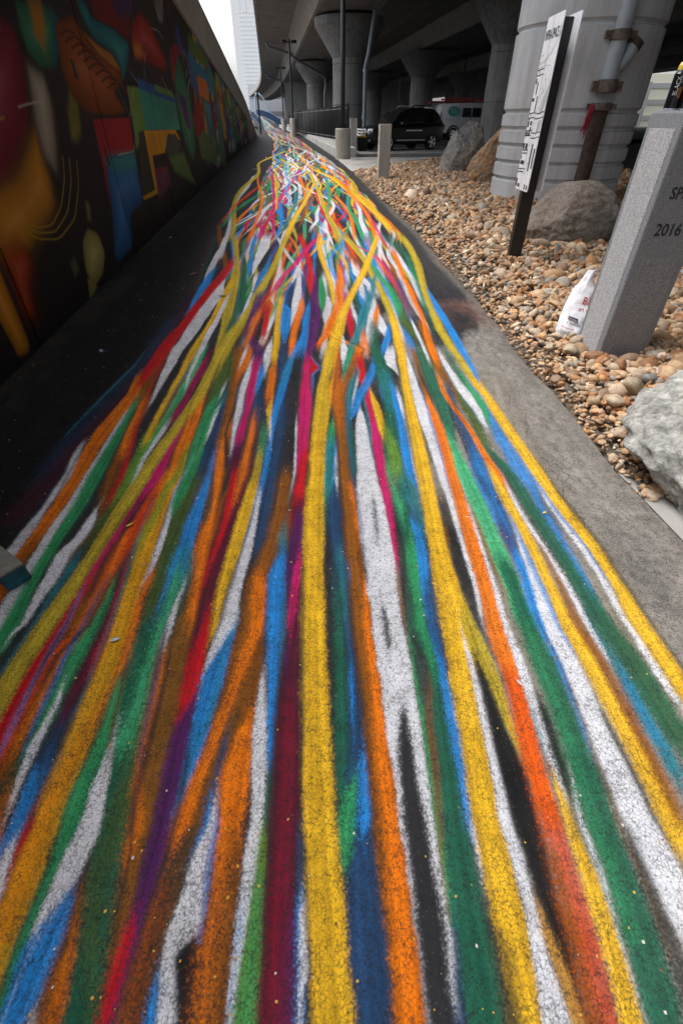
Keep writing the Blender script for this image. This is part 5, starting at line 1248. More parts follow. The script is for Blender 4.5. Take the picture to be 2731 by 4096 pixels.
# raised walk along the lot and the low kerb wall by the fence
walk = MB()
wp = [(.3, 27.75), (4.9, 29.4), (12.4, 38.6), (12.4, 41.5), (5.6, 31.4), (1.2, 29.9), (.2, 33)]
wp = [(edge_x(25.6) + .35, 25.9), (.42, 25.7), (4.6, 26.3), (12.4, 36.6), (12.6, 41.5), (5.6, 31.0), (1.4, 30.2), (.6, 31.5), (edge_x(30) + .6, 30.5)]
nw = len(wp)
walk.add([(x, y, .13) for x, y in wp], [list(range(nw))])
walk.add([(x, y, -.1) for x, y in wp] + [(x, y, .13) for x, y in wp], [[i, (i + 1) % nw, nw + (i + 1) % nw, nw + i] for i in range(nw)])
tag(walk.build('raised_walk', M_CONCD), kind='structure')
lot = MB()
lp = [(.9, 31), (1.4, 30.25), (5.6, 31.05), (12.6, 41.6), (60, 60), (80, 160), (-2, 160), (-4, 95), (-1.2, 50)]
lot.add([(x, y, .1) for x, y in lp], [list(range(len(lp)))])
tag(lot.build('parking_lot', M_ASPH), kind='structure')
# white bay line in front of the cars
ln_ = MB()
ln_.quad((1.6, 30.6, .106), (7.0, 33.4, .106), (6.95, 33.52, .106), (1.55, 30.72, .106))
tag(ln_.build('bay_line', plain('road_paint', (.6, .6, .58), .7)), kind='structure')

kw = MB()
secs = []
for y in np.linspace(25.6, 96, 50):
    x, z = edge_x(y), gz(y)
    w = .9 + .02 * (y - 25)
    h = .34 + .06 * math.sin(y * .3) * 0
    secs.append([(x, y, z - .3), (x, y, z + h - .03), (x + .03, y, z + h), (x + w, y, z + h), (x + w, y, z - .3)])
kw.loft(secs, True)
tag(kw.build('kerb_wall', M_CONC), 'low pale concrete kerb wall carrying the black fence beside the path', 'kerb wall', kind='structure')

st = MB()
sv = [(edge_x(y) + .004, y) for y in (-2, 0, 1.0, 1.34, 1.6, 1.75, 1.82)]
st.add([(x, y, .001) for x, y in sv] + [(x + (.75 if y < 1.7 else .3 if y < 1.8 else .02), y, .006) for x, y in sv], [[i, 7 + i, 8 + i, i + 1] for i in range(6)])
tag(st.build('concrete_strip', concrete('strip_concrete', (.4, .39, .37), .1, 120, .15)), kind='structure')

# ------------------------------------------------------------------ mural wall
def wall_top(y):
    return max(.12, 3.98 - .0617 * y)


MY0, MY1, MZ = -3.0, 62.0, 4.4


def mural_v(y):
    return math.log((y + 5) / (MY0 + 5)) / math.log((MY1 + 5) / (MY0 + 5))


def mural_image():
    H_, W_ = 620, 2300
    lg = math.log((MY1 + 5) / (MY0 + 5))
    ys = (MY0 + 5) * np.exp(lg * (np.arange(W_) + .5) / W_) - 5
    zs = (np.arange(H_) + .5) / H_ * MZ
    YY, ZZ = np.meshgrid(ys, zs)
    YY = YY.astype(np.float32)
    ZZ = ZZ.astype(np.float32)
    img = np.empty((H_, W_, 3), np.float32)
    cl = fbm(H_, W_, (4, 12), 21, 4)
    img[:] = np.array((.022, .018, .02), np.float32) * (.6 + .9 * cl)[..., None]
    stretch = lambda y: .22 + y / 26.0
    shapes = []
    for ln in MURAL.strip().splitlines():
        t = ln.split()
        shapes.append((tuple(float(q) for q in t[0].split(',')), float(t[1]), float(t[2]), [tuple(float(q) for q in s.split(',')) for s in t[3:]]))
    rr = random.Random(12)
    pal = [(.22, .03, .03), (.04, .2, .22), (.32, .14, .03), (.06, .18, .09), (.1, .04, .14), (.05, .12, .28), (.45, .3, .06), (.28, .05, .1), (.25, .27, .25), (.02, .02, .02)]
    far = []
    y = 15.5
    for i in range(120):
        y = 15.5 + 31 * rr.random() ** 1.1
        z = rr.uniform(.1, .95) * wall_top(y)
        w, h = rr.uniform(.35, 1.0) * (1 + (y - 15) / 14), rr.uniform(.15, .6) * wall_top(y) * .5
        n = rr.choice([5, 6, 8])
        ph = rr.random() * 6
        far.append((rr.choice(pal), .06, 0, [(y + w * math.cos(ph + 6.283 * k / n) * rr.uniform(.7, 1.2), z + h * math.sin(ph + 6.283 * k / n) * rr.uniform(.7, 1.2)) for k in range(n)]))
    shapes = far + shapes
    # a few shapes on the stretch beside and behind the camera
    for i in range(26):
        yy, z = rr.uniform(-3, 2.6), rr.uniform(.2, 4)
        w, h = rr.uniform(.2, .7), rr.uniform(.3, 1.0)
        shapes.insert(0, (rr.choice(pal), .08, 0, [(yy + w * math.cos(6.283 * k / 7), z + h * math.sin(6.283 * k / 7)) for k in range(7)]))

    for i in range(95):      # thin sprayed highlight lines
        yy = 3.5 + 30 * rr.random() ** 1.4
        z = rr.uniform(.3, .92) * wall_top(yy)
        k, h = rr.uniform(.15, .5) * (1 + yy / 12), rr.uniform(-.5, .5)
        shapes.append((rr.choice([(.5, .5, .48), (.5, .36, .08), (.1, .3, .32), (.02, .02, .02), (.3, .05, .06)]), .02, .018 + yy * .0012, [(yy, z), (yy + k * .4, z + h * .5), (yy + k, z + h)]))

    def smooth_poly(p, closed=True):
        for _ in range(2):
            q = []
            n = len(p)
            for i in range(n if closed else n - 1):
                a, b = p[i], p[(i + 1) % n]
                q += [(a[0] * .86 + b[0] * .14, a[1] * .86 + b[1] * .14), (a[0] * .14 + b[0] * .86, a[1] * .14 + b[1] * .86)]
            p = q
        return p
    for col, soft, width, p in shapes:
        p = smooth_poly(p, not width) if len(p) > 6 or width else p
        sc = stretch(np.mean([q[0] for q in p]))
        sf = max(soft * sc, .01)
        w = width * max(.35, sc * .6) if width else 0
        ya, yb = min(q[0] for q in p) - sf - w, max(q[0] for q in p) + sf + w
        za, zb = min(q[1] for q in p) - sf - w, max(q[1] for q in p) + sf + w
        c0, c1 = np.searchsorted(ys, ya), np.searchsorted(ys, yb)
        r0, r1 = np.searchsorted(zs, za), np.searchsorted(zs, zb)
        if c1 - c0 < 1 or r1 - r0 < 1:
            continue
        A, B = YY[r0:r1, c0:c1], ZZ[r0:r1, c0:c1]
        dm = np.full(A.shape, 1e9, np.float32)
        ins = np.zeros(A.shape, bool)
        n = len(p)
        for i in range(n if not w else n - 1):
            (ax, ay), (bx, by) = p[i], p[(i + 1) % n]
            ex, ey = bx - ax, by - ay
            L2 = ex * ex + ey * ey + 1e-9
            t = np.clip(((A - ax) * ex + (B - ay) * ey) / L2, 0, 1)
            dm = np.minimum(dm, (A - ax - t * ex) ** 2 + (B - ay - t * ey) ** 2)
            if not w:
                cond = ((ay > B) != (by > B))
                xi = ax + (B - ay) * ex / (ey if abs(ey) > 1e-9 else 1e-9)
                ins ^= cond & (A < xi)
        dm = np.sqrt(dm)
        d = (w * .5 - dm) if w else np.where(ins, dm, -dm)
        a = np.clip(d / sf * .5 + .5, 0, 1)
        a = a * a * (3 - 2 * a)
        c = np.array(col, np.float32) * (.75 + .5 * cl[r0:r1, c0:c1])[..., None]
        if not w and len(p) > 20:      # airbrushed bodies: pale heart, deep rim, as painted
            dn = np.clip(d / max(float(d.max()), .02), 0, 1) ** .6
            c = c * (.42 + .95 * dn)[..., None] + .05 * (dn ** 6)[..., None]
        if not w and soft < .2:
            c = c * (1.0 - .35 * np.clip((cl[r0:r1, c0:c1] - .45) * 4, 0, 1))[..., None]
        img[r0:r1, c0:c1] = img[r0:r1, c0:c1] * (1 - a[..., None]) + c * a[..., None]
    im = bpy.data.images.new('mural_paint', W_, H_, alpha=False, float_buffer=True)
    im.colorspace_settings.name = 'Non-Color'
    buf = np.ones((H_, W_, 4), np.float32)
    buf[..., :3] = np.clip(img * .92, .003, .9)
    im.pixels.foreach_set(buf.ravel())
    im.update()
    im.pack()
    return im


def build_wall():
    im = mural_image()
    m, nt, b = new_mat('mural_wall_paint')
    uv = N(nt, 'ShaderNodeUVMap', uv_map='UVMap')
    t = N(nt, 'ShaderNodeTexImage', image=im, extension='EXTEND')
    nt.links.new(uv.outputs[0], t.inputs[0])
    p = pos(nt)
    f = noise_tex(nt, p, 60, 5)
    big = noise_tex(nt, p, 1.3, 6)
    c = mixc(nt, .6, t.outputs[0], ramp(nt, big, [(.3, (.7, .7, .7)), (.65, (1.1, 1.1, 1.1))]), 'MULTIPLY')
    nt.links.new(c, b.inputs['Base Color'])
    b.inputs['Roughness'].default_value = .75
    b.inputs['Specular IOR Level'].default_value = .2
    bump(nt, b, f, .15, .004)
    root = empty('mural_wall', (WX, 0, 0))
    tag(root, 'long concrete retaining wall with abstract mural in red, blue, teal and yellow', 'wall')
    ang = math.atan(WS)
    M_BAR = concrete('barrier_concrete', (.3, .285, .27), .6)
    edges_ = [-3.0, .4, 3.45, 6.6, 9.65, 12.75, 15.9, 19.0, 22.1, 25.2, 28.3, 31.4, 34.5, 37.6, 40.7, 43.8]
    gap, th = .014, .4
    for a, bb in zip(edges_, edges_[1:]):
        ya, yb = a + gap, bb - gap
        n = 6
        mb = MB()
        q = [ya + (yb - ya) * i / n for i in range(n + 1)]
        fr = []
        for y in q:
            fr.append([(WS * y, y, -.2), (WS * y, y, wall_top(y)), (WS * y - th, y, wall_top(y)), (WS * y - th, y, -.2)])
        mb.loft(fr, True)
        me = mb.mesh('panel', m)
        uvl = me.uv_layers.new(name='UVMap')
        co = np.array(mb.v)
        li = np.empty(len(me.loops), np.int32)
        me.loops.foreach_get('vertex_index', li)
        uu = np.array([mural_v(max(y, MY0)) for y in co[:, 1]])
        uvl.data.foreach_set('uv', np.stack([uu, co[:, 2] / MZ], 1)[li].astype(np.float32).ravel())
        link('panel', me, root)
    # dark joint backing
    bk = MB()
    bk.loft([[(WS * y - .05, y, -.2), (WS * y - .05, y, wall_top(y) - .03), (WS * y - th + .03, y, wall_top(y) - .03), (WS * y - th + .03, y, -.2)] for y in (-3, 20, 43.8)], True)
    bk.build('joint_backing', M_INK, root)
    # plain end block that slopes to the ground
    eb = MB()
    eb.loft([[(WS * y - .02 + (.05 if y > 44.3 else 0), y, -.2), (WS * y - .02 + (.05 if y > 44.3 else 0), y, wall_top(y) + 1.0 * max(0, (63 - y) / 19)), (WS * y - th, y, wall_top(y) + 1.0 * max(0, (63 - y) / 19)), (WS * y - th, y, -.2)] for y in (43.85, 44.2, 44.5, 50, 57, 63)], True)
    eb.build('end_block', M_BAR, root)
    # parapet barrier on top: tall face, then a sloped light lip
    for k, (a, bb) in enumerate(zip(edges_[:-1:2], edges_[2::2] + [63.0])):
        if bb < a:
            continue
        ya, yb = a + .01, bb - .01
        mb = MB()
        fr = []
        for y in np.linspace(ya, yb, 6):
            z = wall_top(y) + .003
            fo = 1.0 if y < 44 else max(.02, (63.5 - y) / 19.5)
            X = WS * y
            fr.append([(X + .06, y, z), (X + .06, y, z + .2 * fo), (X + .02, y, z + .26 * fo), (X + .02, y, z + 1.05 * fo), (X - .26, y, z + 1.36 * fo), (X - .52, y, z + 1.36 * fo), (X - .55, y, z)])
        mb.loft(fr, True)
        mb.build('parapet', M_BAR, root)
    # weep slots and a small iron hook with a hanging cable
    for y, z, h in ((5.5, 2.55, .16), (5.3, 2.5, .07), (6.1, 1.66, .14), (7.15, 2.62, .06), (6.45, .98, .16), (3.35, 2.4, .08), (8.3, 2.55, .08)):
        mb = MB()
        mb.box((WS * y + .004, y, z), (.012, .05, h), 0)
        mb.build('weep_slot', M_INK, root)
    hk = MB()
    hy = 5.9
    hk.tube([(WS * hy, hy, 3.25), (WS * hy + .12, hy - .02, 3.2), (WS * hy + .14, hy - .1, 3.02), (WS * hy + .06, hy - .2, 2.9)], .03, 8)
    hk.tube([(WS * hy + .02, hy + .05, 3.2), (WS * hy + .1, hy + .5, 3.3), (WS * hy + .06, hy + .8, 3.62), (WS * hy + .01, hy + .85, 3.8)], .016, 6)
    hk.build('hook', M_BLACK, root)
    return root


build_wall()

# painted timber block at the left
bl = empty('timber_block', (-1.17, 1.118, 0), math.radians(-34))
tag(bl, 'grey topped blue timber block lying on the path beside white and brown stripes', 'block')
mb = MB()
mb.box((-.3, 0, .075), (.6, .085, .012), 0, .005)
mb.build('top_board', plain('grey_board_paint', (.2, .19, .17), .7, 0, .3, 30), bl)
mb = MB()
mb.box((-.3, 0, .034), (.6, .085, .068), 0, .008)
mb.build('side_board', plain('blue_board_paint', (.02, .1, .16), .6, 0, .4, 30), bl)

# ------------------------------------------------------------------ elevated road
def spine(y):
    return -.4 - .12 * y - 2e-5 * y * y - .0003 * max(0, y - 115) ** 2


def deck(e_off, name, label, y_from, y_to, web_w=.9, dz=0.0):
    root = empty(name, (0, 0, 0))
    tag(root, label, 'elevated road')
    ysl = list(np.linspace(y_from, y_to, 60))

    def secs(prof):
        return [[(spine(y) + e_off + x, y, z + dz) for x, z in prof] for y in ysl]
    MB().loft(secs([(0, 9.3), (0, 8.12), (.22, 8.06), (.3, 8.1), (3.3, 8.16), (3.3, 8.6), (13.08, 8.6), (13.08, 9.0), (.25, 9.0), (.25, 9.3)]), True, 0).build('deck_slab', M_DECK, root)
    MB().loft(secs([(9.5, 8.1), (13.08, 8.1), (13.08, 8.58), (9.5, 8.58)]), True).build('deck_overhang', M_DECK, root)
    MB().loft(secs([(3.32, 8.155), (4.2, 7.0), (4.45, 7.0), (3.6, 8.155)]), True).build('girder_web', M_WEB, root)
    MB().loft(secs([(9.48, 8.095), (8.6, 7.0), (8.35, 7.0), (9.2, 8.095)]), True).build('girder_web', M_WEB, root)
    MB().loft(secs([(4.46, 7.003), (8.34, 7.003), (8.34, 7.25), (4.46, 7.25)]), True).build('girder_soffit', M_DECK, root)
    ed = MB()
    ed.loft(secs([(-.06, 9.32), (-.06, 8.4), (-.005, 8.34), (-.005, 9.32)]), True)
    ed.build('edge_rail', M_CONCD, root)
    return root


deck(0, 'elevated_road', 'elevated concrete road on flared columns running over the path side', -60, 250)
deck(13.1, 'elevated_road', 'second elevated concrete road behind the first, over the parked cars', -60, 250)
deck(26.2, 'elevated_road', 'third elevated concrete road far behind the white van', -60, 250, dz=-.3)
deck(39.3, 'elevated_road', 'fourth elevated concrete road in the dark beyond the ribbed column', -60, 250)
deck(52.4, 'elevated_road', 'fifth elevated concrete road at the far right behind the granite pillar', -60, 250, dz=-.3)

COL_G = [.13, .62, 1.1, 1.58, 2.06]


def column_geo(R, near=False):
    mb = MB()
    prof = [(R * 1.0, -.3)]
    for z in ([.375, .635, .894, 1.14, 1.385, 2.47] if near else [2.1]):
        prof += [(R, z - .02), (R - .05, z), (R - .05, z + .02), (R - .02, z + .05), (R, z + .062)]
    for z in ([4.4] if not near else [4.4]):
        prof += [(R, z), (R - .04, z + .02), (R, z + .06)]
    prof += [(R, 4.75)]
    mb.lathe(prof, 72 if near else 40, caps=False)
    cp = MB()
    cp.lathe([(R, 4.752), (R + .03, 4.8), (2.05 * R, 6.45), (2.05 * R, 6.85)], 56)
    return mb, cp


def column(x, y, R, label, near=False, z=0.0):
    root = empty('bridge_column', (x, y, z))
    tag(root, label, 'column', 'flared columns of the elevated roads')
    a, c = column_geo(R, near)
    mt = M_PIER if near else M_PIER_SHADED
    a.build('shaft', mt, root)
    c.build('capital', mt, root)
    bx = MB()
    for dx, dy in ((-.8, 0), (.8, 0), (0, .8), (0, -.8)):
        bx.box((dx, dy, 6.92), (.5, .5, .15))
    bx.build('bearing', M_CONCD, root)
    return root


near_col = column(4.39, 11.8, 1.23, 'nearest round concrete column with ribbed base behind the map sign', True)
cols = [(.57, 48.75, 1.24, 'flared column standing just behind the first lamp post'),
        (-3.35, 83.0, 1.24, 'flared column between the first and second lamp posts'),
        (-8.9, 133.0, 1.35, 'flared column left of the black fence end, behind the lamp row'),
        (-14.8, 175.0, 1.5, 'far flared column at the bend with the blue railing'),
        (9.1, 71.0, 1.3, 'shaded flared column above the black car'),
        (10.55, 40.4, 1.25, 'dark column just left of the nearest ribbed column'),
        (5.2, 101.0, 1.3, 'dim column far behind the black car bonnet'),
        (23.5, 66.0, 1.3, 'dim column behind the white van'),
        (19.3, 99.0, 1.3, 'far column right of the white van roof')]
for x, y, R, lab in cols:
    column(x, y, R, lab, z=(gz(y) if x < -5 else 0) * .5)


def pipe(path, r, label, mat=M_STEEL, coll=()):
    root = empty('drain_pipe', path[0])
    tag(root, label, 'pipe', 'drain pipes on the columns')
    o_ = Vector(path[0])
    mb = MB()
    mb.tube([tuple(Vector(q) - o_) for q in path], r, 12)
    mb.build('pipe_run', mat, root)
    for c in coll:
        c = Vector(c) - o_
        mb = MB()
        mb.tube([(c.x, c.y, c.z - .08), (c.x, c.y, c.z + .08)], r * 1.3, 12)
        mb.build('collar', mat, root)
    return root


pipe([(1.75, 46.9, 0), (1.75, 46.9, 4.2), (1.95, 46.6, 4.9), (2.3, 46.2, 7.0)], .15, 'pale grey drain pipe down the column behind the first lamp', coll=[(1.75, 46.9, 4.0), (1.75, 46.9, 1.4)])
for (x, y, lab) in ((-2.2, 81.5, 'bent drain pipe hanging under the road edge by the second lamp'), (-7.9, 131.5, 'bent drain pipe hanging under the road edge by the third lamp')):
    k = y / 81.5
    e = spine(y - 6)
    pipe([(x, y, 0), (x, y, 3.9), (x + .15, y - .2, 4.5), (x + .1, y - .4, 5.4), (x - 1.5, y - 1.5, 6.1), (e + 4.2, y - 3, 6.75), (e + 3.4, y - 4, 7.3), (e + 1.1, y - 6, 7.6), (e + .9, y - 6, 8.05)], .15, lab, coll=[(x, y, 3.8)])

# big drain pipe in the recess of the nearest column
def near_pipe():
    az = math.atan2(11.8, 4.39)
    cx, cy, R = 4.39, 11.8, 1.23
    a = math.radians(-88)
    px, py = cx + math.cos(a) * (R + .06), cy + math.sin(a) * (R + .06)
    root = empty('drain_pipe', (px, py, 0))
    tag(root, 'thick pale blue drain pipe with rusty lower end on the nearest column', 'pipe', 'drain pipes on the columns')
    m, nt, b = new_mat('rust_streaked_paint')
    p = pos(nt)
    f = noise_tex(nt, p, 7, 7, .7)
    c = ramp(nt, f, [(.35, (.36, .42, .48)), (.6, (.34, .38, .42)), (.68, (.16, .085, .05))])
    nt.links.new(c, b.inputs['Base Color'])
    b.inputs['Roughness'].default_value = .6
    rust = plain('rusty_iron', (.06, .04, .032), .85, 0, .45, 14)
    col_ = plain('rusty_collar', (.13, .1, .085), .8, 0, .5, 18)
    mb = MB()
    mb.tube([(0, 0, 1.72), (0, 0, 4.6)], .125, 24)
    mb.build('upper_pipe', m, root)
    mb = MB()
    mb.tube([(0, 0, -.1), (0, 0, 1.5)], .128, 24)
    mb.build('rusty_lower_pipe', rust, root)
    for z, h, rr_ in ((1.46, .1, .165), (1.72, .16, .16), (2.32, .12, .15), (3.0, .1, .15)):
        mb = MB()
        mb.tube([(0, 0, z - h / 2), (0, 0, z + h / 2)], rr_, 24)
        mb.box((-.2, -.02, z), (.12, .07, h * .8))
        mb.box((.19, -.02, z), (.1, .06, h * .7))
        mb.build('coupling', col_, root)
    mb = MB()
    mb.tube([(.02, 0, 1.85), (.2, .02, 2.08), (.26, .02, 2.2)], [.09, .1, .1], 18)
    mb.build('branch_pipe', m, root)
    mb = MB()
    mb.tube([(.255, .02, 2.19), (.3, .02, 2.27)], .125, 8)
    mb.build('branch_cap', rust, root)
    rag = MB()
    rg = random.Random(3)
    for k in range(5):
        x = -.2 + rg.uniform(-.04, .04)
        rag.tube([(x, -.1, 1.48), (x - .03 + rg.uniform(-.03, .03), -.16, 1.3), (x - .07 + rg.uniform(-.04, .04), -.15, 1.1 + rg.uniform(-.08, .08))], [.02, .026, .008], 6)
    ro = rag.build('tied_rag', plain('red_cloth', (.3, .03, .05), .9, 0, .3, 40))
    ro.location = (px, py, 0)
    tag(ro, 'torn red plastic strip tied round the rusty pipe collar', 'rag')


near_pipe()

# ------------------------------------------------------------------ lamp posts on concrete pedestals
def lamp():
    root = empty('lamp_post', (0, 0, 0))
    mb = MB()
    mb.lathe([(.315, -.3), (.315, .985), (.295, 1.01)], 40)
    mb.build('pedestal', concrete('pedestal_concrete', (.4, .385, .35), .4, 60), root)
    mb = MB()
    mb.lathe([(.15, 1.011), (.15, 1.04), (.1, 1.05)], 24)
    for k in range(4):
        t = k * math.pi / 2 + .78
        mb.tube([(.17 * math.cos(t), .17 * math.sin(t), 1.011), (.17 * math.cos(t), .17 * math.sin(t), 1.12)], .025, 6)
    mb.build('base_plate', M_BLACK, root)
    mb = MB()
    mb.tube([(0, 0, 1.04), (0, 0, 6.1)], .085, 16)
    mb.build('pole', M_BLACK, root)
    for s in (-1, 1):
        mb = MB()
        mb.box((s * .1, 0, 6.06), (.2, .07, .07))
        mb.box((s * .42, 0, 6.08), (.46, .3, .2), 0, .04)
        mb.build('lamp_head', M_BLACK, root)
    mb = MB()
    mb.lathe([(.1, 6.1), (.08, 6.25), (.02, 6.3)], 12)
    mb.build('finial', M_BLACK, root)
    return root


L0 = lamp()
for i, (x, y, lab) in enumerate(((.06, 24.6, 'nearest black lamp post on a round concrete pedestal beside the pale pad'),
                                 (-4.55, 57.0, 'second twin headed black lamp post on the kerb wall'),
                                 (-8.0, 84.0, 'third and farthest twin headed black lamp post'))):
    o = L0 if i == 0 else copy_tree(L0)
    o.location = (x, y, .34 if i else 0)
    o.rotation_euler.z = .12
    tag(o, lab, 'lamp post', 'lamp posts on pedestals along the path')

# thin light pole at the far left, pale blue curved pole by the railing
mb = MB()
mb.tube([(-8.9, 66, 0), (-8.9, 66, 3.6)], .1, 8)
tag(mb.build('dark_pole', M_BLACK), 'short dark pole at the end of the mural wall', 'pole')
mb = MB()
mb.tube([(-16.5, 118, .5), (-16.4, 118, 4.5), (-16.2, 118, 4.95), (-15.8, 118, 5.05), (-15.2, 118, 4.6), (-14.2, 118, 3.4), (-13.6, 118, 2.2)], [.16, .16, .12, .11, .1, .1, .1], 8)
tag(mb.build('curved_pole', plain('pale_blue_paint', (.4, .55, .75), .5)), 'pale blue pole with bent top beside the far railing', 'pole')

# ------------------------------------------------------------------ square granite-like marker posts beyond the stones
M_MARK = concrete('marker_concrete', (.42, .41, .4), .5, 70)


def marker(x, y, z, w, h, rz, label):
    root = empty('marker_post', (x, y, z), rz)
    tag(root, label, 'marker post', 'square stone marker posts along the path')
    mb = MB()
    mb.box((0, 0, h / 2 - .1), (w, w, h + .2), 0, .015)
    mb.build('shaft', M_MARK, root)
    for k in range(2):
        mb = MB()
        mb.box((-w / 2 - .002, 0, h * (.86 - .16 * k)), (.006, w * .5, .1))
        mb.build('plaque', plain('plaque_grey', (.25, .25, .26), .5), root)
    return root


marker(1.12, 15.45, .03, .3, 1.17, .06, 'square pale stone post standing at the far edge of the river stones')
marker(.55, 27.8, .13, .32, 1.2, .06, 'square pale stone post right behind the nearest lamp pedestal')
marker(-5.6, 88, gz(88), .34, 1.5, .06, 'small far stone post left of the third lamp pedestal')

# black bin with yellow lid
bn = empty('storage_bin', (.98, 28.3, .13), .1)
tag(bn, 'black plastic bin with yellow lid standing behind the marker post', 'bin')
mb = MB()
mb.loft([[(-.22, -.18, 0), (.22, -.18, 0), (.22, .18, 0), (-.22, .18, 0)], [(-.27, -.22, .5), (.27, -.22, .5), (.27, .22, .5), (-.27, .22, .5)]])
mb.build('tub', M_DARK, bn)
mb = MB()
mb.box((0, 0, .53), (.62, .5, .055), 0, .015)
mb.box((0, 0, .565), (.5, .38, .02), 0, .006)
mb.build('lid', plain('yellow_plastic', (.5, .3, .03), .4), bn)
mb = MB()
mb.lathe([(.05, 0), (.07, .04), (.06, .16), (.03, .24)], 14, (0.02, 0, .577))
o = mb.build('crumpled_bag', plain('white_plastic_film', (.6, .6, .6), .5))
o.location = (.98, 28.3, .13)
tag(o, 'small white crumpled bag on the yellow bin lid', 'bag')

# ------------------------------------------------------------------ black fence on the kerb wall
def fence():
    root = empty('picket_fence', (0, 0, 0))
    tag(root, 'black steel picket fence on the kerb wall behind the lamp posts', 'fence')
    path = [(.32, 30.6), (.1, 32.5), (-.35, 36.5), (-1.5, 42.5), (-2.9, 50), (-4.2, 57.5), (-5.4, 66), (-6.4, 74), (-6.8, 84), (-7.0, 96)]
    P = [Vector((x, y, gz(y) + .35)) for x, y in path]
    seg = [(b - a).length for a, b in zip(P, P[1:])]
    tot = sum(seg)

    def at(s):
        for (a, b), l in zip(zip(P, P[1:]), seg):
            if s <= l:
                return a.lerp(b, s / l)
            s -= l
        return P[-1]
    hgt = 1.5
    for zz in (.12, hgt - .12):
        mb = MB()
        n = 60
        mb.tube([tuple(at(tot * i / n) + Vector((0, 0, zz))) for i in range(n + 1)], .035, 6)
        mb.build('rail', M_BLACK, root)
    pk = MB()
    pk.box((0, 0, hgt / 2), (.05, .03, hgt), .5)
    pm = pk.mesh('picket', M_BLACK)
    s, i = 0.0, 0
    while s < tot and i < 296:
        o_ = link('picket', pm, root, at(s))
        s += .105 if s < 22 else .42 if s > 40 else .2
        i += 1
    post = MB()
    post.box((0, 0, hgt / 2), (.09, .09, hgt + .08))
    pmm = post.mesh('post', M_BLACK)
    k = 0
    while k * 2.5 < tot:
        link('post', pmm, root, at(k * 2.5))
        k += 1
    sheet = MB()
    n = 80
    vv = []
    for i in range(n + 1):
        q = at(tot * i / n)
        vv += [tuple(q + Vector((.04, .02, .1))), tuple(q + Vector((.04, .02, hgt - .08))), tuple(q + Vector((.06, .02, hgt - .08))), tuple(q + Vector((.06, .02, .1)))]
    sheet.loft([vv[i * 4:i * 4 + 4] for i in range(n + 1)], True)
    sheet.build('privacy_screen', plain('black_mesh_screen', (.012, .012, .014), .9), root)


fence()

# blue railing round the far bend
def railing():
    root = empty('blue_railing', (0, 0, 0))
    tag(root, 'blue steel railing curving round the far end of the painted path', 'railing')
    blue = plain('blue_rail_paint', (.035, .08, .18), .5)
    ys = np.linspace(88, 150, 60)
    P = [Vector((edge_x(y) + .12, y, gz(y) - .15)) for y in ys]
    for zz, r in ((1.22, .04), (.25, .03)):
        mb = MB()
        mb.tube([tuple(p_ + Vector((0, 0, zz))) for p_ in P], r, 6)
        mb.build('rail', blue, root)
    bk = MB()
    bk.box((0, 0, .72), (.045, .045, 1.0))
    bm_ = bk.mesh('baluster', blue)
    L = [(b - a).length for a, b in zip(P, P[1:])]
    for i in range(59):
        for k in range(4):
            link('baluster', bm_, root, P[i].lerp(P[i + 1], k / 4))
    P2 = [Vector((wall_x(y) + .2, y, gz(y))) for y in np.linspace(90, 150, 50)]
    for zz in (1.22, .25):
        mb = MB()
        mb.tube([tuple(p_ + Vector((0, 0, zz))) for p_ in P2], .05, 6)
        mb.build('rail', blue, root)
    for i in range(0, 50):
        link('baluster', bm_, root, P2[i])


railing()

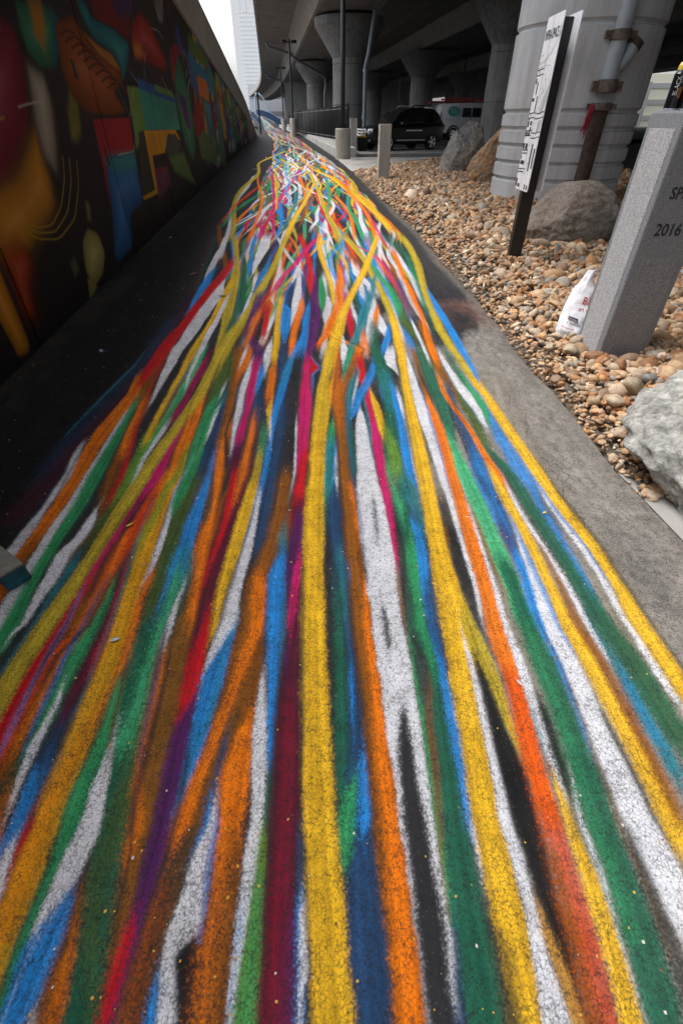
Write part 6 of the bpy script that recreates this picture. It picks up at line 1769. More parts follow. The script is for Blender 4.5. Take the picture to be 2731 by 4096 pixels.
# ------------------------------------------------------------------ map sign
def map_sign():
    root = empty('map_sign', (2.01, 6.06, 0), 0)
    tag(root, 'tall map sign with two white panels on a black post in the stones', 'sign')
    mb = MB()
    mb.box((0, 0, .965), (.138, .09, 2.07), 0, .004)
    mb.build('post', plain('black_powder_coat', (.008, .008, .009), .4), root)
    z0, z1, w, th, r = .715, 2.02, .44, .007, .028

    def panel(x):
        mb = MB()
        pts = []
        for cx, cz, a0 in ((w / 2 - r, z1 - r, 0), (-w / 2 + r, z1 - r, 90), (-w / 2 + r, z0 + r, 180), (w / 2 - r, z0 + r, 270)):
            for k in range(6):
                t = math.radians(a0 + k * 18)
                pts.append((cx + r * math.cos(t), cz + r * math.sin(t)))
        n = len(pts)
        A = [(x - th / 2, p_, q_) for p_, q_ in pts]
        B = [(x + th / 2, p_, q_) for p_, q_ in pts]
        mb.loft([A, B], True)
        return mb
    xf = -.069 - th / 2 - .002
    fp = panel(xf).build('front_panel', M_WHITE, root)
    panel(.069 + th / 2 + .002).build('back_panel', M_WHITE, root)
    X = xf - th / 2 - .0012

    def P(a, b, lift=0.0):           # a: 0..1 from the far edge to the near edge as one reads it, b: 0..1 from the top
        return (X - lift, w / 2 - a * w, z1 - b * (z1 - z0))
    ink, grey = MB(), MB()

    def rect(m_, a0, b0, a1, b1, lift=0.0):
        m_.quad(P(a0, b0, lift), P(a1, b0, lift), P(a1, b1, lift), P(a0, b1, lift))

    def line(m_, pts, t=.006, lift=.0004):
        for (a0, b0), (a1, b1) in zip(pts, pts[1:]):
            da, db = (a1 - a0) * w, (b1 - b0) * (z1 - z0)
            L = math.hypot(da, db) + 1e-9
            na, nb_ = -db / L * t / 2 / w * .44, da / L * t / 2 / (z1 - z0)
            m_.quad(P(a0 + na, b0 + nb_, lift), P(a1 + na, b1 + nb_, lift), P(a1 - na, b1 - nb_, lift), P(a0 - na, b0 - nb_, lift))
    # street grid
    for a in (.40, .44):
        line(ink, [(a, 0), (a, .35), (a + .02, .55), (a - .02, .8), (a - .02, 1)], .006)
    line(grey, [(.62, .45), (.6, .6), (.6, .8), (.55, .98)], .006)
    line(grey, [(.0, .235), (.35, .225), (.65, .19), (.85, .14), (1, .09)], .004)
    line(grey, [(.0, .245), (.35, .235), (.66, .2), (.87, .15), (1, .1)], .004)
    line(grey, [(.0, .265), (.4, .255), (.8, .26), (.9, .3), (.95, .36)], .004)
    for b in (.275, .305, .52, .548, .625, .655, .745, .765, .865, .885):
        line(ink, [(0, b), (.42, b - .006)], .009)
    for b in (.52, .55, .635, .665):
        line(ink, [(.44, b), (.7, b), (1, b - .012)], .008)
    line(ink, [(.5, .46), (.55, .41), (.7, .39), (.74, .37), (.66, .33), (.62, .3)], .006)
    line(ink, [(.9, .3), (.8, .36), (.75, .42), (.62, .5)], .005)
    rg = random.Random(5)
    for k in range(60):
        a, b = rg.uniform(.46, .72), rg.uniform(.28, .92)
        line(grey if k % 2 else ink, [(a, b), (a + rg.uniform(-.06, .06), b + rg.uniform(-.012, .012)), (a + rg.uniform(-.05, .09), b + rg.uniform(-.02, .02))], .0025)
    for a0, b0, a1, b1 in ((.02, .32, .1, .35), (.15, .34, .22, .41), (.0, .43, .16, .45), (.3, .42, .36, .51), (.02, .545, .1, .56), (.02, .565, .12, .6),
                           (.2, .565, .33, .59), (.24, .6, .33, .635), (.02, .63, .14, .655), (.18, .635, .32, .655), (.0, .7, .13, .735), (.18, .7, .34, .735), (.02, .78, .08, .8), (.04, .81, .34, .835),
                           (.0, .93, .1, 0.985), (.66, .7, .76, .87), (.86, .725, .95, .85), (.16, .96, .32, .985), (.68, .955, .76, .99)):
        rect(ink, a0, b0, a1, b1, .0002)
    grey.add([P(a, b) for a, b in ((.98, .33), (.98, .45), (.85, .52), (.68, .53), (.74, .44), (.88, .38))], [list(range(6))])
    grey.add([P(a, b) for a, b in ((.72, .565), (.95, .55), (.92, .61), (.72, .655))], [list(range(4))])
    ink.add([P(.88 + .05 * math.cos(k * .5236), .972 + .017 * math.sin(k * .5236), .0003) for k in range(12)], [list(range(12))])
    for b in (.29, .535, .64, .755, .875):
        v_, f_, tw = text_geo('STREET', .016)
        ink.add([P(.1 + q[0] / w, b - q[1] / (z1 - z0), .0006) for q in v_], f_)
    line(ink, [(.14, .17), (.14, .22)], .004)
    line(ink, [(.08, .2), (.2, .195)], .004)
    ink.build('map_print', M_INK, fp, fix=False)
    grey.build('map_shading', M_GREYINK, fp, fix=False)
    v_, f_, tw = text_geo('INFRA-SPACE 1', .115, bold=.016)
    sx = .4 / tw
    t = MB()
    t.add([P(.04 + q[0] * sx / w, .118 - q[1] * 1.0 / (z1 - z0) * .82, .0008) for q in v_], f_)
    t.build('lettering', M_INK, fp, fix=False)


map_sign()

# ------------------------------------------------------------------ granite pillar with dates
M_GSM = granite_mat('honed_granite', (.1, .105, .12), (.19, .2, .22), (.34, .35, .37), .15)
M_GRO = granite_mat('rough_granite', (.1, .1, .11), (.36, .36, .38), (.82, .82, .84), 1.0)


def pillar():
    ang = math.radians(3)
    root = empty('granite_pillar', (1.925, 3.305, .0), ang)
    tag(root, 'grey granite pillar engraved with black letters and the year 2016', 'pillar')
    w, h = .33, 1.335
    mb = MB()
    mb.box((0, 0, h / 2 - .1), (w, w, h + .2), 0, .012)
    mb.build('shaft', M_GSM, root)
    # rough fields, 3 mm proud
    mb = MB()
    mb.box((-w / 2 - .0005, .004, (h - .07) / 2), (.006, w - .085, h - .08), 0, .002)
    mb.build('rough_panel', M_GRO, root)
    mb = MB()
    mb.box((.008, -w / 2 - .0005, .32), (w - .1, .006, .66), 0, .002)
    mb.build('rough_panel', granite_mat('rough_granite_shaded', (.09, .09, .1), (.21, .21, .225), (.5, .5, .52), .8), root)  # darker copy of the rough granite, front-face shade put into its colour
    mb = MB()
    mb.box((w / 2 + .0005, 0, (h - .07) / 2), (.006, w - .085, h - .08), 0, .002)
    mb.build('rough_panel', M_GRO, root)
    y = -w / 2 - .0016
    for s, zb, size in (('INFRA', 1.14, .075), ('SPACE', .955, .078), ('2016', .775, .085)):
        v_, f_, tw = text_geo(s, size, bold=.02)
        mb = MB()
        off = -w / 2 + (.075 if s == 'SPACE' else .065)
        if s == 'INFRA':
            off = .02
            v_, f_, tw = text_geo('I', size)
        mb.add([(off + q[0] * .95, y, zb + q[1] * 1.02) for q in v_], f_)
        mb.build('lettering', M_INK, root, fix=False)
    return root


pillar()


def can(x, y, capcol, label, rz, txt=True):
    root = empty('spray_can', (x, y, 1.336), rz)
    tag(root, label, 'spray can', 'spray cans on the granite pillar')
    mb = MB()
    mb.lathe([(.0315, .008), (.0315, .148), (.029, .152), (.024, .163)], 28)
    mb.build('can_body', plain('black_gloss_can', (.01, .01, .013), .25), root)
    mb = MB()
    mb.lathe([(.0325, 0), (.0325, .008), (.031, .009)], 28)
    mb.build('base_rim', plain('tin', (.6, .62, .68), .3, .6), root)
    mb = MB()
    mb.lathe([(.0245, .1635), (.0245, .18), (.018, .194), (.0, .198)], 24)
    mb.build('cap', plain('cap_plastic', capcol, .4), root)
    if txt:
        for s, size, a0, z0_, col in (('BLACK', .03, -118, .06, (.6, .6, .62)), ('FORMULA', .012, -96, .11, (.5, .5, .52))):
            v_, f_, tw = text_geo(s, size)
            t = MB()
            vv = []
            for q in v_:     # letters run up the can
                ang = math.radians(a0) + (-q[1] + .01) / .0315 * -1 * -1
                vv.append((.0328 * math.cos(ang), .0328 * math.sin(ang), z0_ + q[0] * .85))
            t.add(vv, f_)
            t.build('lettering', plain('can_print', col, .5), root, fix=False)
        t = MB()
        n = 6
        ring = []
        for i in range(n + 1):
            ang = math.radians(-92 + 40 * i / n)
            ring.append((.0319 * math.cos(ang), .0319 * math.sin(ang)))
        for i in range(n):
            t.quad((*ring[i], .05), (*ring[i + 1], .05), (*ring[i + 1], .095), (*ring[i], .095))
        t.build('colour_band', plain('orange_band', (.35, .1, .02), .4), root, fix=False)
    return root


can(1.814, 3.40, (.75, .55, .08), 'black spray can with yellow cap and BLACK lettering on the granite pillar', 0)
can(1.880, 3.405, (.02, .02, .02), 'second black spray can touching the yellow capped can', .6, False)
can(1.946, 3.40, (.4, .4, .7), 'spray can at the right of the row on the granite pillar', .2, False)

# ------------------------------------------------------------------ white carrier bag behind the pillar
def carrier_bag():
    root = empty('carrier_bag', (1.763, 3.57, .03), math.radians(-12))
    tag(root, 'white plastic carrier bag with red and black print leaning behind the granite pillar', 'bag')
    H_ = .43
    rg = random.Random(8)

    def hw(t):
        return float(np.interp(t, [0, .08, .3, .55, .72, .8, 1.0], [.118, .13, .12, .095, .078, .05, .024]))

    def shift(t):
        return float(np.interp(t, [0, .5, .8, 1], [0, .0, .012, .03]))

    def thick(t):
        return float(np.interp(t, [0, .12, .5, .8, 1], [.055, .075, .05, .02, .008]))

    def surf(x, t, front=True):
        k = max(0.0, 1 - (x / hw(t)) ** 2) ** .6
        wr = .012 * mnoise.noise(Vector((x * 22, t * 7, 3.1 if front else 9))) + .006 * mnoise.noise(Vector((x * 60, t * 22, 1)))
        d = thick(t) * k + wr * (k ** .5)
        return (-d if front else d) + .16 * t
    mb = MB()
    nt_, nx = 34, 22
    for front in (True, False):
        vs_, fs = [], []
        for i in range(nt_ + 1):
            t = i / nt_
            for k in range(nx + 1):
                x = hw(t) * math.sin((k / nx - .5) * math.pi)
                vs_.append((x + shift(t), surf(x, t, front), t * H_))
        for i in range(nt_):
            for k in range(nx):
                a = i * (nx + 1) + k
                fs.append([a, a + 1, a + nx + 2, a + nx + 1])
        mb.add(vs_, fs, 0, True)
    m, nt, b = new_mat('white_bag_film')
    b.inputs['Base Color'].default_value = (.82, .82, .86, 1)
    b.inputs['Roughness'].default_value = .32
    b.inputs['Transmission Weight'].default_value = .0
    tc = N(nt, 'ShaderNodeTexCoord').outputs['Object']
    f = noise_tex(nt, tc, 14, 4, .6)
    c = ramp(nt, f, [(.35, (.74, .74, .8)), (.6, (.86, .86, .9))])
    nt.links.new(c, b.inputs['Base Color'])
    bump(nt, b, f, .5, .02)
    mb.build('bag_body', m, root, fix=False)

    def prnt(s, size, x0, z0_, rot, mat, name='lettering'):
        v_, f_, tw = text_geo(s, size)
        t_ = MB()
        vv = []
        ca, sa = math.cos(rot), math.sin(rot)
        for q in v_:
            x, z = x0 + q[0] * ca - q[1] * sa, z0_ + q[0] * sa + q[1] * ca
            t = max(0, min(1, z / H_))
            lx = max(-hw(t) * .98, min(hw(t) * .98, x - shift(t)))
            vv.append((x, surf(lx, t) - .004, z))
        t_.add(vv, f_)
        t_.build(name, mat, root, fix=False)
    red = plain('red_print', (.55, .02, .015), .5)
    prnt('BLICK', .068, .005, .225, -.12, red)
    prnt('art materials', .036, -.012, .185, -.12, red)
    prnt('CANSON', .024, -.075, .098, -.14, M_INK)
    prnt('this shopping bag', .013, -.1, .075, -.14, red)
    prnt('This bag is designed to be reusable', .009, -.105, .052, -.14, M_INK)
    prnt('please recycle it at any store', .009, -.105, .04, -.14, M_INK)
    lb = MB()
    q = []
    for x, z in ((-.068, .15), (-.0, .135), (-.0, .114), (-.068, .129)):
        t = z / H_
        q.append((x, surf(x - shift(t), t) - .010, z))
    lb.add(q, [[0, 1, 2, 3]])
    lb.build('print_block', M_INK, root, fix=False)
    v_, f_, tw = text_geo('PRINCETON', .011)
    t_ = MB()
    vv = []
    for p_ in v_:
        x, z = -.064 + p_[0] * .9, .133 + p_[1] - (p_[0]) * .21
        t = z / H_
        vv.append((x, surf(x - shift(t), t) - .013, z))
    t_.add(vv, f_)
    t_.build('lettering', M_WHITE, root, fix=False)


carrier_bag()

# clear cup among the stones
mb = MB()
mb.lathe([(.032, 0), (.042, .1), (.04, .1), (.03, .004)], 20)
o = mb.build('plastic_cup', plain('cloudy_plastic', (.55, .56, .57), .3))
o.location = (2.62, 6.35, .05)
tag(o, 'small clear plastic cup upside down in the stones by the smooth boulder', 'cup')

# ------------------------------------------------------------------ boulders
def ico(sub):
    bm = bmesh.new()
    bmesh.ops.create_icosphere(bm, subdivisions=sub, radius=1)
    bm.verts.index_update()
    v = np.array([q.co[:] for q in bm.verts])
    f = np.array([[q.index for q in t.verts] for t in bm.faces])
    bm.free()
    return v, f


def boulder(loc, size, seed, mat, label, planes=7, rough=.09, rot=0.0, lean=0.0, cuts=()):
    v, f = ico(6)
    rs = np.random.RandomState(seed)
    v = v.copy()
    for k in range(planes):
        n = rs.normal(size=3)
        n /= np.linalg.norm(n)
        d = rs.uniform(.62, .9)
        h = v @ n
        over = np.maximum(0, h - d)
        v -= np.outer(over * .86, n)
    for n, d in cuts:
        n = np.array(n, float)
        n /= np.linalg.norm(n)
        over = np.maximum(0, v @ n - d)
        v -= np.outer(over * .9, n)
    out = []
    for q in v:
        p_ = Vector(q)
        k = rough * (mnoise.fractal(p_ * 1.7 + Vector((seed, 0, 0)), .9, 2.0, 4) * .9) + rough * .35 * mnoise.fractal(p_ * 7 + Vector((0, seed, 0)), .9, 2.1, 4)
        rdg = abs(mnoise.noise(p_ * 2.6 + Vector((seed * 2, 1, 0))))
        k -= rough * .5 * max(0, .18 - rdg) * 2.2
        out.append(p_ * (1 + k))
    M_ = Euler((0, lean, rot)).to_matrix() @ Matrix.Diagonal(Vector(size))
    out = [M_ @ q for q in out]
    zmin = min(q.z for q in out)
    mb = MB()
    mb.add([tuple(q) for q in out], [list(t) for t in f], 0, True)
    o_ = mb.build('boulder', mat, fix=False)
    o_.location = loc
    tag(o_, label, 'boulder', 'boulders set among the river stones')
    return o_


BM_GREY = boulder_mat('grey_boulder', [(.1, .1, .105), (.29, .285, .28), (.36, .31, .26), (.58, .57, .56)], 2.0, 24, 1.35)
BM_BROWN = boulder_mat('brown_boulder', [(.26, .25, .24), (.38, .27, .17), (.44, .25, .12), (.34, .27, .21), (.6, .58, .55)], 1.5, 24, 1.3)
BM_TAN = boulder_mat('tan_boulder', [(.09, .06, .048), (.22, .18, .15), (.25, .225, .2), (.3, .29, .28)], 1.6)
BM_SILV = boulder_mat('silver_boulder', [(.16, .16, .15), (.42, .42, .4), (.5, .49, .46), (.8, .8, .8)], 2.6, 22, 1.7)
boulder((3.74, 17.9, .46), (.77, .58, .82), 3, BM_GREY, 'tall grey boulder left of the brown one, near the black car', rot=.1, lean=.18, cuts=[((-.8, -.2, .3), .78), ((.9, -.2, .5), .8)])
boulder((3.83, 14.5, .42), (.62, .5, .84), 11, BM_BROWN, 'rust brown boulder leaning against the ribbed column', planes=3, rough=.1, rot=-.15, lean=.3, cuts=[((-.8, 0, .55), .72), ((.1, -.9, .2), .78)])
boulder((3.08, 7.2, .24), (.64, .48, .46), 23, BM_TAN, 'smooth tan grey boulder between the map sign and the granite pillar', planes=0, rough=.075, rot=.12, cuts=[((-.8, -.1, .6), .74)])
boulder((1.9, 1.6, .18), (.63, .66, .38), 31, BM_SILV, 'big silvery grey boulder at the right edge of the path', planes=7, rough=.12, rot=.3, cuts=[((-.3, -.5, -.8), .6)])
boulder((3.5, 6.4, .12), (.3, .3, .34), 41, BM_TAN, 'small dark boulder half hidden behind the granite pillar', planes=6, rough=.1)

# ------------------------------------------------------------------ river stones
M_STONE = stone_mat('river_stone')
SC = np.array([(.44, .3, .19), (.36, .24, .15), (.5, .37, .25), (.3, .19, .12), (.4, .33, .26), (.27, .25, .23), (.52, .44, .34), (.34, .17, .08), (.22, .15, .11), (.33, .32, .31), (.46, .27, .14), (.58, .5, .42)])
SP = np.array([.16, .15, .13, .09, .12, .07, .07, .06, .05, .025, .07, .02])
SP = SP / SP.sum()
BLOCK = [(1.925, 3.305, .24), (2.01, 6.06, .1), (4.39, 11.8, 1.28), (1.12, 15.45, .22), (1.95, 1.68, .47), (3.08, 7.2, .4), (3.74, 17.9, .5), (3.95, 14.75, .45)]


def far_limit(x):
    return 18.45 + (x - .336) * 1.42 if x > .336 else 18.45


def stones(n, ylo, yhi, sizes, sub, name, xmax=9.0, seed=1, zoff=0.0, keep_edge=.0):
    rs = np.random.RandomState(seed)
    base, faces = ico(sub)
    V, F, C = [], [], []
    nb_ = len(base)
    cnt = 0
    while cnt < n:
        y = rs.uniform(ylo, yhi)
        x0 = edge_x(min(y, 18.5))
        # keep to the wedge the picture can see, plus a margin
        x = x0 + (min(xmax, max(x0 + .6, .85 * y + 1.2)) - x0) * rs.rand()
        if y > far_limit(x):
            continue
        if any((x - bx) ** 2 + (y - by) ** 2 < r * r * .7 for bx, by, r in BLOCK):
            continue
        d = x - x0
        s = rs.lognormal(0, .4) * np.interp(d, [0, .25, .7, 2], sizes) * .78
        if y > 8:
            s *= 1.1
        if d < s * .6 - .03:
            continue
        col = SC[rs.choice(len(SC), p=SP)] * np.array([1.04, .98, .9]) * rs.uniform(.85, 1.4)
        ax = np.array([1.0, rs.uniform(.55, .92), rs.uniform(.36, .68)]) * s * .64
        w = base * (1 + .16 * np.sin(base[:, [1, 2, 0]] * rs.uniform(1.5, 3.2, 3) + rs.uniform(0, 6, 3)).sum(1, keepdims=True) * .7)
        for _ in range(3):
            n1 = rs.normal(size=3)
            n1 /= np.linalg.norm(n1)
            w = w - np.outer(np.maximum(0, w @ n1 - rs.uniform(.5, .8)) * .85, n1)
        q = w * ax
        e = Euler((rs.normal(0, .45), rs.normal(0, .45), rs.uniform(0, 6.28))).to_matrix()
        q = q @ np.array(e).T
        z = zoff + .012 + .055 * min(1, d / .9) + rs.uniform(-.012, .02)
        q = q + np.array([x, y, z])
        V.append(q)
        F.append(faces + cnt * nb_)
        C.append(np.repeat(np.append(col, 1.0)[None], nb_, 0))
        cnt += 1
    V, F, C = np.concatenate(V), np.concatenate(F), np.concatenate(C)
    me = bpy.data.meshes.new(name)
    me.vertices.add(len(V))
    me.vertices.foreach_set('co', V.astype(np.float32).ravel())
    me.loops.add(len(F) * 3)
    me.loops.foreach_set('vertex_index', F.astype(np.int32).ravel())
    me.polygons.add(len(F))
    me.polygons.foreach_set('loop_start', np.arange(0, len(F) * 3, 3, dtype=np.int32))
    me.polygons.foreach_set('use_smooth', np.ones(len(F), bool))
    me.update()
    me.validate()
    at_ = me.color_attributes.new('stone', 'FLOAT_COLOR', 'POINT')
    at_.data.foreach_set('color', C.astype(np.float32).ravel())
    me.materials.append(M_STONE)
    o_ = link(name, me)
    return o_


gr = stones(10500, 1.6, 7.5, [.03, .05, .068, .075], 2, 'river_gravel', 6.5, 5)
tag(gr, 'tan and brown river stones covering the bed beside the path', kind='stuff')
gr2 = stones(4200, 1.6, 5.5, [.02, .03, .05, .05], 1, 'river_gravel', 4.0, 6, -.02)
tag(gr2, 'smaller river stones filling gaps near the path edge', kind='stuff')
gr3 = stones(23000, 7.0, 24, [.045, .07, .09, .095], 1, 'river_gravel', 9.0, 7)
tag(gr3, 'river stones of the far part of the bed below the boulders', kind='stuff')


def cobbles():
    rs = np.random.RandomState(77)
    base, faces = ico(3)
    kinds = [((.33, .17, .085), 'rust brown river cobble lying on the stone bed'), ((.43, .35, .25), 'tan river cobble lying on the stone bed'), ((.27, .27, .26), 'grey river cobble lying on the stone bed')]
    spots = [(2.28, 3.08, .13, 0), (2.5, 3.2, .17, 0), (2.45, 2.95, .19, 1), (2.7, 3.0, .22, 0), (2.2, 2.86, .12, 2), (2.36, 2.72, .14, 1), (2.02, 2.95, .11, 0), (1.82, 2.93, .1, 0), (1.7, 3.06, .12, 0), (1.9, 2.72, .12, 2),
             (1.74, 2.6, .17, 1), (2.1, 2.6, .13, 0), (1.6, 3.2, .1, 1), (1.47, 3.24, .08, 1), (2.6, 3.45, .16, 1), (2.85, 3.35, .18, 0), (2.0, 2.5, .2, 1), (2.3, 2.45, .2, 0), (1.56, 2.42, .1, 1), (1.62, 2.2, .09, 1), (2.75, 3.75, .13, 1), (2.55, 3.9, .12, 0)]
    for k in range(60):
        y = rs.uniform(2.6, 7.5)
        x = edge_x(y) + rs.uniform(.3, 2.4)
        if any((x - bx) ** 2 + (y - by) ** 2 < (r + .06) ** 2 for bx, by, r in BLOCK):
            continue
        spots.append((x, y, rs.uniform(.09, .13), int(rs.choice(3, p=[.35, .45, .2]))))
    for x, y, s, k in spots:
        col = np.array(kinds[k][0]) * rs.uniform(.8, 1.2)
        w = base.copy()
        for _ in range(5):
            n1 = rs.normal(size=3)
            n1 /= np.linalg.norm(n1)
            w = w - np.outer(np.maximum(0, w @ n1 - rs.uniform(.62, .9)) * .75, n1)
        w = w * (1 + .06 * np.sin(base[:, [1, 2, 0]] * 4 + rs.uniform(0, 6, 3)).sum(1, keepdims=True))
        q = w * np.array([1, rs.uniform(.65, .9), rs.uniform(.5, .75)]) * s * .55
        me = bpy.data.meshes.new('cobble')
        me.from_pydata(q.tolist(), [], faces.tolist())
        me.polygons.foreach_set('use_smooth', np.ones(len(faces), bool))
        at_ = me.color_attributes.new('stone', 'FLOAT_COLOR', 'POINT')
        at_.data.foreach_set('color', np.repeat(np.append(col, 1.0)[None], len(q), 0).astype(np.float32).ravel())
        me.materials.append(M_STONE)
        o_ = link('river_cobble', me)
        o_.location = (x, y, .075)
        o_.rotation_euler = (rs.normal(0, .3), rs.normal(0, .3), rs.uniform(0, 6.28))
        c_ = ['rust brown', 'tan', 'grey'][k]
        zone = 'by the foot of the granite pillar' if math.hypot(x - 1.95, y - 3.2) < .62 else 'between the big silvery boulder and the pillar' if y < 2.7 else 'in the bed left of the carrier bag' if y < 4.3 and x < 1.8 else 'in the bed before the map sign' if y < 5.9 else 'in the bed behind the map sign post'
        tag(o_, c_ + ' river cobble ' + zone, 'stone', c_ + ' cobbles ' + zone)


cobbles()

# ------------------------------------------------------------------ litter and leaves
def flecks():
    rs = random.Random(19)
    mats = [plain('yellow_fleck', (.6, .36, .05), .8), plain('pale_fleck', (.6, .6, .58), .8), plain('brown_fleck', (.16, .09, .05), .9)]
    mb = MB()
    for k in range(900):
        y = .05 + 7.5 * rs.random() ** 1.8
        x = rs.uniform(wall_x(y) + .05, edge_x(y) - .03)
        if abs(x) > .85 * y + .8:
            continue
        s = rs.uniform(.0014, .0042) * (1 + y * .12)
        t = rs.random() * 6.28
        c = [(x + s * rs.uniform(.6, 1.2) * math.cos(t + a), y + s * rs.uniform(.6, 1.2) * math.sin(t + a), .0022 + rs.uniform(0, .002)) for a in (0, 1.6, 3.1, 4.7)]
        mb.add(c, [[0, 1, 2, 3]], rs.choices((0, 1, 2), (.6, .3, .1))[0])
    o_ = mb.build('litter', mats, fix=False)
    tag(o_, 'tiny yellow and pale flecks scattered over the painted asphalt', kind='stuff')


flecks()


def leaf(x, y, s, col, rz, label, name='leaf', cat='leaf'):
    mb = MB()
    pts = [(-1, 0), (-.5, .32), (0, .42), (.5, .3), (1.1, 0), (.5, -.28), (0, -.4), (-.5, -.3)]
    vs_ = [(p_[0] * s, p_[1] * s, .004 + .35 * s * abs(p_[1]) + .1 * s * p_[0] ** 2) for p_ in pts] + [(0, 0, .004)]
    mb.add(vs_, [[i, (i + 1) % 8, 8] for i in range(8)], 0, True)
    mb.tube([(1.1 * s, 0, .006 + .12 * s), (1.6 * s, .1 * s, .01)], .04 * s, 5)
    o_ = mb.build(name, plain(name + '_surface', col, .8, 0, .3, 60), fix=False)
    o_.location = (x, y, .001)
    o_.rotation_euler.z = rz
    tag(o_, label, cat)


leaf(-1.62, 5.55, .055, (.11, .06, .04), 1.2, 'curled brown leaf on the dark asphalt near the mural')
leaf(-1.14, 4.72, .05, (.16, .14, .09), .3, 'pale torn leaf beside the red stripe')
leaf(-.87, 4.87, .03, (.05, .045, .03), .2, 'dark curled leaf on the white stripe')
leaf(-.66, 4.1, .028, (.12, .05, .03), 0, 'small reddish leaf on the orange stripe')
leaf(-.885, 1.44, .018, (.6, .34, .05), .8, 'yellow scrap on the white stripe at the left', 'paper_scrap', 'scrap')
leaf(.875, 1.52, .012, (.75, .55, .06), .5, 'yellow scrap on the dark green stripe', 'paper_scrap', 'scrap')
leaf(.535, .73, .012, (.6, .6, .62), 2.2, 'white scrap on the green stripe in front', 'paper_scrap', 'scrap')
leaf(-.74, .88, .016, (.45, .5, .56), .3, 'grey blue scrap on the red stripe at the left', 'paper_scrap', 'scrap')
for (x, y, s, lab) in ((-2.45, 7.6, .03, 'white paper scrap by the mural wall foot'), (-2.9, 19.5, .09, 'white paper cup lid on the dark path side'), (-3.3, 25.5, .12, 'white wrapper lying far along the dark path side'), (-1.35, 4.75, .012, 'two tiny white chips on the dark asphalt')):
    leaf(x, y, s, (.6, .6, .6), s * 40, lab, 'paper_scrap', 'scrap')
mb = MB()
mb.lathe([(.014, 0), (.014, .008), (.011, .009)], 16)
o = mb.build('bottle_cap', plain('blue_white_cap', (.2, .27, .45), .4))
o.location = (-1.76, 3.35, .001)
o.rotation_euler = (.3, .2, 0)
tag(o, 'blue and white bottle cap on the dark asphalt', 'bottle cap')

# ------------------------------------------------------------------ vehicles
M_CAR = plain('black_car_paint', (.003, .003, .004), .42)
M_GLASS = plain('dark_glass', (.008, .01, .012), .06)
M_CHROME = plain('chrome', (.8, .82, .86), .28, .35)
M_TYRE = plain('tyre_rubber', (.012, .012, .012), .85)
M_VAN = plain('white_van_paint', (.4, .415, .44), .35)
M_RED = plain('red_lens', (.35, .01, .01), .25)
M_LAMP = plain('lamp_glass', (.6, .66, .75), .12)


def rsec(x, zb, zt, hw_, r=.12, n=4, top_in=0.0):
    pts = []
    r = min(r, (zt - zb) * .45, hw_ * .5)
    for cx, cz, a0 in ((hw_ - r, zb + r, -90), (hw_ - top_in - r, zt - r, 0), (-hw_ + top_in + r, zt - r, 90), (-hw_ + r, zb + r, 180)):
        for k in range(n + 1):
            t = math.radians(a0 + 90 * k / n)
            pts.append((x, cx + r * math.cos(t), cz + r * math.sin(t)))
    return pts


def wheel(root, x, y, r=.34, w=.22, spokes=5):
    o_ = empty('wheel', (x, y, r))
    o_.parent = root
    s = 1 if y > 0 else -1
    R_ = Matrix.Rotation(math.pi / 2 * s, 4, 'X')
    M_ = R_.inverted() if False else R_
    mb = MB()
    mb.lathe([(r * .66, -w / 2), (r * .92, -w / 2), (r, -w * .36), (r, w * .36), (r * .92, w / 2), (r * .66, w / 2)], 32, M=M_, caps=False)
    mb.build('tyre', M_TYRE, o_)
    mb = MB()
    mb.lathe([(r * .66, -w * .5), (r * .62, -w * .42)], 32, M=M_, caps=False)
    mb.lathe([(.0, -w * .44), (.06, -w * .46), (.07, -w * .4)], 16, M=M_, caps=False)
    for k in range(spokes):
        a = 6.283 * k / spokes
        for da in (-.16, .16):
            mb.tube([tuple(M_ @ Vector((.06 * math.cos(a), .06 * math.sin(a), -w * .43))), tuple(M_ @ Vector((r * .63 * math.cos(a + da), r * .63 * math.sin(a + da), -w * .44)))], .022, 6)
    mb.build('rim', M_CHROME, o_)
    mb = MB()
    mb.lathe([(0.001, -w * .2), (r * .63, -w * .22)], 24, M=M_, caps=False)
    mb.build('wheel_disc', M_DARK, o_)
    return o_


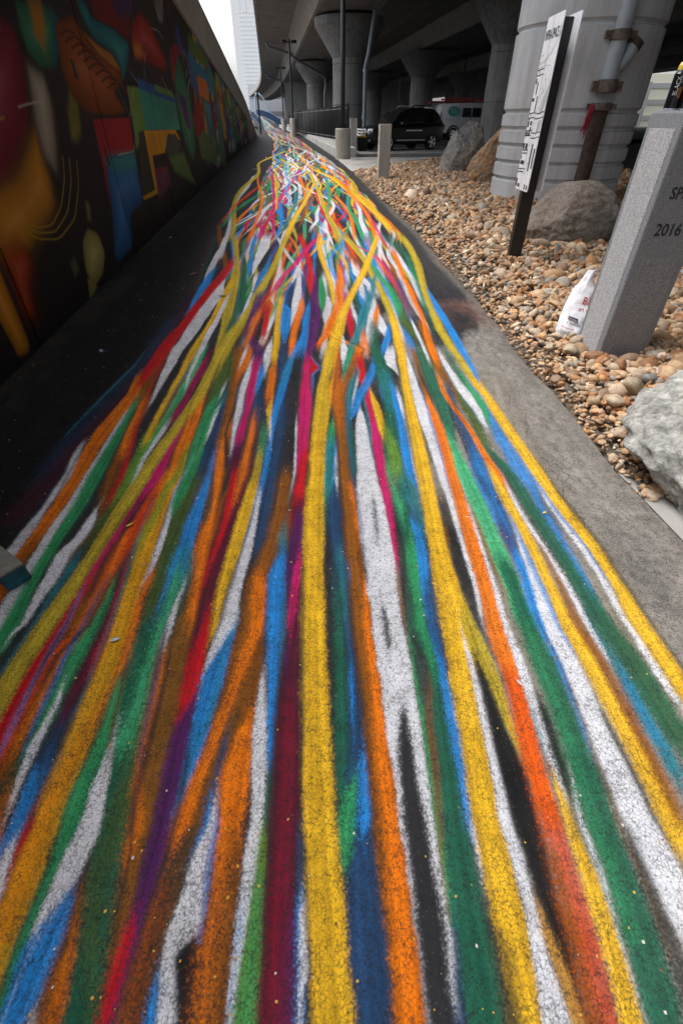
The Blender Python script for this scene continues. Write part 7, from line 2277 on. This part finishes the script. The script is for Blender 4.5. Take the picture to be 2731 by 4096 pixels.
def suv():
    d = Vector((-.86, -.51, 0))
    rz = math.atan2(d.y, d.x)
    root = empty('parked_car', (2.92, 29.6, .1), rz)
    tag(root, 'black estate car with bright grille parked behind the marker post', 'car', 'parked vehicles under the road')
    # x forward, length 4.45; rear axle at -1.3, front axle 1.33
    body = MB()
    st = [(-2.1, .45, .95, .72), (-2.02, .36, 1.02, .82), (-1.6, .28, 1.04, .88), (-.6, .25, 1.0, .89), (.5, .25, .98, .89), (.95, .26, 1.0, .885), (1.5, .28, .95, .86), (2.0, .32, .86, .8), (2.22, .4, .78, .7), (2.28, .46, .66, .62)]
    body.loft([rsec(x, zb, zt, h, .14) for x, zb, zt, h in st], True, 0, True)
    body.build('body', M_CAR, root)
    cab = MB()
    cs = [(-2.05, .98, 1.08, .74, .1), (-1.85, .98, 1.4, .76, .16), (-1.55, .98, 1.57, .78, .2), (-.6, .97, 1.62, .8, .22), (-.1, .97, 1.6, .8, .22), (.3, .97, 1.5, .8, .2), (1.05, .95, 1.02, .78, .06)]
    cab.loft([rsec(x, zb, zt, h, .09, 4, ti) for x, zb, zt, h, ti in cs], True, 0, True)
    cab.build('cabin', M_CAR, root)
    for s in (-1, 1):
        for pts in (((-1.5, 1.04), (-.75, 1.03), (-.75, 1.48), (-1.35, 1.44)), ((-.68, 1.03), (.1, 1.02), (.1, 1.42), (-.1, 1.5), (-.68, 1.5)), ((.16, 1.02), (.72, 1.02), (.3, 1.32), (.16, 1.38))):
            mb = MB()
            mb.add([(x, s * (.815 - (z - 1.0) * .36), z) for x, z in pts] + [(x, s * (.78 - (z - 1.0) * .36), z) for x, z in pts],
                   [list(range(len(pts)))] + [[i, (i + 1) % len(pts), len(pts) + (i + 1) % len(pts), len(pts) + i] for i in range(len(pts))])
            mb.build('side_window', M_GLASS, root)
        mb = MB()
        mb.tube([(-1.5, s * .6, 1.6), (-1.4, s * .6, 1.67), (-.3, s * .6, 1.69), (-.1, s * .6, 1.62)], .022, 8)
        mb.build('roof_rail', M_CHROME if s < 0 else M_BLACK, root)
        mb = MB()
        mb.box((-.15, s * .9, .78), (.95, .02, .045), 0, .008)
        mb.build('door_trim', M_CHROME, root)
        mb = MB()
        mb.box((.0, s * .9, .42), (1.7, .02, .035), 0, .008)
        mb.build('sill_trim', M_CHROME, root)
        mb = MB()
        mb.box((.62, s * .98, 1.02), (.16, .2, .14), 0, .04)
        mb.build('mirror', M_CAR, root)
        mb = MB()
        mb.loft([[(2.2, s * .42, .72), (2.12, s * .68, .74), (2.12, s * .68, .86), (2.2, s * .42, .84)], [(2.27, s * .44, .7), (2.17, s * .72, .72), (2.12, s * .72, .86), (2.2, s * .44, .85)]], True)
        mb.build('headlight', M_LAMP, root)
        mb = MB()
        mb.box((-2.06, s * .7, .9), (.1, .2, .22), 0, .03)
        mb.build('tail_light', M_RED, root)
        mb = MB()
        mb.box((2.22, s * .55, .45), (.06, .2, .08), 0, .02)
        mb.build('fog_light', M_CHROME, root)
        for x in (-1.3, 1.33):
            wheel(root, x, s * .78)
    mb = MB()
    mb.add([(.98, y, 1.04) for y in (-.66, .66)] + [(.42, y, 1.45) for y in (.56, -.56)], [[0, 1, 2, 3]])
    mb.add([(1.0, y, 1.06) for y in (-.66, .66)] + [(.44, y, 1.47) for y in (.56, -.56)], [[0, 1, 2, 3]])
    mb.build('windscreen', M_GLASS, root)
    gr_ = MB()
    ring = [(-.36, .82), (.36, .82), (.4, .76), (.3, .6), (-.3, .6), (-.4, .76)]
    outr = [(2.31, y, z) for y, z in ring]
    gr_.tube([(2.3, y, z) for y, z in ring + ring[:1]], .028, 8)
    gr_.tube([(2.31, -.34, .73), (2.33, 0, .71), (2.31, .34, .73)], .025, 8)
    gr_.build('grille_surround', M_CHROME, root)
    mb = MB()
    mb.box((2.28, 0, .71), (.03, .66, .2))
    mb.build('grille', M_DARK, root)
    mb = MB()
    mb.lathe([(.001, .0), (.05, .0), (.05, .01)], 16, M=Matrix.Translation((2.34, 0, .72)) @ Matrix.Rotation(math.pi / 2, 4, 'Y') @ Matrix.Diagonal((.7, 1.3, 1, 1)))
    mb.build('badge', M_CHROME, root)
    mb = MB()
    mb.box((2.31, 0, .48), (.02, .3, .15))
    mb.build('number_plate', plain('plate_white', (.6, .5, .5), .5), root)


suv()


def van(loc, rz, label, logo=True):
    root = empty('parked_van', loc, rz)
    tag(root, label, 'van', 'parked vehicles under the road')
    body = MB()
    st = [(-2.75, .5, 1.9, .92, .12), (-2.7, .42, 2.02, .98, .14), (-1.0, .4, 2.08, 1.0, .16), (.9, .4, 2.06, 1.0, .16), (1.25, .4, 1.95, 1.0, .17), (1.95, .4, 1.25, .98, .04), (2.6, .42, 1.05, .94, .04), (2.75, .5, .9, .85, .04)]
    body.loft([rsec(x, zb, zt, h, .1, 4, ti) for x, zb, zt, h, ti in st], True, 0, True)
    body.build('body', M_VAN, root)
    for s in (-1, 1):
        for x0, x1 in ((-1.2, -.62), (-.5, .1), (.35, 1.1)):
            mb = MB()
            mb.box(((x0 + x1) / 2, s * .94, 1.55), (x1 - x0, .07, .5), 0, .02)
            mb.build('side_window', M_GLASS, root)
        mb = MB()
        mb.box((.1, s * 1.003, 1.05), (.16, .02, .05))
        mb.build('door_handle', M_BLACK, root)
        for x in (-.56, .2, 1.2):
            mb = MB()
            mb.box((x, s * 1.0, 1.0), (.012, .012, 1.1))
            mb.build('door_seam', M_DARK, root)
        mb = MB()
        mb.box((-2.73, s * .88, 1.3), (.05, .12, .5), 0, .02)
        mb.build('tail_light', M_RED, root)
        for x in (-1.75, 1.75):
            wheel(root, x, s * .88, .37, .24, 6)
            mb = MB()
            mb.lathe([(.39, 0), (.47, 0), (.47, .02), (.39, .02)], 24, M=Matrix.Translation((x, s * .99, .4)) @ Matrix.Rotation(math.pi / 2, 4, 'X'), caps=False)
            mb.build('wheel_arch', M_DARK, root)
        mb = MB()
        mb.box((1.45, s * 1.1, 1.25), (.12, .2, .25), 0, .03)
        mb.build('mirror', M_BLACK, root)
        mb = MB()
        mb.box((2.72, s * .7, .82), (.08, .3, .18), 0, .02)
        mb.build('headlight', M_LAMP, root)
    mb = MB()
    mb.add([(1.97, y, 1.28) for y in (-.86, .86)] + [(1.34, y, 1.92) for y in (.78, -.78)], [[0, 1, 2, 3]])
    mb.build('windscreen', M_GLASS, root)
    mb = MB()
    for s in (-1, 1):
        mb.tube([(-2.5, s * .7, 2.28), (1.2, s * .7, 2.28)], .05, 8)
    for x in (-2.4, -1.2, 0, 1.1):
        mb.tube([(x, -.75, 2.26), (x, .75, 2.26)], .035, 6)
        for s in (-1, 1):
            mb.tube([(x, s * .74, 2.02), (x, s * .74, 2.28)], .03, 6)
    mb.build('roof_rack', plain('red_ladder', (.28, .035, .03), .6), root)
    if logo:
        teal = plain('teal_print', (.03, .3, .29), .5)
        mb = MB()
        n = 28
        mb.add([(-1.85 + .42 * math.cos(6.283 * k / n), -1.004, 1.62 + .27 * math.sin(6.283 * k / n)) for k in range(n)], [list(range(n))])
        mb.build('logo_oval', teal, root, fix=False)
        for txt, size, x0, z0_, mat in (('TE', .4, -2.1, 1.49, M_VAN), ('The Electrician', .17, -2.4, 1.12, plain('grey_print', (.2, .24, .3), .6))):
            v_, f_, tw = text_geo(txt, size)
            mb = MB()
            mb.add([(x0 + q[0], -1.009, z0_ + q[1]) for q in v_], f_)
            mb.build('lettering', mat, root, fix=False)
    return root


van((9.75, 44.3, .1), .03, 'white van with teal oval TE logo and red roof rack', True)
van((9.75, 51.5, .1), .03, 'second white van half hidden behind the black car', False)
# car beyond the fence
cr = empty('parked_car', (-.9, 62, .1), math.radians(200))
tag(cr, 'dark car beyond the black fence left of the flared column', 'car', 'parked vehicles under the road')
mb = MB()
mb.loft([rsec(x, zb, zt, h, .14) for x, zb, zt, h in [(-2.1, .4, 1.0, .8), (-1.6, .28, 1.05, .88), (1.4, .28, .98, .88), (2.2, .4, .8, .7)]], True, 0, True)
mb.build('body', M_CAR, cr)
mb = MB()
mb.loft([rsec(x, zb, zt, h, .09, 4, ti) for x, zb, zt, h, ti in [(-2.0, 1.0, 1.1, .7, .1), (-1.4, 1.0, 1.75, .78, .2), (0, 1.0, 1.78, .8, .2), (1.0, .97, 1.05, .78, .1)]], True, 0, True)
mb.build('cabin', M_CAR, cr)
mb = MB()
mb.add([(1.0, -.6, 1.1), (1.0, .6, 1.1), (.2, .5, 1.7), (.2, -.5, 1.7)], [[0, 1, 2, 3]])
mb.build('windscreen', M_LAMP, cr)
for s in (-1, 1):
    for x in (-1.3, 1.3):
        wheel(cr, x, s * .78)

# lamp posts far in the lot
for x, y, h, lab in ((8.2, 88, 6.0, 'thin dark lamp pole far behind the black car'), (16.2, 84, 7.6, 'thin dark lamp pole behind the white van'), (28, 70, 7.0, 'thin dark pole at the right beyond the ribbed column')):
    r_ = empty('lot_lamp', (x, y, 0))
    tag(r_, lab, 'lamp post', 'thin lamp poles in the parking lot')
    mb = MB()
    mb.tube([(0, 0, 0), (0, 0, h)], .1, 8)
    mb.build('pole', M_BLACK, r_)
    mb = MB()
    mb.box((.3, 0, h), (.8, .3, .15), 0, .03)
    mb.build('lamp_head', M_BLACK, r_)

# ------------------------------------------------------------------ buildings
def tower():
    root = empty('glass_tower', (-97, 700, 0))
    tag(root, 'tall pale glass tower with rows of small windows beyond the road', 'building')
    white = plain('pale_facade', (.9, .9, .9), .5)
    glass = plain('pale_blue_glass', (.76, .85, .95), .25)
    mb = MB()
    mb.box((0, 15, 75), (34, 30, 150))
    mb.build('facade', white, root)
    w = MB()
    w.box((0, 0, 0), (1.5, .3, .9))
    wm = w.mesh('window', glass)
    for r in range(24):
        for c in range(8):
            link('window', wm, root, (-8 + c * 3.1, -.1, 12 + r * 3.2))
    for x, z0_, z1_ in ((-7.5, 88, 150), (-3.5, 95, 150), (-1.5, 85, 150), (3, 92, 150), (8.5, 60, 150), (15.5, 30, 150)):
        mb = MB()
        mb.box((x, -.1, (z0_ + z1_) / 2), (1.0, .3, z1_ - z0_))
        mb.build('glass_strip', glass, root)


tower()


def far_block(x, y, w, d, h, label, col, stripes_=3):
    root = empty('far_building', (x, y, 0))
    tag(root, label, 'building')
    mb = MB()
    mb.box((0, 0, h / 2), (w, d, h))
    mb.build('wall', plain('far_wall', col, .8), root)
    for k in range(stripes_):
        mb = MB()
        mb.box((0, -d / 2 - .05, h * (k + .6) / (stripes_ + .3)), (w * .96, .2, h * .1))
        mb.build('window_band', plain('far_window', (.3, .31, .3), .5), root)


def abutment(x0, x1, y, h, label):
    root = empty('abutment_wall', ((x0 + x1) / 2, y, 0))
    tag(root, label, 'wall')
    n = max(1, int((x1 - x0) / 4))
    for k in range(n):
        mb = MB()
        w = (x1 - x0) / n
        mb.box((-(x1 - x0) / 2 + w * (k + .5), 0, h / 2), (w - .05, .8, h))
        mb.build('wall_panel', M_CONCD, root)


abutment(-11, 16.8, 122, 6.8, 'dark concrete wall closing the car park behind the black car')
abutment(20.3, 60, 122, 6.8, 'dark concrete wall closing the car park behind the white van')
abutment(68, 120, 118, 8.5, 'dark concrete wall far right behind the granite pillar')
far_block(64, 130, 16, 12, 8, 'pale low building beyond the roads at the right', (.62, .6, .48))
far_block(28, 190, 26, 10, 5, 'pale low building beyond the white van', (.6, .6, .6), 2)
far_block(-30, 260, 16, 10, 12, 'small pale building at the far left below the tower', (.6, .62, .66), 2)
